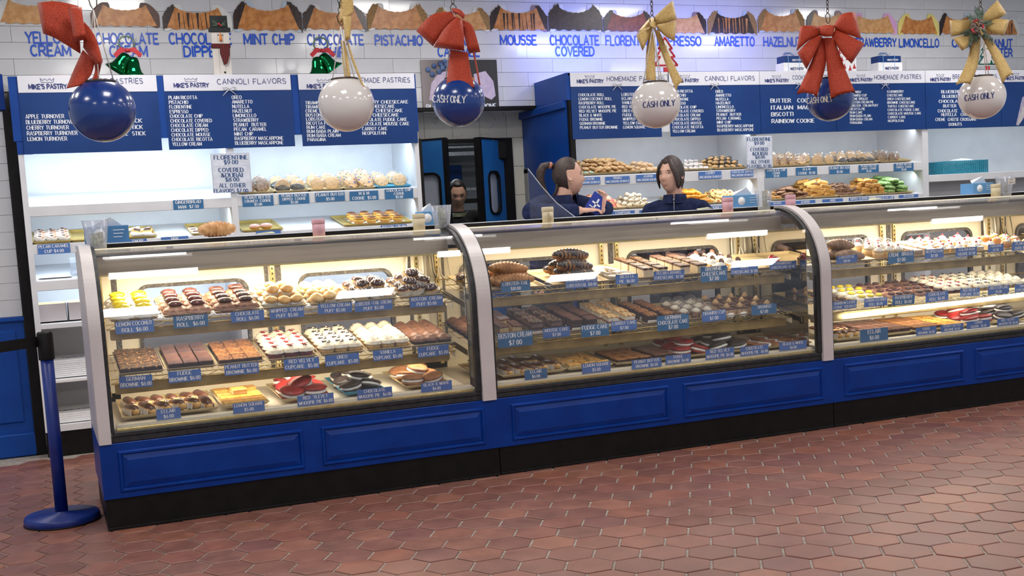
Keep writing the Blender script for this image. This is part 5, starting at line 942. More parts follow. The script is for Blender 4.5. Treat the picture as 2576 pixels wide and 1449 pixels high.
def lot(key, ci, lv, pa, pb, cols, rows, desc, d0=.05, dd=.10, tr=TRAYC, rot=0, jit=.004, jr=.06, layers=((0, 0, 0),), sc=1, alt=None, lean=0, trayd=.43, tw=None):
    """a tray between photo columns pa and pb of a shelf front, filled with cols x rows pastries (and more layers on top)"""
    xa, xb = fx(lv, pa), fx(lv, pb); w = xb - xa; t = TILT[lv]
    where = f'{SHN[lv]} of {CN[ci]}'
    if tr: tray(onshelf(lv, (xa + xb) / 2, .0, .002), t, w, trayd, tr, f'{"pale blue plastic" if tr is TRAYB else "tan"} tray of {plur(desc)}, {where}')
    for li, (hh, dc, dr) in enumerate(layers):
        nc, nr = cols - dc, rows - dr
        for j in range(nr):
            for i in range(nc):
                px_ = w * .94 / cols; x = (xa + xb) / 2 + (i - (nc - 1) / 2) * px_ + RP.uniform(-jit, jit); d = d0 + j * dd + (dr * dd / 2 if li else 0) + RP.uniform(-jit, jit)
                k = (alt if alt and (i + j) % 2 else key)
                lb = ', '.join([q for q in (desc, ('upper layer' if li == 1 else 'topmost' if li == 2 else ''), roww(j, nr), colw(i, nc)) if q]) + ', ' + where
                put(k, onshelf(lv, x, d, .004 + hh), (t + (RP.uniform(-jr, jr) + lean if (jr > .1 or lean) else 0), RP.uniform(-jr, jr) if jr > .1 else 0, rot + RP.uniform(-jr, jr)), lb, f'{desc.split(" with ")[0]}s, {where}', sc * RP.uniform(.97, 1.03))
H = math.pi / 2
# ---- first case
lot('lemon', 0, 0, 278, 398, 2, 4, 'yellow-topped white cream roll', sc=1.15); lot('rasp', 0, 0, 412, 533, 2, 4, 'dark-topped brown cream roll', sc=1.15); lot('choco', 0, 0, 540, 655, 2, 4, 'chocolate-topped brown cream roll', sc=1.15)
lot('wpuff', 0, 0, 662, 772, 3, 4, 'golden cream puff with white filling', jr=.2, layers=((0, 0, 0), (.036, 1, 2))); lot('ypuff', 0, 0, 780, 888, 3, 4, 'pale golden puff in paper', jr=.2)
lot('dpuff', 0, 0, 892, 1000, 3, 3, 'white-striped chocolate puff', jr=.3, layers=((0, 0, 0), (.036, 1, 1)), d0=.06, dd=.11); lot('dpuff', 0, 0, 1006, 1112, 3, 3, 'white-drizzled boston puff', jr=.3, layers=((0, 0, 0), (.034, 1, 1), (.066, 2, 2)), d0=.06, dd=.11)
lot('german', 0, 1, 302, 412, 3, 4, 'nutty dark brownie', jr=.02, jit=.001); lot('fudge', 0, 1, 420, 543, 3, 4, 'smooth fudge brownie', jr=.02, jit=.001); lot('peanut', 0, 1, 549, 664, 3, 4, 'marbled tan brownie', jr=.02, jit=.001)
lot('rvc', 0, 1, 676, 796, 3, 5, 'red cupcake with white swirl', dd=.08, jit=.002, sc=1.04); lot('orc', 0, 1, 808, 916, 3, 5, 'cupcake with black crumbs', dd=.08, jit=.002, sc=1.04); lot('vac', 0, 1, 926, 1036, 3, 5, 'cupcake with coloured sprinkles', dd=.08, jit=.002, sc=1.04); lot('fuc', 0, 1, 1042, 1140, 3, 5, 'brown frosted chocolate cupcake', dd=.08, jit=.002, sc=.98)
lot('ecl', 0, 2, 310, 550, 6, 2, 'chocolate glazed eclair', d0=.09, dd=.16, jr=.14, rot=.25, sc=.95); lot('lsq', 0, 2, 562, 676, 3, 4, 'golden lemon square', jr=.06, layers=((0, 0, 0), (.026, 2, 3)))
lot('wr', 0, 2, 712, 832, 2, 3, 'red whoopie pie', d0=.07, dd=.12, jr=.3, layers=((0, 0, 0), (.034, 1, 1)), sc=1.05); lot('wk', 0, 2, 868, 968, 2, 3, 'black whoopie pie', d0=.08, dd=.12, jr=.35, tr=TRAYB, layers=((0, 0, 0), (.036, 1, 1)), sc=.95); lot('wb', 0, 2, 1022, 1128, 2, 3, 'tan whoopie pie', d0=.07, dd=.12, jr=.22, layers=((0, 0, 0), (.03, 1, 2)), sc=.95)
# ---- middle case
lot('lob', 1, 0, 1236, 1370, 1, 3, 'long ridged flaky pastry', d0=.06, dd=.10, jr=.12, layers=((0, 0, 0), (.05, 0, 2)), sc=1.05)
lot('dlob', 1, 0, 1392, 1532, 1, 3, 'chocolate-dipped ridged pastry', d0=.07, dd=.09, jr=.16, layers=((0, 0, 0), (.05, 0, 1), (.10, 0, 2)), sc=1.05)
lot('ric', 1, 0, 1536, 1604, 2, 3, 'small ricotta tart', jr=.25, d0=.05, dd=.09, sc=.8); lot('pec', 1, 0, 1610, 1692, 2, 4, 'nut-topped cheesecake slice', jr=.03, dd=.095, jit=.002); lot('bch', 1, 0, 1700, 1790, 2, 4, 'brown-topped cheesecake slice', jr=.03, dd=.095, jit=.002); lot('och', 1, 0, 1798, 1888, 2, 4, 'cream-topped cheesecake slice', jr=.05, dd=.095, jit=.002)
lot('strw', 1, 0, 1908, 2010, 1, 1, 'red glazed strawberry cheesecake', d0=.07, sc=.9)
lot('bos', 1, 1, 1252, 1322, 2, 3, 'custard cake slice with chocolate top', jr=.15, d0=.07, dd=.13, sc=.9); lot('mou', 1, 1, 1330, 1428, 2, 4, 'nut-topped mousse cake slice', jr=.05, dd=.10); lot('fuk', 1, 1, 1434, 1514, 2, 4, 'dark fudge cake slice', jr=.05, dd=.10, sc=.96); lot('car', 1, 1, 1520, 1612, 2, 4, 'white-frosted carrot cake slice', jr=.05, dd=.10)
lot('ger', 1, 1, 1624, 1704, 2, 4, 'caramel-topped chocolate cake slice', jr=.05, dd=.10, sc=.95); lot('dome', 1, 1, 1712, 1808, 3, 3, 'clear domed tiramisu cup', jr=.02, d0=.05, dd=.10, jit=.003, sc=.9); lot('tir', 1, 1, 1816, 1960, 4, 3, 'tiramisu slice with mocha swirl', jr=.08, dd=.12)
lot('ecl', 1, 2, 1264, 1422, 5, 2, 'dark glazed eclair', d0=.09, dd=.16, jr=.14, rot=.2, sc=.9); lot('lsq', 1, 2, 1430, 1540, 3, 3, 'orange lemon square', jr=.2); lot('peanut', 1, 2, 1552, 1640, 3, 3, 'flat marbled brownie', jr=.08); lot('fudge', 1, 2, 1646, 1702, 2, 3, 'flat fudge brownie', jr=.08)
lot('wr', 1, 2, 1708, 1792, 2, 3, 'dark red whoopie pie', d0=.07, dd=.12, jr=.3, layers=((0, 0, 0), (.034, 1, 1)), sc=.95); lot('wk', 1, 2, 1800, 1895, 2, 3, 'near-black whoopie pie', d0=.07, dd=.12, jr=.3, layers=((0, 0, 0), (.036, 1, 1)), sc=.98); lot('bw', 1, 2, 1902, 2040, 3, 3, 'brown and white iced cookie', d0=.06, dd=.11, jr=.12)
# ---- right case
lot('lob2', 2, 0, 2094, 2200, 1, 3, 'grey-brown ridged pastry', d0=.05, dd=.10, jr=.12, layers=((0, 0, 0), (.05, 0, 2))); lot('domw', 2, 0, 2206, 2286, 3, 3, 'domed custard cup with cherry', jr=.02, d0=.05, dd=.10, jit=.003, sc=.9)
lot('neo', 2, 0, 2290, 2366, 2, 3, 'sugar-dusted layered slice', jr=.02, dd=.11); lot('rum', 2, 0, 2370, 2440, 3, 4, 'cherry-topped rum square', jr=.04, dd=.10, sc=.8); lot('par', 2, 0, 2446, 2524, 2, 4, 'cherry-topped pale square', jr=.04, dd=.10); lot('baba', 2, 0, 2530, 2610, 3, 3, 'golden rum baba', jr=.3)
lot('rain', 2, 1, 2100, 2160, 2, 5, 'thin chocolate layer cookie', jr=.05, dd=.07); lot('lemon', 2, 1, 2166, 2236, 3, 4, 'small yellow-topped cream roll', jr=.04, sc=.72); lot('rasp', 2, 1, 2242, 2306, 3, 4, 'small dark-topped cream roll', jr=.04, sc=.72); lot('choco', 2, 1, 2312, 2380, 3, 4, 'small chocolate cream roll', jr=.04, sc=.72)
lot('rvc', 2, 1, 2386, 2456, 3, 5, 'white-swirled red cupcake', jr=.04, dd=.08, sc=.85); lot('orc', 2, 1, 2462, 2530, 3, 5, 'black-crumbed cupcake', jr=.04, dd=.08, sc=.85); lot('vac', 2, 1, 2534, 2606, 3, 5, 'sprinkled cupcake', jr=.04, dd=.08, sc=.85)
lot('ecl', 2, 2, 2106, 2186, 4, 2, 'brown glazed eclair', d0=.09, dd=.16, jr=.12, rot=.2, sc=.85); lot('fudge', 2, 2, 2192, 2296, 4, 4, 'thin fudge brownie', jr=.03, jit=.001); lot('peanut', 2, 2, 2300, 2372, 3, 4, 'thin marbled brownie', jr=.03, jit=.001); lot('lsq', 2, 2, 2376, 2434, 2, 4, 'tall yellow lemon square', jr=.1); lot('wr', 2, 2, 2440, 2512, 2, 3, 'bright red whoopie pie', d0=.07, dd=.12, jr=.3, layers=((0, 0, 0), (.034, 1, 1)), sc=.95); lot('wk', 2, 2, 2518, 2600, 2, 3, 'cream-filled black whoopie pie', d0=.07, dd=.12, jr=.3, layers=((0, 0, 0), (.036, 1, 1)), sc=.95)
# strawberry cheesecake price wand and tray behind
# ---- wall cabinets
def bsh(z, x, d, h=0, y0=2.29): return Vector((x, y0 + d * math.cos(TB) - h * math.sin(TB), z + d * math.sin(TB) + h * math.cos(TB)))
def bfx(z, px):
    X = atY(px, 500, 2.29).x
    for _ in range(2): X = atY(px, pix((X, 2.29, z))[1], 2.29).x
    return X
def blot(key, z, pa, pb, cols, rows, desc, where, d0=.05, dd=.09, tr=TRAYG, jr=.06, jit=.003, layers=((0, 0, 0),), sc=1, rot=0, lean=0, trayd=.40, ta=None, tb=None):
    xa, xb = bfx(z, pa), bfx(z, pb); ta = bfx(z, ta) if ta else xa; tb = bfx(z, tb) if tb else xb
    if tr: tray(bsh(z, (ta + tb) / 2, .0, .003), TB, tb - ta, trayd, tr, f'{"blue plastic" if tr is TRAYB else "gold-rimmed"} tray of {plur(desc)}, {where}')
    w = xb - xa
    for li, (hh, dc, dr) in enumerate(layers):
        nc, nr = cols - dc, rows - dr
        for j in range(nr):
            for i in range(nc):
                x = (xa + xb) / 2 + (i - (nc - 1) / 2) * w * .94 / cols + RP.uniform(-jit, jit); d = d0 + j * dd + (dr * dd / 2 if li else 0)
                lb = ', '.join([q for q in (desc, ('upper layer' if li == 1 else 'third layer' if li == 2 else 'topmost' if li == 3 else ''), roww(j, nr), colw(i, nc)) if q]) + ', ' + where
                put(key, bsh(z, x, d, .005 + hh), (TB + lean + (RP.uniform(-jr, jr) if jr > .1 else 0), RP.uniform(-jr, jr) if jr > .1 else 0, rot + RP.uniform(-jr, jr)), lb, f'{desc.split(" with ")[0]}s, {where}', sc * RP.uniform(.95, 1.05))
LCn = 'left wall cabinet'; RCn = 'right wall cabinet'
blot('pcup', 1.358, 85, 180, 3, 4, 'white paper caramel cup', LCn, sc=1.15); blot('smo', 1.358, 335, 392, 2, 3, 'toasted chocolate bar', LCn, jr=.3, dd=.12, ta=285, tb=394); blot('smo', 1.358, 478, 512, 1, 3, 'candy-topped bar', LCn, jr=.1, ta=484, tb=580, sc=.8)
tray(bsh(1.358, bfx(1.358, 235), 0, .003), TB, .26, .40, TRAYG, 'gold-rimmed empty tray behind the blue glove box')
blot('spd', 1.36, 628, 692, 2, 1, 'sprinkle-covered doughnut', LCn, jr=.1, d0=.06, ta=612, tb=712, sc=.85); blot('bcd', 1.36, 885, 1028, 4, 3, 'chocolate-topped cream doughnut', LCn, jr=.08, d0=.05, dd=.10, ta=866, tb=1038, layers=((0, 0, 0),), sc=1.0)
blot('bpc', 1.613, 604, 690, 2, 2, 'bagged brown crunch cookie', LCn, jr=.3, d0=.07, dd=.14, tr=TRAYC, sc=1.1); blot('bpd', 1.613, 694, 776, 2, 2, 'bagged chocolate-dipped cookie', LCn, jr=.3, d0=.07, dd=.14, tr=TRAYC, sc=1.1); blot('bpb', 1.613, 780, 862, 2, 2, 'bagged plain peanut cookie', LCn, jr=.3, d0=.07, dd=.14, tr=TRAYC, sc=1.1)
blot('bmm', 1.613, 866, 944, 2, 2, 'bagged candy-studded cookie', LCn, jr=.3, d0=.07, dd=.14, tr=TRAYC, sc=1.35); blot('bcc', 1.613, 948, 1034, 2, 2, 'bagged chocolate chip cookie', LCn, jr=.3, d0=.07, dd=.14, tr=TRAYB, sc=1.15)
W1 = 'right wall cabinet upper shelf'; W2 = 'right wall cabinet lower shelf'
blot('mnt', 1.645, 1455, 1500, 3, 1, 'pale mint cookie', W1, d0=.03, tr=None, jr=.2, sc=.8); blot('pig', 1.645, 1456, 1612, 8, 4, 'nut-covered pignoli cookie', W1, jr=.5, dd=.08, d0=.06, layers=((0, 0, 0), (.024, 1, 0), (.046, 2, 1), (.068, 4, 2)), sc=1.0, tr=TRAYC); blot('alm', 1.645, 1614, 1668, 3, 4, 'smooth almond cookie', W1, jr=.3, dd=.08, layers=((0, 0, 0), (.028, 1, 1)), tr=TRAYC)
blot('chm', 1.645, 1725, 1792, 5, 3, 'white cherry macaroon', W1, jr=.4, dd=.08, layers=((0, 0, 0), (.024, 1, 1), (.046, 2, 2)), sc=.85, tr=TRAYC); blot('dal', 1.645, 1798, 1880, 5, 4, 'half-dipped black macaroon', W1, jr=.4, dd=.08, layers=((0, 0, 0), (.026, 1, 1), (.05, 2, 2)), sc=1.0, tr=TRAYC)
blot('bmm', 1.645, 1944, 2036, 4, 2, 'bagged candy cookie', W1, jr=.3, d0=.07, dd=.14, tr=TRAYC, sc=1.1); blot('bpb', 1.645, 2044, 2112, 2, 2, 'bagged tan cookie', W1, jr=.3, d0=.06, dd=.14, tr=TRAYC); blot('bpd', 1.645, 2118, 2212, 4, 2, 'bagged half-dipped cookie', W1, jr=.3, d0=.07, dd=.14, tr=TRAYC); blot('bpc', 1.645, 2218, 2280, 3, 2, 'bagged grey-brown cookie', W1, jr=.5, d0=.07, dd=.14, tr=TRAYC, ta=2215, tb=2293)
blot('wht', 1.378, 1447, 1485, 2, 3, 'white sugared cookie', W2, jr=.3, tr=None, layers=((0, 0, 0), (.03, 0, 1))); blot('pnk', 1.378, 1488, 1575, 5, 4, 'pink swirl cookie', W2, jr=.5, lean=.8, dd=.085, d0=.05, layers=((0, 0, 0), (.03, 1, 1), (.06, 2, 2)), tr=TRAYC); blot('coc', 1.378, 1580, 1655, 4, 4, 'pale coconut cookie', W2, jr=.3, dd=.085, layers=((0, 0, 0), (.03, 1, 1), (.06, 2, 2)), tr=TRAYC)
blot('org', 1.378, 1722, 1802, 4, 4, 'orange crescent pastry', W2, jr=.4, dd=.085, layers=((0, 0, 0), (.03, 1, 1), (.06, 2, 2)), tr=TRAYC, sc=1.1); blot('thb', 1.378, 1806, 1880, 5, 4, 'ring-shaped butter cookie', W2, jr=.4, lean=.6, dd=.085, layers=((0, 0, 0), (.03, 1, 1), (.055, 2, 2)), tr=TRAYC)
blot('see', 1.378, 1946, 1972, 2, 3, 'small seeded cookie', W2, jr=.3, tr=TRAYC, layers=((0, 0, 0), (.028, 1, 1))); blot('rck', 1.378, 1972, 2045, 2, 3, 'rough brown nut bark', W2, jr=.2, tr=TRAYC, d0=.05, dd=.09, layers=((0, 0, 0), (.024, 0, 0), (.048, 1, 1)), sc=1.05); blot('bis', 1.378, 2046, 2110, 2, 4, 'golden almond biscotti', W2, jr=.35, tr=TRAYC, d0=.05, dd=.10, layers=((0, 0, 0), (.03, 0, 0), (.06, 0, 1), (.09, 0, 2)))
blot('bid', 1.378, 2112, 2174, 3, 4, 'dark dipped biscotti', W2, jr=.25, tr=TRAYC, d0=.04, dd=.09, layers=((0, 0, 0), (.027, 0, 1), (.054, 1, 2))); blot('bic', 1.378, 2176, 2232, 3, 3, 'stacked golden biscotti block', W2, jr=.15, tr=TRAYC, d0=.05, dd=.10, layers=((0, 0, 0), (.029, 0, 0), (.058, 1, 0), (.087, 1, 1))); blot('pis', 1.378, 2232, 2298, 2, 4, 'rough green pistachio cookie', W2, jr=.15, tr=TRAYC, d0=.06, dd=.09, layers=((0, 0, 0), (.028, 0, 0), (.056, 0, 1), (.082, 1, 1)), sc=1.05)
# ================================================================== PEOPLE
def norm_mesh(o):
    dg = bpy.context.evaluated_depsgraph_get(); me = bpy.data.meshes.new_from_object(o.evaluated_get(dg)); return me
def ell_ring(c, s, a, f, b, n=16):
    c, s, f = Vector(c), Vector(s), Vector(f); return [c + s * a * math.cos(2 * math.pi * i / n) + f * b * math.sin(2 * math.pi * i / n) for i in range(n)]
def G2(y, z, y0, z0, sy, sz): return math.exp(-((y - y0) / sy) ** 2 - ((z - z0) / sz) ** 2)
def head_pt(th, ph, hw=.074, hd=.094, hh=.118):
    """th: angle round (0 = face), ph: -90..90; returns a point of the head, face towards +x"""
    ct, st, cp, sp = math.cos(th), math.sin(th), math.cos(ph), math.sin(ph)
    x, y, z = hd * ct * cp, hw * st * cp, hh * sp
    if z < 0:
        k = (-z / hh); y *= 1 - .24 * k ** 1.5; x *= (1 - .10 * k) if ct > 0 else (1 - .42 * k)
        if ct > 0: x += .012 * k
    else: x *= 1 + (.06 * (z / hh) if ct < 0 else -.02)
    if ct > 0:
        fr = ct ** 1.5
        x += fr * (.015 * G2(y, z, 0, -.027, .012, .013) + .009 * G2(y, z, 0, -.004, .009, .022) + .004 * G2(y, z, .0, .030, .045, .010))
        for s in (-1, 1): x -= fr * .009 * G2(y, z, s * .030, .006, .017, .012); x += fr * .005 * G2(y, z, s * .040, -.030, .02, .02)
        x += fr * (.007 * G2(y, z, 0, -.057, .019, .006) + .006 * G2(y, z, 0, -.068, .016, .006) + .008 * G2(y, z, 0, -.096, .024, .014)) - fr * .004 * G2(y, z, 0, -.0625, .02, .003)
    return Vector((x, y, z))
def head_mb(M_, nt=56, npz=44):
    rg = []
    for j in range(npz + 1):
        ph = math.radians(-89.5 + 179 * j / npz); rg.append([head_pt(2 * math.pi * i / nt, ph) for i in range(nt)])
    return MB().rings(rg, True, True, M_)
def face_x(y, z):
    best = None
    for j in range(60):
        ph = math.radians(-80 + 160 * j / 59)
        for i in range(-14, 15):
            p = head_pt(math.radians(i * 4), ph); d = (p.y - y) ** 2 + (p.z - z) ** 2
            if best is None or d < best[0]: best = (d, p.x)
    return best[1]
def hair_mb(M_, fn, k=1.07, kin=.90, bun=0, seed=1):
    rg = []; nt, npz = 72, 48
    for j in range(npz + 1):
        ph = math.radians(-89 + 178 * j / npz); row = []
        for i in range(nt):
            th = 2 * math.pi * i / nt; p = head_pt(th, ph); t = ((th + math.pi) % (2 * math.pi)) - math.pi; m = fn(math.degrees(t), math.degrees(ph), p); q = kin + (k - kin) * max(0, min(1, m))
            q *= 1 + (.008 * math.sin(i * 2.3 + j * .15 + seed) if m > .5 else 0); row.append(p * q)
        rg.append(row)
    return MB().rings(rg, True, True, M_)
def finger(mb, base, d1, L_, r, curl, side, M_=None):
    p = Vector(base); d = Vector(d1).normalized(); pts = [p.copy()]; rr = [r]
    for k in range(3):
        p = p + d * L_ * (.42, .32, .26)[k]; pts.append(p.copy()); rr.append(r * (.95, .85, .6)[k]); d = (Matrix.Rotation(curl, 3, side) @ d).normalized()
    mb.tube(pts, rr, 8, M_)
def hand(mb, wrist, d, n, curl=.7, sgn=1, sc=1.0):
    """wrist point, direction of the fingers, palm normal (fingers curl towards it)"""
    w, d, n = Vector(wrist), Vector(d).normalized(), Vector(n).normalized(); s = d.cross(n).normalized() * sgn; n = s.cross(d).normalized() * sgn; ax = d.cross(n).normalized()
    mb.rings([ell_ring(w - d * .01, s, .026 * sc, n, .018 * sc, 10), ell_ring(w + d * .03 * sc, s, .036 * sc, n, .015 * sc, 10), ell_ring(w + d * .075 * sc, s, .040 * sc, n, .012 * sc, 10), ell_ring(w + d * .085 * sc, s, .036 * sc, n, .009 * sc, 10)])
    for k, (off, L_) in enumerate(((.030, .062), (.010, .070), (-.010, .066), (-.029, .052))):
        finger(mb, w + d * .078 * sc + s * off * sc, d + s * off * 2, L_ * sc, .0085 * sc, curl * (1 + .1 * k), ax)
    finger(mb, w + d * .025 * sc + s * .030 * sc, d * .6 + s * .9 + n * .3, .060 * sc, .0105 * sc, curl * .6, ax)
SKIN = M('skin', (206, 158, 136), (216, 170, 148), 14, rough=.45, sss=.2); SKIN2 = M('skin_olive', (176, 134, 112), (188, 146, 122), 14, rough=.45, sss=.2)
LIP = M('lips', (168, 100, 92), (178, 110, 100), 30, rough=.35); EYEW = M('eye_white', (216, 210, 206)); IRIS = M('iris_dark', (36, 24, 20)); HAIR = M('dark_brown_hair', (34, 24, 20), (70, 50, 42), 12, rough=.42, stretch=(1, 14, 14), bump=.5, bsc=40); HAIR3 = M('black_hair', (20, 17, 16), (44, 38, 36), 12, rough=.45, stretch=(1, 14, 14), bump=.4)
NAVY = M('navy_fleece', (32, 38, 66), (40, 48, 80), 30, rough=.95, bump=.5, bsc=180, spec=.15); BLKF = M('black_sweatshirt', (26, 26, 27), (36, 36, 37), 30, rough=.95, bump=.4, spec=.15); JEAN = M('dark_trousers', (28, 30, 38), (36, 38, 48), 40, rough=.9)
def remeshed(name, mb, vox, sm=4):
    o = obj(name, mb, SKIN); m = o.modifiers.new('r', 'REMESH'); m.mode = 'VOXEL'; m.voxel_size = vox; m.use_smooth_shade = True
    s = o.modifiers.new('s', 'SMOOTH'); s.factor = .5; s.iterations = sm; me = norm_mesh(o); bpy.data.objects.remove(o); return me
def figure(label, hc, hang, hpit, pel, tang, arms, coat, skin, lean=0, hands=(), trouser=JEAN, vox=.010, group=None, shz=None, roll=0):
    f = Vector((math.cos(tang), math.sin(tang), 0)); s = Vector((-f.y, f.x, 0)); hc = Vector(hc); pel = Vector(pel); up = Vector((0, 0, 1))
    nb = Vector((hc.x, hc.y, 0)) - f * .0 + up * (hc.z - .165); nb = nb - Vector((math.cos(hang), math.sin(hang), 0)) * .03
    ch = pel.lerp(nb, .62); ch.z = pel.z + (nb.z - pel.z) * .62; sh = pel.lerp(nb, .90)
    tor = [(pel - up * .10, .150, .105), (pel, .165, .118), (pel.lerp(nb, .25), .145, .105), (pel.lerp(nb, .45), .152, .112), (ch, .172, .122), (pel.lerp(nb, .80), .180, .112), (sh, .150, .092), (nb + up * .0, .075, .068), (nb + up * .02, .058, .056)]
    body = MB().rings([ell_ring(c, s, a * .93, f, b * .93) for c, a, b in tor]); coatm = MB().rings([ell_ring(c, s, a, f, b) for c, a, b in tor])
    hv = Vector((math.cos(hang), math.sin(hang), 0)); body.tube([nb - up * .03, nb + up * .04, hc - up * .06 - hv * .018, hc - hv * .02], [.056, .052, .053, .05], 14)
    for sg in (-1, 1):
        hip = pel + s * .085 * sg; body.tube([hip - up * .02, hip - up * .22, hip - up * .44 + f * .01, hip - up * .66 - f * .01, Vector((hip.x, hip.y, .07))], [.085, .078, .056, .052, .036], 12)
        body.tube([Vector((hip.x, hip.y, .045)) - f * .04, Vector((hip.x, hip.y, .04)) + f * .06, Vector((hip.x, hip.y, .03)) + f * .17], [.04, .042, .03], 10)
    for pts, hd in arms:
        pts = [Vector(p) for p in pts]; n = len(pts); rb = [.050, .045, .040, .034, .029, .026]; rc = [.070, .064, .058, .052, .046, .040]; rb = [rb[min(5, int(i * 5 / (n - 1)))] for i in range(n)]; rc = [rc[min(5, int(i * 5 / (n - 1)))] for i in range(n)]
        body.tube(pts, rb, 12)
        cp = pts[:-1] + [pts[-1].lerp(pts[-2], .10)]; coatm.tube([sh.lerp(pts[0], .5)] + cp, [.075] + rc, 14)
        if hd: hand(body, pts[-1], *hd)
    me = remeshed('body', body, vox, 3); HM = Matrix.Translation(hc) @ Matrix.Rotation(hang, 4, 'Z') @ Matrix.Rotation(hpit, 4, 'Y') @ Matrix.Rotation(roll, 4, 'X')
    hm_ = head_mb(HM)
    for sg in (-1, 1):      # ears
        hm_.lathe([(.004, -.004), (.014, -.006), (.019, 0), (.016, .006), (.010, .003), (.004, .001)], 14, M=HM @ Matrix.Translation((-.004, sg * .073, -.006)) @ Matrix.Rotation(-sg * 1.35, 4, 'X') @ Matrix.Rotation(.25, 4, 'Z'), sx=.85, sy=1.45)
    v = [tuple(x.co) for x in me.vertices]; fc = [tuple(p.vertices) for p in me.polygons]; full = MB(); full.add(v, fc, True); n0 = len(full.v); full.v += hm_.v; full.f += [tuple(i + n0 for i in q) for q in hm_.f]; full.sm += hm_.sm
    P_ = obj('person', full, skin); tag(P_, label, 'person', group)
    cm = remeshed('c', coatm, .012, 3); co = bpy.data.objects.new('fleece_jacket' if coat is NAVY else 'sweatshirt', cm); cm.materials.clear(); cm.materials.append(coat); COL.objects.link(co); co.parent = P_
    tr = MB(); tr.rings([ell_ring(pel - up * .13, s, .16, f, .112), ell_ring(pel - up * .02, s, .172, f, .124)])
    for sg in (-1, 1):
        hip = pel + s * .085 * sg; tr.tube([hip - up * .06, hip - up * .24, hip - up * .46 + f * .01, hip - up * .68 - f * .01, Vector((hip.x, hip.y, .09))], [.094, .088, .07, .064, .058], 12)
    obj('trousers', tr, trouser, P_); shs = MB()
    for sg in (-1, 1):
        hip = pel + s * .085 * sg; b0 = Vector((hip.x, hip.y, 0)); shs = MB().rings([ell_ring(b0 + up * .0 + f * .05, s, .045, f, .13, 14), ell_ring(b0 + up * .045 + f * .05, s, .045, f, .13, 14), ell_ring(b0 + up * .085 + f * .0, s, .038, f, .07, 14)]); obj('shoe', shs, BLACK, P_)
    for sg in (-1, 1):      # eyes and brows
        y, z = sg * .030, .008; x = face_x(y, z)
        e = obj('eye', MB().ell((x - .0045, y, z), (.007, .0115, .0058), 12, 8, HM), EYEW, P_); obj('iris', MB().ell((x - .0005, y, z - .0005), (.0036, .0052, .0050), 10, 6, HM), IRIS, e)
        obj('eyelid', MB().tube([(x - .002, y - .013, z + .001), (x + .0035, y - .004, z + .006), (x + .0035, y + .004, z + .006), (x - .002, y + .013, z + .001)], .0018, 5, HM), IRIS, e)
        xb = face_x(y, .026); obj('eyebrow', MB().tube([(xb + .001, sg * .014, .022), (xb + .003, sg * .028, .028), (xb - .006, sg * .046, .023)], [.0022, .0028, .0015], 6, HM), HAIR, P_)
    xl = face_x(0, -.060); obj('lips', MB().ell((xl - .005, 0, -.057), (.007, .020, .0038), 12, 6, HM).ell((xl - .005, 0, -.066), (.007, .017, .0045), 12, 6, HM), LIP, P_)
    return P_, HM, nb, f, s
def collar(P_, nb, f, s, mat, h=.05, op=.35):
    rg = []; n = 20
    for k, (dz, a) in enumerate(((-.02, .085), (.015, .078), (h, .074), (h + .003, .068), (.01, .066))): rg.append([nb + Vector((0, 0, dz)) + (s * a * math.cos(t) + f * (a + .004) * math.sin(t)) for t in [math.pi / 2 + op / 2 + (2 * math.pi - op) * i / n for i in range(n + 1)]])
    V = [p for r in rg for p in r]; F = []; m = n + 1
    for k in range(len(rg) - 1):
        for i in range(n): F.append((k * m + i, k * m + i + 1, (k + 1) * m + i + 1, (k + 1) * m + i))
    obj('collar', MB().add(V, F, True), mat, P_)
# clerk 1, leaning on the case
a1 = math.radians(-12); el = atY(1338, 549, .80); hd1 = atY(1462, 540, .72); el.z = max(el.z, 1.372); hd1.z = 1.378
h2 = atY(1512, 541, .74); h2.z = 1.375; s1c = Vector((3.14, 1.03, 1.592))
P1, HM1, nb1, f1, sd1 = figure('clerk in navy fleece with a dark ponytail leaning on the middle case', s1c, a1, -.04, (3.08, 1.22, .93), math.radians(-58),
    [([(2.965, 1.035, 1.425), (2.90, .98, 1.41), el + Vector((.0, .03, .012)), el.lerp(hd1, .5), hd1], ((1, -.25, -.02), (0, .1, -1), .55, 1)), ([(3.22, 1.10, 1.42), (3.26, 1.02, 1.40), (3.30, .93, 1.385), (3.30, .84, 1.38), h2], ((.15, -.1, .95), (-1, -.3, .1), 1.0, -1))], NAVY, SKIN, vox=.0065, group=None)
def bump_(x, a, b): return max(0, min(1, (x - a) / (b - a)))
def hair_back(t, p, q):
    fl = 42 - .0 * t; a = abs(t); lim = 46 if a < 45 else 46 - (a - 45) * 1.1 if a < 80 else 8 - (a - 80) * 2.2
    if a > 104: lim = -52
    if 70 < a <= 104: lim = 20
    return bump_(p, lim - 3, lim + 3)
obj('hair', hair_mb(HM1, hair_back, 1.06), HAIR, P1)
def LP(HM, pts): return [HM @ Vector(p) for p in pts]
obj('ponytail', MB().tube(LP(HM1, [(-.085, 0, .075), (-.115, 0, .085), (-.150, 0, .078), (-.172, 0, .045), (-.176, 0, .005), (-.165, 0, -.035), (-.150, 0, -.07), (-.135, 0, -.10), (-.118, .0, -.125)]), [(.016, .016), (.018, .020), (.022, .026), (.023, .028), (.020, .024), (.015, .018), (.011, .011), (.008, .008), (.004, .004)], 12), HAIR, P1)
obj('hair_tie', MB().tube(LP(HM1, [(-.098, 0, .079), (-.112, 0, .084)]), .0215, 14), M('tan_tie', (176, 112, 92)), P1)
obj('loose_strand', MB().tube(LP(HM1, [(-.075, -.02, -.04), (-.085, -.02, -.08), (-.105, -.01, -.11), (-.125, 0, -.13)]), [.012, .010, .008, .003], 8), HAIR, P1)
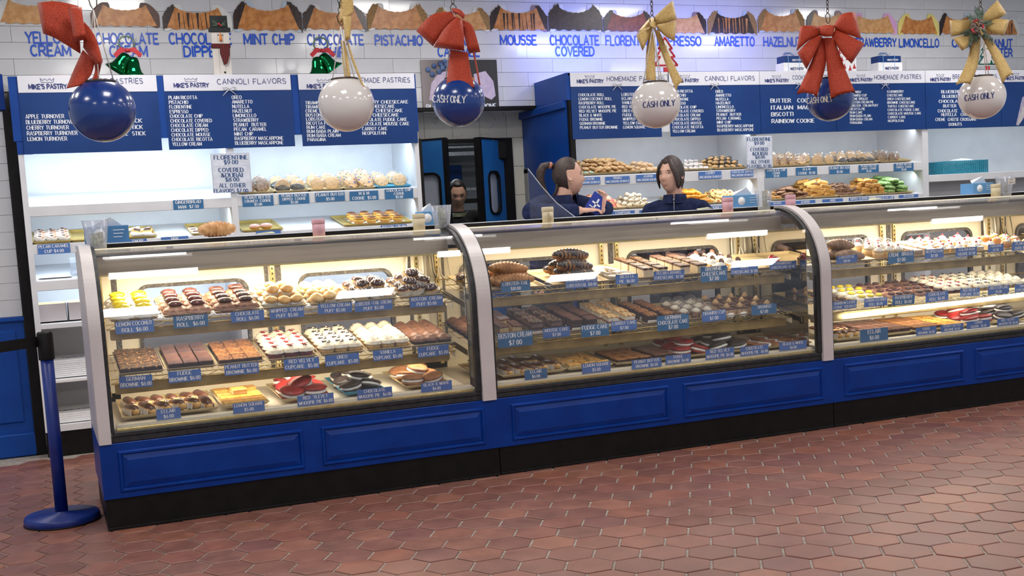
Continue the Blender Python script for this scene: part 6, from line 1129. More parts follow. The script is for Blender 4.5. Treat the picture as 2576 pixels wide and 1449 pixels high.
obj('earring', MB().tube(LP(HM1, [(.0, -.078, -.032), (.002, -.080, -.042), (.0, -.079, -.050)]), .0028, 6), BRASS, P1)
collar(P1, nb1 + Vector((0, 0, .005)), f1, sd1, NAVY, .045, .7)
cd = thing('navy_card', 'small navy card held by the clerk with the ponytail', 'card', atY(1499, 513, .72)); cb = MB().box(-.05, .05, -.003, .003, -.06, .06, b=.002); c_ = obj('card_board', cb, M('card_navy', (30, 50, 140)), cd); cd.rotation_euler = (0, math.radians(38), 0)
cr_ = MB(); 
for (x, z, w, h_) in ((0, .0, .06, .010), (0, .0, .012, .07), (-.01, -.03, .05, .006)): cr_ = MB().box(x - w / 2, x + w / 2, -.0042, -.003, z - h_ / 2, z + h_ / 2); obj('print', cr_, TXTW, cd)
# clerk 2
a2 = math.radians(208)
P2, HM2, nb2, f2, sd2 = figure('clerk in zipped navy fleece with chin-length brown hair', (3.925, 1.10, 1.578), a2, -.02, (4.00, 1.24, .93), math.radians(236),
    [([(4.105, 1.05, 1.345), (4.17, 1.0, 1.24), (4.20, .97, 1.10), (4.12, .93, 1.06), (4.02, .91, 1.06)], ((-.9, -.3, 0), (0, 0, -1), .5, 1)), ([(3.845, 1.24, 1.345), (3.79, 1.26, 1.24), (3.73, 1.18, 1.10), (3.76, 1.05, 1.06), (3.80, .96, 1.06)], ((.4, -.8, 0), (0, 0, -1), .5, -1))], NAVY, SKIN, vox=.009)
def hair_bob(t, p, q):
    a = abs(t); lim = 40 - .25 * (20 - a) if a < 20 else 40 - (a - 20) * 1.55 if a < 62 else -25 if a < 95 else -60
    return bump_(p, lim - 3, lim + 3)
obj('hair', hair_mb(HM2, hair_bob, 1.10), HAIR, P2)
for sg in (-1, 1):
    obj('side_lock', MB().tube(LP(HM2, [(.055, sg * .022, .100), (.066, sg * .052, .055), (.056, sg * .070, .008), (.044, sg * .074, -.04), (.040, sg * .066, -.085)]), [(.012, .010), (.020, .010), (.024, .010), (.020, .009), (.004, .004)], 10), HAIR, P2)
obj('back_hair', MB().tube(LP(HM2, [(-.05, 0, .02), (-.07, 0, -.04), (-.062, 0, -.09), (-.055, 0, -.12)]), [(.066, .05), (.068, .04), (.055, .03), (.04, .015)], 14), HAIR, P2)
collar(P2, nb2, f2, sd2, NAVY, .036, .14)
obj('zipper', MB().tube([nb2 + f2 * .088 + Vector((0, 0, .03)), nb2 + f2 * .098 - Vector((0, 0, .03)), nb2 + f2 * .128 - Vector((0, 0, .12))], .0028, 6), STEEL, P2); obj('zip_pull', MB().tube([nb2 + f2 * .095 + Vector((0, 0, .012)), nb2 + f2 * .100 - Vector((0, 0, .006))], .005, 8), STEEL, P2)
# clerk 3 in the kitchen
P3, HM3, nb3, f3, sd3 = figure('worker in a black sweatshirt looking down in the kitchen doorway', (3.40, 3.83, 1.590), math.radians(256), .34, (3.45, 3.93, .92), math.radians(250),
    [([(3.585, 3.80, 1.405), (3.65, 3.78, 1.26), (3.69, 3.74, 1.08), (3.62, 3.64, 1.04), (3.56, 3.58, 1.04)], ((-.5, -.8, 0), (0, 0, -1), .5, 1)), ([(3.26, 3.90, 1.405), (3.18, 3.92, 1.26), (3.17, 3.86, 1.08), (3.22, 3.72, 1.04), (3.27, 3.64, 1.04)], ((.3, -.9, 0), (0, 0, -1), .5, -1))], BLKF, SKIN2, vox=.011)
obj('hair', hair_mb(HM3, hair_back, 1.12), HAIR3, P3); obj('hair_bun', MB().ell((0, 0, 0), (.035, .04, .035), 12, 8, HM3 @ Matrix.Translation((-.10, 0, .05))), HAIR3, P3)
obj('loose_strand', MB().tube(LP(HM3, [(-.02, .074, .03), (-.03, .082, -.02), (-.05, .078, -.05)]), [.006, .008, .003], 6).tube(LP(HM3, [(-.02, -.074, .03), (-.03, -.082, -.02), (-.05, -.078, -.06)]), [.006, .008, .003], 6), HAIR3, P3, kind='stuff')
collar(P3, nb3 - Vector((0, 0, .01)), f3, sd3, M('olive_trim', (58, 62, 44)), -.008, 0.01)
cc = nb3 - Vector((0, 0, .15)) + f3 * .122 + sd3 * .055; cm_ = MB(); cwn = MB()
for k in range(5): obj('crest', MB().tube([cc + sd3 * (-.02 + .01 * k), cc + sd3 * (-.024 + .012 * k) + Vector((0, 0, .022))], .002, 4), TXTW, P3)
obj('crest', MB().tube([cc - sd3 * .03 - Vector((0, 0, .012)), cc + sd3 * .03 - Vector((0, 0, .014))], .003, 4), TXTW, P3)

# ================================================================== HANGING GLOBES AND BOWS
GLB = M('globe_blue', (8, 52, 124), (10, 56, 130), 3, rough=.22, coat=.5); GLW = M('globe_white', (222, 216, 212), (228, 222, 218), 3, rough=.12, coat=.6)
RGL = M('red_glitter', (140, 36, 20), (204, 80, 50), 520, rough=.5, spec=.3, bump=.5, bsc=500, detail=1); GGL = M('gold_glitter', (186, 148, 80), (228, 198, 132), 420, rough=.4, metal=.2, bump=.5, bsc=500, detail=1); CORD = M('cord', (206, 200, 194)); IRON = M('iron_chain', (60, 52, 46), (92, 82, 72), 60, rough=.45, metal=.7)
def pdep(px, py, dep): d = ray(px, py); return CAM + d * dep
def globe(cx, cy, dpx, mat, label, text=None, tmat=None, fl=0, hook=.30, cords=(0, 2.1, 4.2)):
    dep = FPX * .225 / dpx; c = pdep(cx, cy, dep); r = .1125; t = thing('hanging_globe', label, 'globe', c, 'globes hanging over the counter'); prof_ = []
    for k in range(23):
        a = math.radians(-90 + 152 * k / 22); prof_.append((max(.001, r * math.cos(a)), r * math.sin(a) * .97))
    obj('globe', MB().lathe(prof_, 40), mat, t); zt = prof_[-1][1]; rt = prof_[-1][0]
    obj('neck_ring', MB().lathe([(rt - .004, zt - .004), (rt + .003, zt - .003), (rt + .003, zt + .005), (rt - .004, zt + .006)], 32, cap=False), IRON, t)
    hk = zt + hook * .62
    for k, a in enumerate(cords):
        x, y = rt * math.cos(a + .4), rt * math.sin(a + .4); cd_ = obj('cord', MB().tube([(x, y, zt), (x * .5, y * .5, (zt + hk) / 2), (0, 0, hk)], .0022, 6), CORD, t)
    obj('hook', MB().tube([(0, 0, hk), (.012, 0, hk + .012), (.014, 0, hk + .04), (0, 0, hk + .055), (-.013, 0, hk + .038), (-.008, 0, hk + .014)], .0022, 6, close=True), IRON, t)
    ch = MB(); z = hk + .05; i = 0
    while z < CEIL - c.z - .01 and i < 80:
        P_ = [(.006 * math.cos(q), 0, z + .012 + .013 * math.sin(q)) for q in [k * math.pi / 4 for k in range(8)]]
        if i % 2: P_ = [(y, x, zz) for x, y, zz in P_]
        ch.tube(P_, .0018, 5, close=True); z += .020; i += 1
    obj('chain', ch, IRON, t, kind='stuff')
    if text:
        xl, xr, yl_, yr_, h = text; mb, w = text_mb('CASH ONLY', 'serif', .95); V = []
        for v in mb.v:
            k = v[0] / w; px_ = xl + (xr - xl) * k; py_ = yl_ + (yr_ - yl_) * k - v[2] * h; d = ray(px_, py_).normalized(); oc = CAM - c; b = oc.dot(d); q = b * b - (oc.length_squared - (r * 1.006) ** 2)
            V.append((CAM + d * (-b - math.sqrt(max(0, q)))) - c)
        m2 = MB(); m2.add(V, mb.f); obj('lettering', m2, tmat, t)
    return c, dep
def bow(label, dep, ox, oy, sc, mat, loops, tails, knot=None, bd=.05):
    dc = dep; P = lambda q, off=0: pdep(ox + q[0] / sc, oy + q[1] / sc, dc + off); c0 = P(loops[0][0][0]); o = thing('ribbon_bow', label, 'bow', c0, 'glitter bows on the hanging globes')
    def strip(A, B, f0, closed):
        def res(L_, n=14):
            out = []
            for i in range(n + 1):
                u = i / n * (len(L_) - 1); k = min(int(u), len(L_) - 2); w = u - k; q = [L_[max(0, min(len(L_) - 1, k + z))] for z in (-1, 0, 1, 2)]
                out.append(tuple(.5 * (2 * q[1][c] + (q[2][c] - q[0][c]) * w + (2 * q[0][c] - 5 * q[1][c] + 4 * q[2][c] - q[3][c]) * w * w + (3 * q[1][c] - q[0][c] - 3 * q[2][c] + q[3][c]) * w ** 3) for c in (0, 1)))
            return out
        a, b = res(A), res(B); V = []; F = []; n = len(a); rows = []
        if closed:
            for i in range(n): t = i / (n - 1); rows.append((a[i], b[i], f0 - bd * math.sin(t * math.pi * .5) ** .7 * (1 if t < .85 else (1 - (t - .85) / .15 * .9))))
            for i in range(n - 1, -1, -1): t = i / (n - 1); rows.append((a[i], b[i], f0 + bd * math.sin(t * math.pi * .5) ** .7 * (1 if t < .85 else (1 - (t - .85) / .15 * .9))))
        else:
            for i in range(n): t = i / (n - 1); rows.append((a[i], b[i], f0 + .012 * math.sin(t * 5)))
        for q1, q2, off in rows:
            for k in range(4): w = k / 3; V.append(P((q1[0] + (q2[0] - q1[0]) * w, q1[1] + (q2[1] - q1[1]) * w), off - .006 * math.sin(w * math.pi)) - c0)
        for i in range(len(rows) - 1):
            for k in range(3): F.append((i * 4 + k, i * 4 + k + 1, i * 4 + 5 + k, i * 4 + 4 + k))
        return V, F, rows
    for A, B, off in loops:
        V, F, _ = strip(A, B, off, True); l_ = obj('loop', MB().add(V, F, True), mat, o); m = l_.modifiers.new('t', 'SOLIDIFY'); m.thickness = .0012
    for A, B, off, notch in tails:
        V, F, rows = strip(A, B, off, False); n = len(V)
        if notch:
            q1, q2, of2 = rows[-1]; m_ = ((q1[0] + q2[0]) / 2, (q1[1] + q2[1]) / 2)
            # pull the middle of the last rows up to the notch
            for k in (1, 2): V[n - 4 + k] = P((notch[0] + (k - 1.5) * 8, notch[1]), of2) - c0
        l_ = obj('tail', MB().add(V, F, True), mat, o); m = l_.modifiers.new('t', 'SOLIDIFY'); m.thickness = .0012
    if knot:
        V, F, _ = strip(knot[0], knot[1], -.03, True); l_ = obj('knot', MB().add(V, F, True), mat, o); l_.modifiers.new('t', 'SOLIDIFY').thickness = .0012
    return o, P, c0
c, dp = globe(258, 278, 162, GLB, 'plain blue hanging globe at far left', hook=.40)
bow('red glitter bow seen side-on above the plain blue globe', dp - .05, 80, 0, 4.027, RGL, [([(470, 60), (250, 15), (58, 28)], [(492, 545), (250, 395), (118, 340)], .02), ([(435, 62), (400, 68), (365, 72)][::-1] if False else [(505, 70), (520, 200), (558, 398)], [(365, 70), (400, 250), (432, 425)], -.05), ([(530, 220), (640, 370), (720, 620)], [(520, 480), (610, 600), (700, 672)], -.01)],
    [([(520, 505), (430, 700), (350, 898)], [(640, 620), (600, 760), (500, 865)], .0, None), ([(630, 620), (640, 720), (600, 830)], [(705, 660), (680, 760), (665, 828)], .02, None)])
c, dp = globe(871, 262, 141, GLW, 'plain white hanging globe with a gold ribbon above', hook=.34)
bow('gold glitter ribbon hanging edge-on above the plain white globe', dp - .03, 740, 0, 4.264, GGL, [([(500, -40), (492, 110), (482, 262)], [(622, -40), (636, 60), (634, 140)], 0), ([(520, 170), (535, 300), (548, 440)], [(612, 170), (608, 300), (598, 420)], -.02)],
    [([(500, 430), (520, 640), (540, 830)], [(550, 440), (580, 640), (606, 830)], .02, None), ([(560, 440), (640, 700), (740, 940)], [(575, 440), (660, 690), (752, 935)], -.01, None)], bd=.02)
c, dp = globe(1154, 255, 132, GLB, 'blue CASH ONLY globe in front of the dark poster', (1089, 1171, 257, 259, 17), M('cash_white', (226, 226, 228)), hook=.42)
bow('red glitter bow on the blue globe before the poster', dp - .05, 1020, 0, 4.392, RGL, [([(500, 130), (290, 165), (120, 340)], [(568, 185), (430, 330), (305, 510)], .01), ([(566, 188), (420, 330), (312, 520)], [(620, 215), (645, 370), (648, 558)], -.03), ([(615, 212), (740, 290), (828, 575)], [(600, 215), (650, 400), (700, 590)], .03), ([(508, 88), (600, 105), (665, 165)], [(520, 140), (590, 165), (640, 212)], .02)],
    [([(500, 545), (470, 750), (450, 960)], [(690, 580), (720, 780), (768, 992)], -.02, (598, 892)), ([(640, 230), (740, 560), (815, 940)], [(660, 235), (756, 560), (828, 940)], .0, None)])
c, dp = globe(1650, 262, 124, GLW, 'white CASH ONLY globe with a gold bow, right of the clerks', (1618, 1698, 271, 265, 14), TXTN, hook=.40)
bow('gold glitter bow on the white globe above the clerks', dp + .03, 1560, 0, 4.39, GGL, [([(355, 210), (480, 90), (582, 8)], [(385, 285), (500, 255), (628, 215)], .01), ([(390, 275), (500, 255), (620, 235)], [(400, 300), (500, 400), (606, 456)], -.01), ([(335, 190), (250, 290), (175, 382)], [(380, 270), (320, 310), (215, 335)], .01), ([(365, 290), (260, 320), (178, 390)], [(360, 320), (300, 450), (250, 562)], -.01)],
    [([(330, 330), (285, 600), (285, 885)], [(385, 390), (386, 650), (394, 885)], 0, None), ([(375, 320), (470, 620), (622, 1010)], [(432, 340), (560, 640), (698, 915)], .0, (620, 905))], ([(320, 200), (330, 290)], [(385, 200), (395, 330)]))
c, dp = globe(2088, 248, 116, GLB, 'blue CASH ONLY globe under the large front-facing red bow', (2030, 2094, 261, 255, 14), M('cash_white2', (226, 220, 206)), hook=.42)
bow('large front-facing red glitter bow', dp - .14, 1940, 0, 4.528, RGL, [([(545, 300), (430, 290), (335, 300)], [(575, 400), (430, 460), (290, 582)], .0), ([(560, 400), (430, 465), (300, 600)], [(580, 425), (500, 600), (402, 787)], -.01), ([(715, 295), (800, 165), (955, 135)], [(735, 345), (860, 390), (1027, 442)], .0), ([(730, 335), (900, 410), (1066, 500)], [(690, 420), (800, 600), (916, 727)], -.01)],
    [([(558, 425), (450, 720), (288, 1072)], [(628, 440), (620, 740), (518, 1112)], -.005, (435, 1010)), ([(608, 430), (635, 780), (682, 1132)], [(712, 430), (840, 780), (962, 1062)], -.03, (795, 1012))], ([(535, 300), (630, 285), (722, 292)], [(562, 408), (640, 418), (708, 408)]))
c, dp = globe(2470, 243, 115, GLW, 'white CASH ONLY globe at far right under the pinecone bow', (2427, 2501, 254, 246, 14), TXTN, hook=.46)
ob, Pf, c0 = bow('gold glitter bow with pinecones and pine sprigs at far right', dp - .14, 2340, 0, 4.674, GGL, [([(590, 215), (700, 90), (792, -2)], [(645, 280), (770, 235), (902, 160)], .01), ([(640, 285), (780, 222), (932, 236)], [(640, 340), (750, 390), (872, 422)], -.01), ([(540, 245), (380, 236), (230, 240)], [(520, 350), (380, 405), (245, 430)], .01), ([(520, 345), (380, 415), (264, 450)], [(545, 425), (450, 540), (376, 597)], -.01)],
    [([(500, 430), (430, 720), (300, 1000)], [(592, 430), (560, 760), (468, 1000)], -.005, (430, 955)), ([(600, 420), (740, 700), (852, 988)], [(690, 420), (850, 650), (978, 880)], -.02, (893, 852))], ([(500, 250), (560, 245)], [(640, 400), (600, 420)]))
PINE = M('pine_needles', (70, 92, 74), (118, 140, 120), 60, rough=.7); CONE = M('pinecone', (70, 46, 36), (168, 150, 140), 200, rough=.8, lo=.45, hi=.65)
for q in ((510, 310), (548, 350), (580, 270)):
    p = Pf(q, -.07) - c0; k = obj('pinecone', MB().lathe([(.003, -.020), (.012, -.016), (.015, -.010), (.011, -.008), (.017, -.003), (.012, 0), (.015, .005), (.009, .008), (.010, .013), (.002, .018)], 12, tuple(p), wob=lambda i, j: 1 + .2 * (i % 2)), CONE, ob)
for q in ((518, 250), (544, 238), (622, 300), (618, 322), (495, 352), (508, 372)): p = Pf(q, -.08) - c0; obj('berry', MB().ell(tuple(p), (.006, .006, .006), 8, 6), CHRY, ob)
for q0, q1 in (((560, 260), (545, 95)), ((540, 270), (465, 195)), ((590, 250), (600, 130)), ((610, 290), (715, 265)), ((520, 360), (400, 400)), ((530, 370), (450, 550)), ((560, 370), (540, 480)), ((600, 340), (735, 495)), ((590, 350), (650, 440))):
    A, B = Pf(q0, -.06) - c0, Pf(q1, -.05) - c0; sp_ = MB().tube([A, B], .0014, 4); d = (B - A); L_ = d.length; d.normalize(); sdv = d.cross(_f).normalized()
    for k in range(22):
        w = k / 22; b_ = A + d * L_ * w
        for sg in (-1, 1): sp_.tube([b_, b_ + d * .016 + sdv * sg * .018 * (1 - w * .5) + _f * R.uniform(-.008, .008)], .0009, 3)
    obj('pine_sprig', sp_, PINE, ob)

# ================================================================== LEDGE DECORATIONS (on top of the cabinets, z = 2.40)
GRN = M('green_foil', (6, 96, 50), (10, 120, 66), 5, rough=.08, metal=.9); RDR = M('red_ribbon', (168, 18, 34), (186, 28, 42), 20, rough=.5)
def bells(cx, cy, rot, lab, flip=1):
    p = atY(cx, 188, 2.36); p.z = 2.401; t = thing('bell_pair', lab, 'bell decoration', p, 'green bells on the left cabinet'); t.scale = (1.45, 1.2, 1.35)
    bp_ = [(.010, .095), (.022, .090), (.028, .07), (.030, .045), (.036, .022), (.050, .006), (.054, 0), (.050, .002), (.034, .022), (.026, .05)]
    obj('bell', MB().lathe(bp_, 24, (.02 * flip, 0, .001), rotM(0, 0, 0)), GRN, t)
    obj('bell', MB().lathe(bp_, 24, (0, 0, 0), rotM(0, .62 * flip, 0, (-.055 * flip, 0, .032))), GRN, t)
    wr = MB(); rr = random.Random(3)
    for k in range(60):
        a = rr.uniform(0, 6.28); b_ = Vector((.034 * math.cos(a), 0, .160 + .034 * math.sin(a))); wr.tube([b_, b_ + Vector((rr.uniform(-.016, .016), rr.uniform(-.012, .012), rr.uniform(-.016, .016)))], .0012, 3)
    obj('wreath', wr.tube([(.034 * math.cos(a), 0, .160 + .034 * math.sin(a)) for a in [k * .524 for k in range(12)]], .004, 5, close=True), PINE, t, kind='stuff')
    for sg in (-1, 1): obj('ribbon', MB().prism([(0, .128), (sg * .030, .138), (sg * .062, .104), (sg * .050, .088), (sg * .026, .112), (0, .116)], -.035, -.032), RDR, t)
    obj('knot', MB().ell((0, -.036, .122), (.012, .008, .010), 10, 6), RDR, t)
bells(325, 165, 0, 'green foil bells with red bow under CHOCOLATE CREAM'); bells(812, 150, 0, 'green foil bells with red bow left of the white globe', -1)
p = atY(562, 188, 2.36); t = thing('snowman_plank', 'tall wooden snowman plank with top hat and plaid scarf', 'snowman', (p.x, 2.36, 2.401)); PLK = M('whitewashed_plank', (206, 200, 192), (220, 214, 206), 8, rough=.7, stretch=(1, 1, .2))
for k in range(3): obj('plank', MB().box(-.058 + k * .039, -.020 + k * .039, 0, .018, 0, .335, b=.0015), PLK, t)
obj('hat_brim', MB().box(-.072, .068, -.012, .020, .292, .320, b=.003), M('hat_black', (30, 34, 34), (40, 44, 44), 20, rough=.8), t); obj('hat_crown', MB().box(-.060, .052, -.006, .018, .318, .398, b=.003), _M['hat_black'], t)
obj('nose', MB().lathe([(.010, 0), (.009, .02), (.005, .045), (.002, .055)], 10, (0, -.006, .232)), M('carrot_orange', (206, 120, 50)), t)
for sg in (-1, 1): obj('eye', MB().ell((sg * .014, -.002, .272), (.004, .003, .004), 8, 6), _M['hat_black'], t)
obj('button', MB().ell((.012, -.002, .028), (.007, .003, .007), 10, 6), _M['hat_black'], t)
PLD = M('plaid_scarf', (120, 20, 28), (40, 38, 34), 24, rough=.9, tex='wave'); obj('scarf', MB().box(-.062, .060, -.010, .024, .186, .216, b=.004), PLD, t); obj('scarf_tail', MB().prism([(.0, .20), (.055, .21), (.05, .14), (.03, .085), (.008, .075), (-.012, .15), (-.012, .175)], -.016, -.006), PLD, t)
for sg in (-1, 1):
    nd = MB()
    for k in range(12): nd.tube([(0 + sg * .006, -.01, .335), (sg * (.020 + .028 * abs(math.sin(k))), -.016, .325 + .045 * (k / 12))], .0012, 3)
    obj('pine_sprig', nd, PINE, t, kind='stuff')
obj('berry', MB().ell((-.006, -.016, .342), (.007, .006, .007), 8, 6), CHRY, t); obj('berry', MB().ell((.006, -.016, .332), (.007, .006, .007), 8, 6), CHRY, t)
def cakebox(xa, xb, ya, lab):
    p, q = atY(xa, 180, 2.33), atY(xb, 180, 2.33); w = q.x - p.x; t = thing('cake_box', lab, 'cake box', ((p.x + q.x) / 2, 2.33, 2.401), 'tied cake boxes on the right cabinet'); h = .125
    obj('white_box', MB().box(-w / 2, w / 2, 0, .11, 0, h * .62, b=.002), PAPER, t); obj('blue_box', MB().box(-w / 2 + .006, w / 2 - .006, .008, .10, h * .62 + .001, h * .62 + .055, b=.002), SIGNB, t)
    for x in (-.3 * w, .18 * w): obj('string', MB().box(x - .002, x + .002, -.001, .0, 0, h * .62 + .056).box(x - .002, x + .002, 0, .1, h * .62 + .055, h * .62 + .057), M('pale_string', (120, 170, 210)), t)
    for k in range(4): obj('curl', MB().tube([(-.02 + .04 * math.cos(a + k) * (1 + k * .2), .05, .135 + .030 * abs(math.sin(a * 1.3 + k))) for a in [i * .6 for i in range(7)]], .0018, 4), M('blue_curl', (40, 96, 170)), t)
    mb = MB(); put_text(mb, "MIKE'S PASTRY", Vector((-w * .22, -.002, .018)), Vector((w * .36, -.002, .018)), .020, 'brush', 1); obj('logo', mb, TXTN, t)
    mb = MB(); put_text(mb, "MIKE'S PASTRY", Vector((-w * .1, .006, h * .62 + .014)), Vector((w * .36, .006, h * .62 + .014)), .014, 'brush', 1); obj('logo', mb, TXTW, t)
cakebox(1972, 2030, 0, 'blue and white tied cake box left of the red bow'); cakebox(2210, 2270, 0, 'blue and white tied cake box right of the red bow')
p = atY(2130, 180, 2.35); t = thing('gift_bag', 'white gift bag printed with red trees behind the red bow', 'bag', (p.x, 2.35, 2.401)); obj('bag', MB().box(-.10, .10, 0, .10, 0, .20, b=.004), PAPER, t)
for x, z in ((-.07, .02), (-.02, .03), (.035, .015), (.078, .03), (-.045, .09), (.01, .10), (.062, .095), (-.07, .15), (0, .155), (.05, .15)): obj('printed_tree', MB().prism([(x - .018, z), (x + .018, z), (x + .006, z + .024), (x, z + .045), (x - .006, z + .024)], -.0015, 0), RDR, t)
def treecut(cx, mat, lab):
    p = atY(cx, 181, 2.34); t = thing('tree_cutout', lab, 'tree decoration', (p.x, 2.34, 2.401)); k = 1.0
    T_ = [(-.12, .045), (.12, .045), (.055, .12), (.095, .12), (.04, .19), (.07, .19), (.0, .29), (-.07, .19), (-.04, .19), (-.095, .12), (-.055, .12)]
    obj('backing', MB().prism(T_, 0, .008), M('pale_wood_edge', (206, 198, 196)), t)
    for a, b in zip(T_, T_[1:] + T_[:1]): 
        A, B = Vector((a[0] * .86, 0, .045 + (a[1] - .045) * .86 + .016)), Vector((b[0] * .86, 0, .045 + (b[1] - .045) * .86 + .016)); obj('painted_edge', MB().tube([A, B], (.009, .004) if False else .007, 6), mat, t)
    obj('gift', MB().box(-.022, .022, -.006, .006, 0, .045, b=.001), RDR, t); obj('little_tree', MB().prism([(.03, .06), (.06, .06), (.045, .10)], -.004, 0), GRN, t); obj('star', MB().lathe([(.012, 0), (.012, .004)], 5, M=rotM(H, 0, 0, (0, -.002, .20))), BRASS, t)
treecut(1676, RDR, 'red-edged wooden tree cutout behind the gold bow'); treecut(2484, M('teal_green', (26, 88, 78)), 'green-edged wooden tree cutout behind the pinecone bow')
tag(obj('round_tin', MB().lathe([(.07, 0), (.07, .018), (.06, .022)], 20, (0, 0, 0)), M('beige_tin', (176, 168, 164))), 'low round beige tin on the cabinet above the first board', 'tin').location = (atY(152, 190, 2.42).x, 2.42, 2.401)

# ================================================================== THINGS ON THE COUNTER
BILL = M('banknote', (150, 156, 130), (196, 198, 176), 60, rough=.7, lo=.42, hi=.58); PKC = M('pink_plastic', (206, 156, 166), (212, 164, 174), 9, rough=.45); CRC = M('cream_canister', (206, 192, 158), (212, 198, 166), 9, rough=.45)
def canister(cx, yb, mat, lab, handle=0, k=1):
    p = atY(cx, yb, .395); t = thing('canister', lab, 'canister', (p.x, .395, 1.3175), 'small canisters along the counter'); r = .0345 * k; h = .088 * k
    obj('body', MB().lathe([(r * .94, 0), (r * .97, h * .72)], 24), mat, t); obj('lid', MB().lathe([(r, h * .72), (r * 1.02, h * .76), (r * 1.0, h * .96), (r * .9, h)], 24), mat, t)
    if handle: obj('handle', MB().tube([(-.006, -r, h * .62), (-.008, -r - .016, h * .60), (-.008, -r - .018, h * .25), (-.004, -r, h * .16)], .006, 8), mat, t)
canister(803, 594, PKC, 'pink lidded canister on the first case'); canister(1831, 534, PKC, 'pink canister right of the second clerk, beside blue glove box'); canister(1989, 522, PKC, 'pink canister above the arch between middle and right case', k=.95)
canister(1055, 578, CRC, 'cream canister at the right end of first case'); canister(1379, 562, CRC, 'cream canister with handle below the ponytail clerk', 1); canister(2505, 492, CRC, 'cream canister at far right beside the glove box', k=.95)
def tipcup(cx, yb, ht, lab, bills=((0, 0),), Y=.40):
    p = atY(cx, yb, Y); k = ht; t = thing('tip_cup', lab, 'cup', (p.x, Y, 1.318), 'clear plastic tip cups'); rb, rt = .044 * k, .062 * k; h = .135 * k
    obj('cup', MB().lathe([(rb - .002, .002), (rb, 0), (rt, h), (rt + .003, h + .003), (rt - .001, h), (rb - .002, .004)], 28, cap=False).lathe([(.001, .003), (rb, .003)], 28, cap=False), FROST, t)
    for (a, z) in bills:
        V, F = [], []
        for i in range(9):
            u = -.045 + .09 * i / 8
            for j in (0, 1): V.append((u * math.cos(a) - .010 * math.sin(u * 60) * math.sin(a), -.012 + .016 * math.sin(u * 38 + a), .018 + z + j * .058 + u * math.sin(a) * .5))
        for i in range(8): F.append((2 * i, 2 * i + 2, 2 * i + 3, 2 * i + 1))
        b_ = obj('banknote', MB().add([(x * .72 * k, y * k, z_ * k) for x, y, z_ in V], F, True), BILL, t)
    return t
tipcup(245, 624, 1.0, 'clear tip cup with a folded banknote before the long blue box', ((.2, 0),)); tipcup(1112, 566, .92, 'clear tip cup with banknotes before the kitchen door', ((.3, .0), (-.4, .045))); tipcup(1922, 521, .84, 'clear tip cup with two banknotes beside the pink canister', ((0, 0), (0.1, .062)))
t = tipcup(2527, 492, .95, 'clear tip cup with a note at the far right', ((.2, .0),)); obj('note', MB().box(-.03, .03, -.066, -.064, .075, .115), M('note_paper', (214, 206, 196)), t); mb = MB(); put_text(mb, 'TIPS', Vector((-.022, -.067, .10)), Vector((.01, -.067, .10)), .010, 'comic'); put_text(mb, 'THANK YOU', Vector((-.026, -.067, .082)), Vector((.026, -.067, .082)), .010, 'comic'); obj('lettering', mb, _M['print_dark'], t)
BXB = M('box_light_blue', (96, 150, 196), (104, 158, 204), 9, rough=.5); BXD = M('box_blue', (60, 112, 160), (66, 118, 168), 9, rough=.5)
def glovebox(xa, xb, Y, w, h, d, lab, mat, zr=0):
    p, q = atY(xa, 560, Y), atY(xb, 560, Y); t = thing('glove_box', lab, 'box', ((p.x + q.x) / 2, Y, 1.342), 'blue glove boxes on the counter'); t.rotation_euler = (0, 0, zr); w = (q.x - p.x) / math.cos(zr) if not w else w
    obj('carton', MB().box(-w / 2, w / 2, 0, d, 0, h, b=.002), mat, t); obj('label', MB().lathe([(h * .34, 0), (h * .34, .0016)], 20, M=rotM(H, 0, 0, (-w * .18, .0002, h * .5)), sx=1, sy=1.0), PAPER, t)
    for k in range(3): obj('print', MB().box(w * .14, w * (.40 - .03 * k), -.0015, 0, h * (.72 - .2 * k), h * (.76 - .2 * k)), TXTW, t)
    obj('wrap_sheet', MB().add([(-w * .38, d * .3, h), (w * .1, d * .2, h + .045), (w * .38, d * .35, h), (w * .3, d * .7, h), (-w * .2, d * .7, h + .02)], [(0, 1, 2), (2, 1, 4, 3), (1, 0, 4)]), PAPER, t)
glovebox(211, 322, .50, 0, .085, .12, 'long blue glove box at the left end of the counter', BXD); glovebox(1062, 1106, .50, 0, .075, .12, 'pale blue glove box behind the tip cup by the kitchen door', BXB); glovebox(1846, 1912, .50, 0, .075, .12, 'pale blue tissue box between pink canister and tip cup', BXB); glovebox(2450, 2500, .50, 0, .072, .12, 'pale blue glove box at the far right', BXB)
p = atY(547, 596, .52); t = thing('croissant', 'single golden croissant on white paper on the counter', 'croissant', (p.x, .53, 1.3435)); obj('crust', ridged(.185, .050, 9, .12, .85, 16, .09), CRO, t)
tag(obj('paper_sheet', MB().box(-.14, .15, -.06, .09, 0, .0015), PAPER), 'white paper sheet under the croissant on the counter', 'paper').location = (p.x + .04, .535, 1.3415)
for px_, py_, lab in ((668, 590, 'folded yellow paper scrap on the first case top'), (1770, 530, 'yellow paper scrap in front of the second clerk'), (2200, 508, 'yellow paper scrap on the right case top')):
    p = atY(px_, py_, .55); o = tag(obj('paper_scrap', MB().add([(-.05, -.02, 0), (.05, -.02, .003), (.04, .02, .012), (-.04, .02, .006), (0, -.021, .010)], [(0, 1, 4), (0, 4, 3), (4, 1, 2), (4, 2, 3)]), M('yellow_paper', (206, 204, 160), (214, 212, 170))), lab, 'paper'); o.location = (p.x, .55, 1.342)
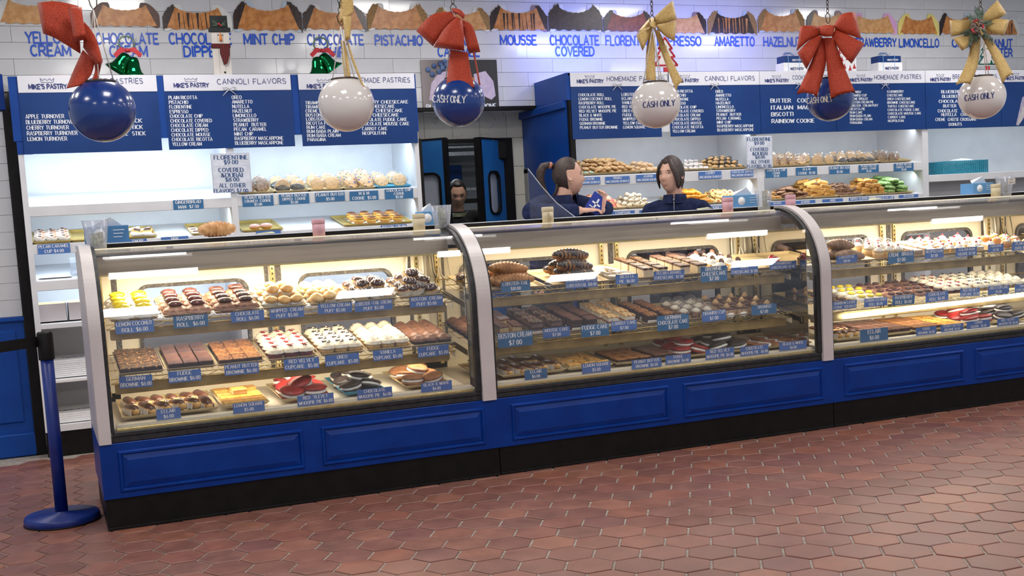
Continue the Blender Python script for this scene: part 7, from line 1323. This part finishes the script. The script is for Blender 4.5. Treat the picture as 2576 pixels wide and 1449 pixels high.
# acrylic shield edge above the counter
ac = thing('acrylic_shield', 'clear curved acrylic guard edge rising over the middle case', 'guard', (0, 0, 0)); A0 = [atY(x, y, .50) for x, y in ((1328, 424), (1362, 468), (1400, 510), (1447, 546))]
obj('edge', MB().tube(A0, .0025, 6), Mglass('acrylic_edge', refl=3, veil=.35), ac); V = [v for p in A0 for v in (p, Vector((A0[0].x - .002, .50, p.z)))]; obj('sheet', MB().add(V, [(2 * i, 2 * i + 1, 2 * i + 3, 2 * i + 2) for i in range(3)]), Mglass('acrylic', refl=.6, veil=.03), ac)

# ================================================================== STANCHION
b0 = atZ(158, 1312, 0); t = thing('queue_stanchion', 'blue retractable-belt post with a round base beside the first case', 'stanchion', (b0.x, b0.y, 0)); SB = M('stanchion_blue', (16, 40, 118), (24, 50, 130), 12, rough=.38, bump=.1)
obj('base', MB().lathe([(.170, 0), (.176, .004), (.176, .030), (.168, .042), (.03, .050), (.03, .055)], 48), SB, t); obj('base_rim', MB().lathe([(.172, -.001), (.178, .001), (.178, .008), (.172, .009)], 48, cap=False), BLACK, t)
obj('pole', MB().lathe([(.030, .045), (.030, .835)], 28), SB, t); obj('cap', MB().lathe([(.036, .800), (.037, .805), (.037, .925), (.032, .935)], 28), BLACK, t)
obj('belt', MB().add(*(lambda P: (P, [(0, 1, 3, 2), (4, 6, 7, 5), (0, 4, 5, 1), (2, 3, 7, 6)]))([(-.03, .0, .915), (-.03, 0, .865), (-1.35, -.75, .885), (-1.35, -.75, .830), (-.03, .003, .915), (-.03, .003, .865), (-1.35, -.747, .885), (-1.35, -.747, .830)])), BLACK, t)
# ================================================================== THINGS IN THE WALL CABINETS
def wz(z): return z + .012
CARD = M('grey_board', (196, 190, 194), (206, 200, 204), 5, rough=.8); KRAFT = M('kraft_inside', (196, 160, 112))
for xa, xb, lab in ((98, 170, 'open grey bakery box, left one on the fourth shelf'), (173, 246, 'open grey bakery box, right one on the fourth shelf')):
    p, q = atY(xa, 800, 2.34), atY(xb, 800, 2.34); w = q.x - p.x; t = thing('bakery_box', lab, 'box', ((p.x + q.x) / 2, 2.33, .862)); mb = MB().box(-w / 2, w / 2, 0, .003, 0, .115).box(-w / 2, w / 2, .20, .203, 0, .12).box(-w / 2, -w / 2 + .003, 0, .2, 0, .118).box(w / 2 - .003, w / 2, 0, .2, 0, .118).box(-w / 2, w / 2, 0, .2, 0, .003)
    obj('walls', mb, CARD, t); obj('lining', MB().box(-w / 2 + .004, w / 2 - .004, .196, .199, .004, .119), KRAFT, t)
for zz_, n, lab, xa, xb in ((.500, 9, 'flat white bakery box', 138, 246), (.206, 5, 'flat printed bakery box', 130, 246)):
    p, q = atY(xa, 950 if zz_ > .4 else 1080, 2.33), atY(xb, 950, 2.33)
    for k in range(n):
        b_ = obj('flat_box', MB().box(p.x, q.x + .1, 2.33 + R.uniform(0, .01), 2.70, zz_ + .0125 * k, zz_ + .0125 * k + .011), PAPER); tag(b_, f'{lab}, {ORD[k]} from the bottom of its stack on the {"fifth" if zz_ > .4 else "bottom"} shelf', 'box', lab + 'es')
    mb = MB(); zt_ = zz_ + .0125 * n; t_, w_ = text_mb("MIKE'S PASTRY", 'brush'); mb.add([(p.x + .06 + v[0] * .030, 2.45 + v[2] * .03, zt_ + .0006) for v in t_.v], t_.f); obj('logo', mb, TXTN, b_)
p = atY(198, 700, 2.36); t = thing('cup_stack', 'stack of clear lidded tubs on the third shelf of left cabinet', 'tub', (p.x, 2.40, 1.142))
for k in range(4): obj('tub', MB().lathe([(.040, .030 * k), (.046, .030 * k + .028), (.048, .030 * k + .0295)], 20), FROST, t)
tag(obj('paper_sheet', MB().box(-.10, .10, -.04, .05, 0, .001), PAPER), 'loose paper sheet on the third shelf of left cabinet', 'paper').location = (atY(140, 700, 2.36).x, 2.36, 1.143)
TEAL = M('teal_wicker', (44, 140, 168), (70, 176, 200), 120, rough=.6, bump=.8, bsc=160, stretch=(1, 1, 3)); p, q = atY(2373, 430, 2.33), atY(2484, 430, 2.33); w = q.x - p.x; t = thing('wicker_basket', 'teal woven basket lined with white paper on the right shelf', 'basket', ((p.x + q.x) / 2, 2.33, 1.526))
mb = MB()
for k in range(9):
    zz_ = .006 + .0125 * k; mb.tube([(-w / 2, 0, zz_), (w / 2, 0, zz_), (w / 2, .2, zz_), (-w / 2, .2, zz_)], .0062, 6, close=True)
obj('weave', mb, TEAL, t); mb = MB()
for k in range(24): mb.box(-w / 2 + w * k / 23 - .003, -w / 2 + w * k / 23 + .003, -.008, -.002, 0, .112)
obj('stake', mb, TEAL, t, kind='stuff'); obj('paper_liner', MB().ell((w * .1, .1, .085), (w * .38, .08, .050), 14, 6, wob=.06, rnd=R), PAPER, t)
# registers and small things behind the counter are out of sight; a phone cord hangs in each case end (built with the case)
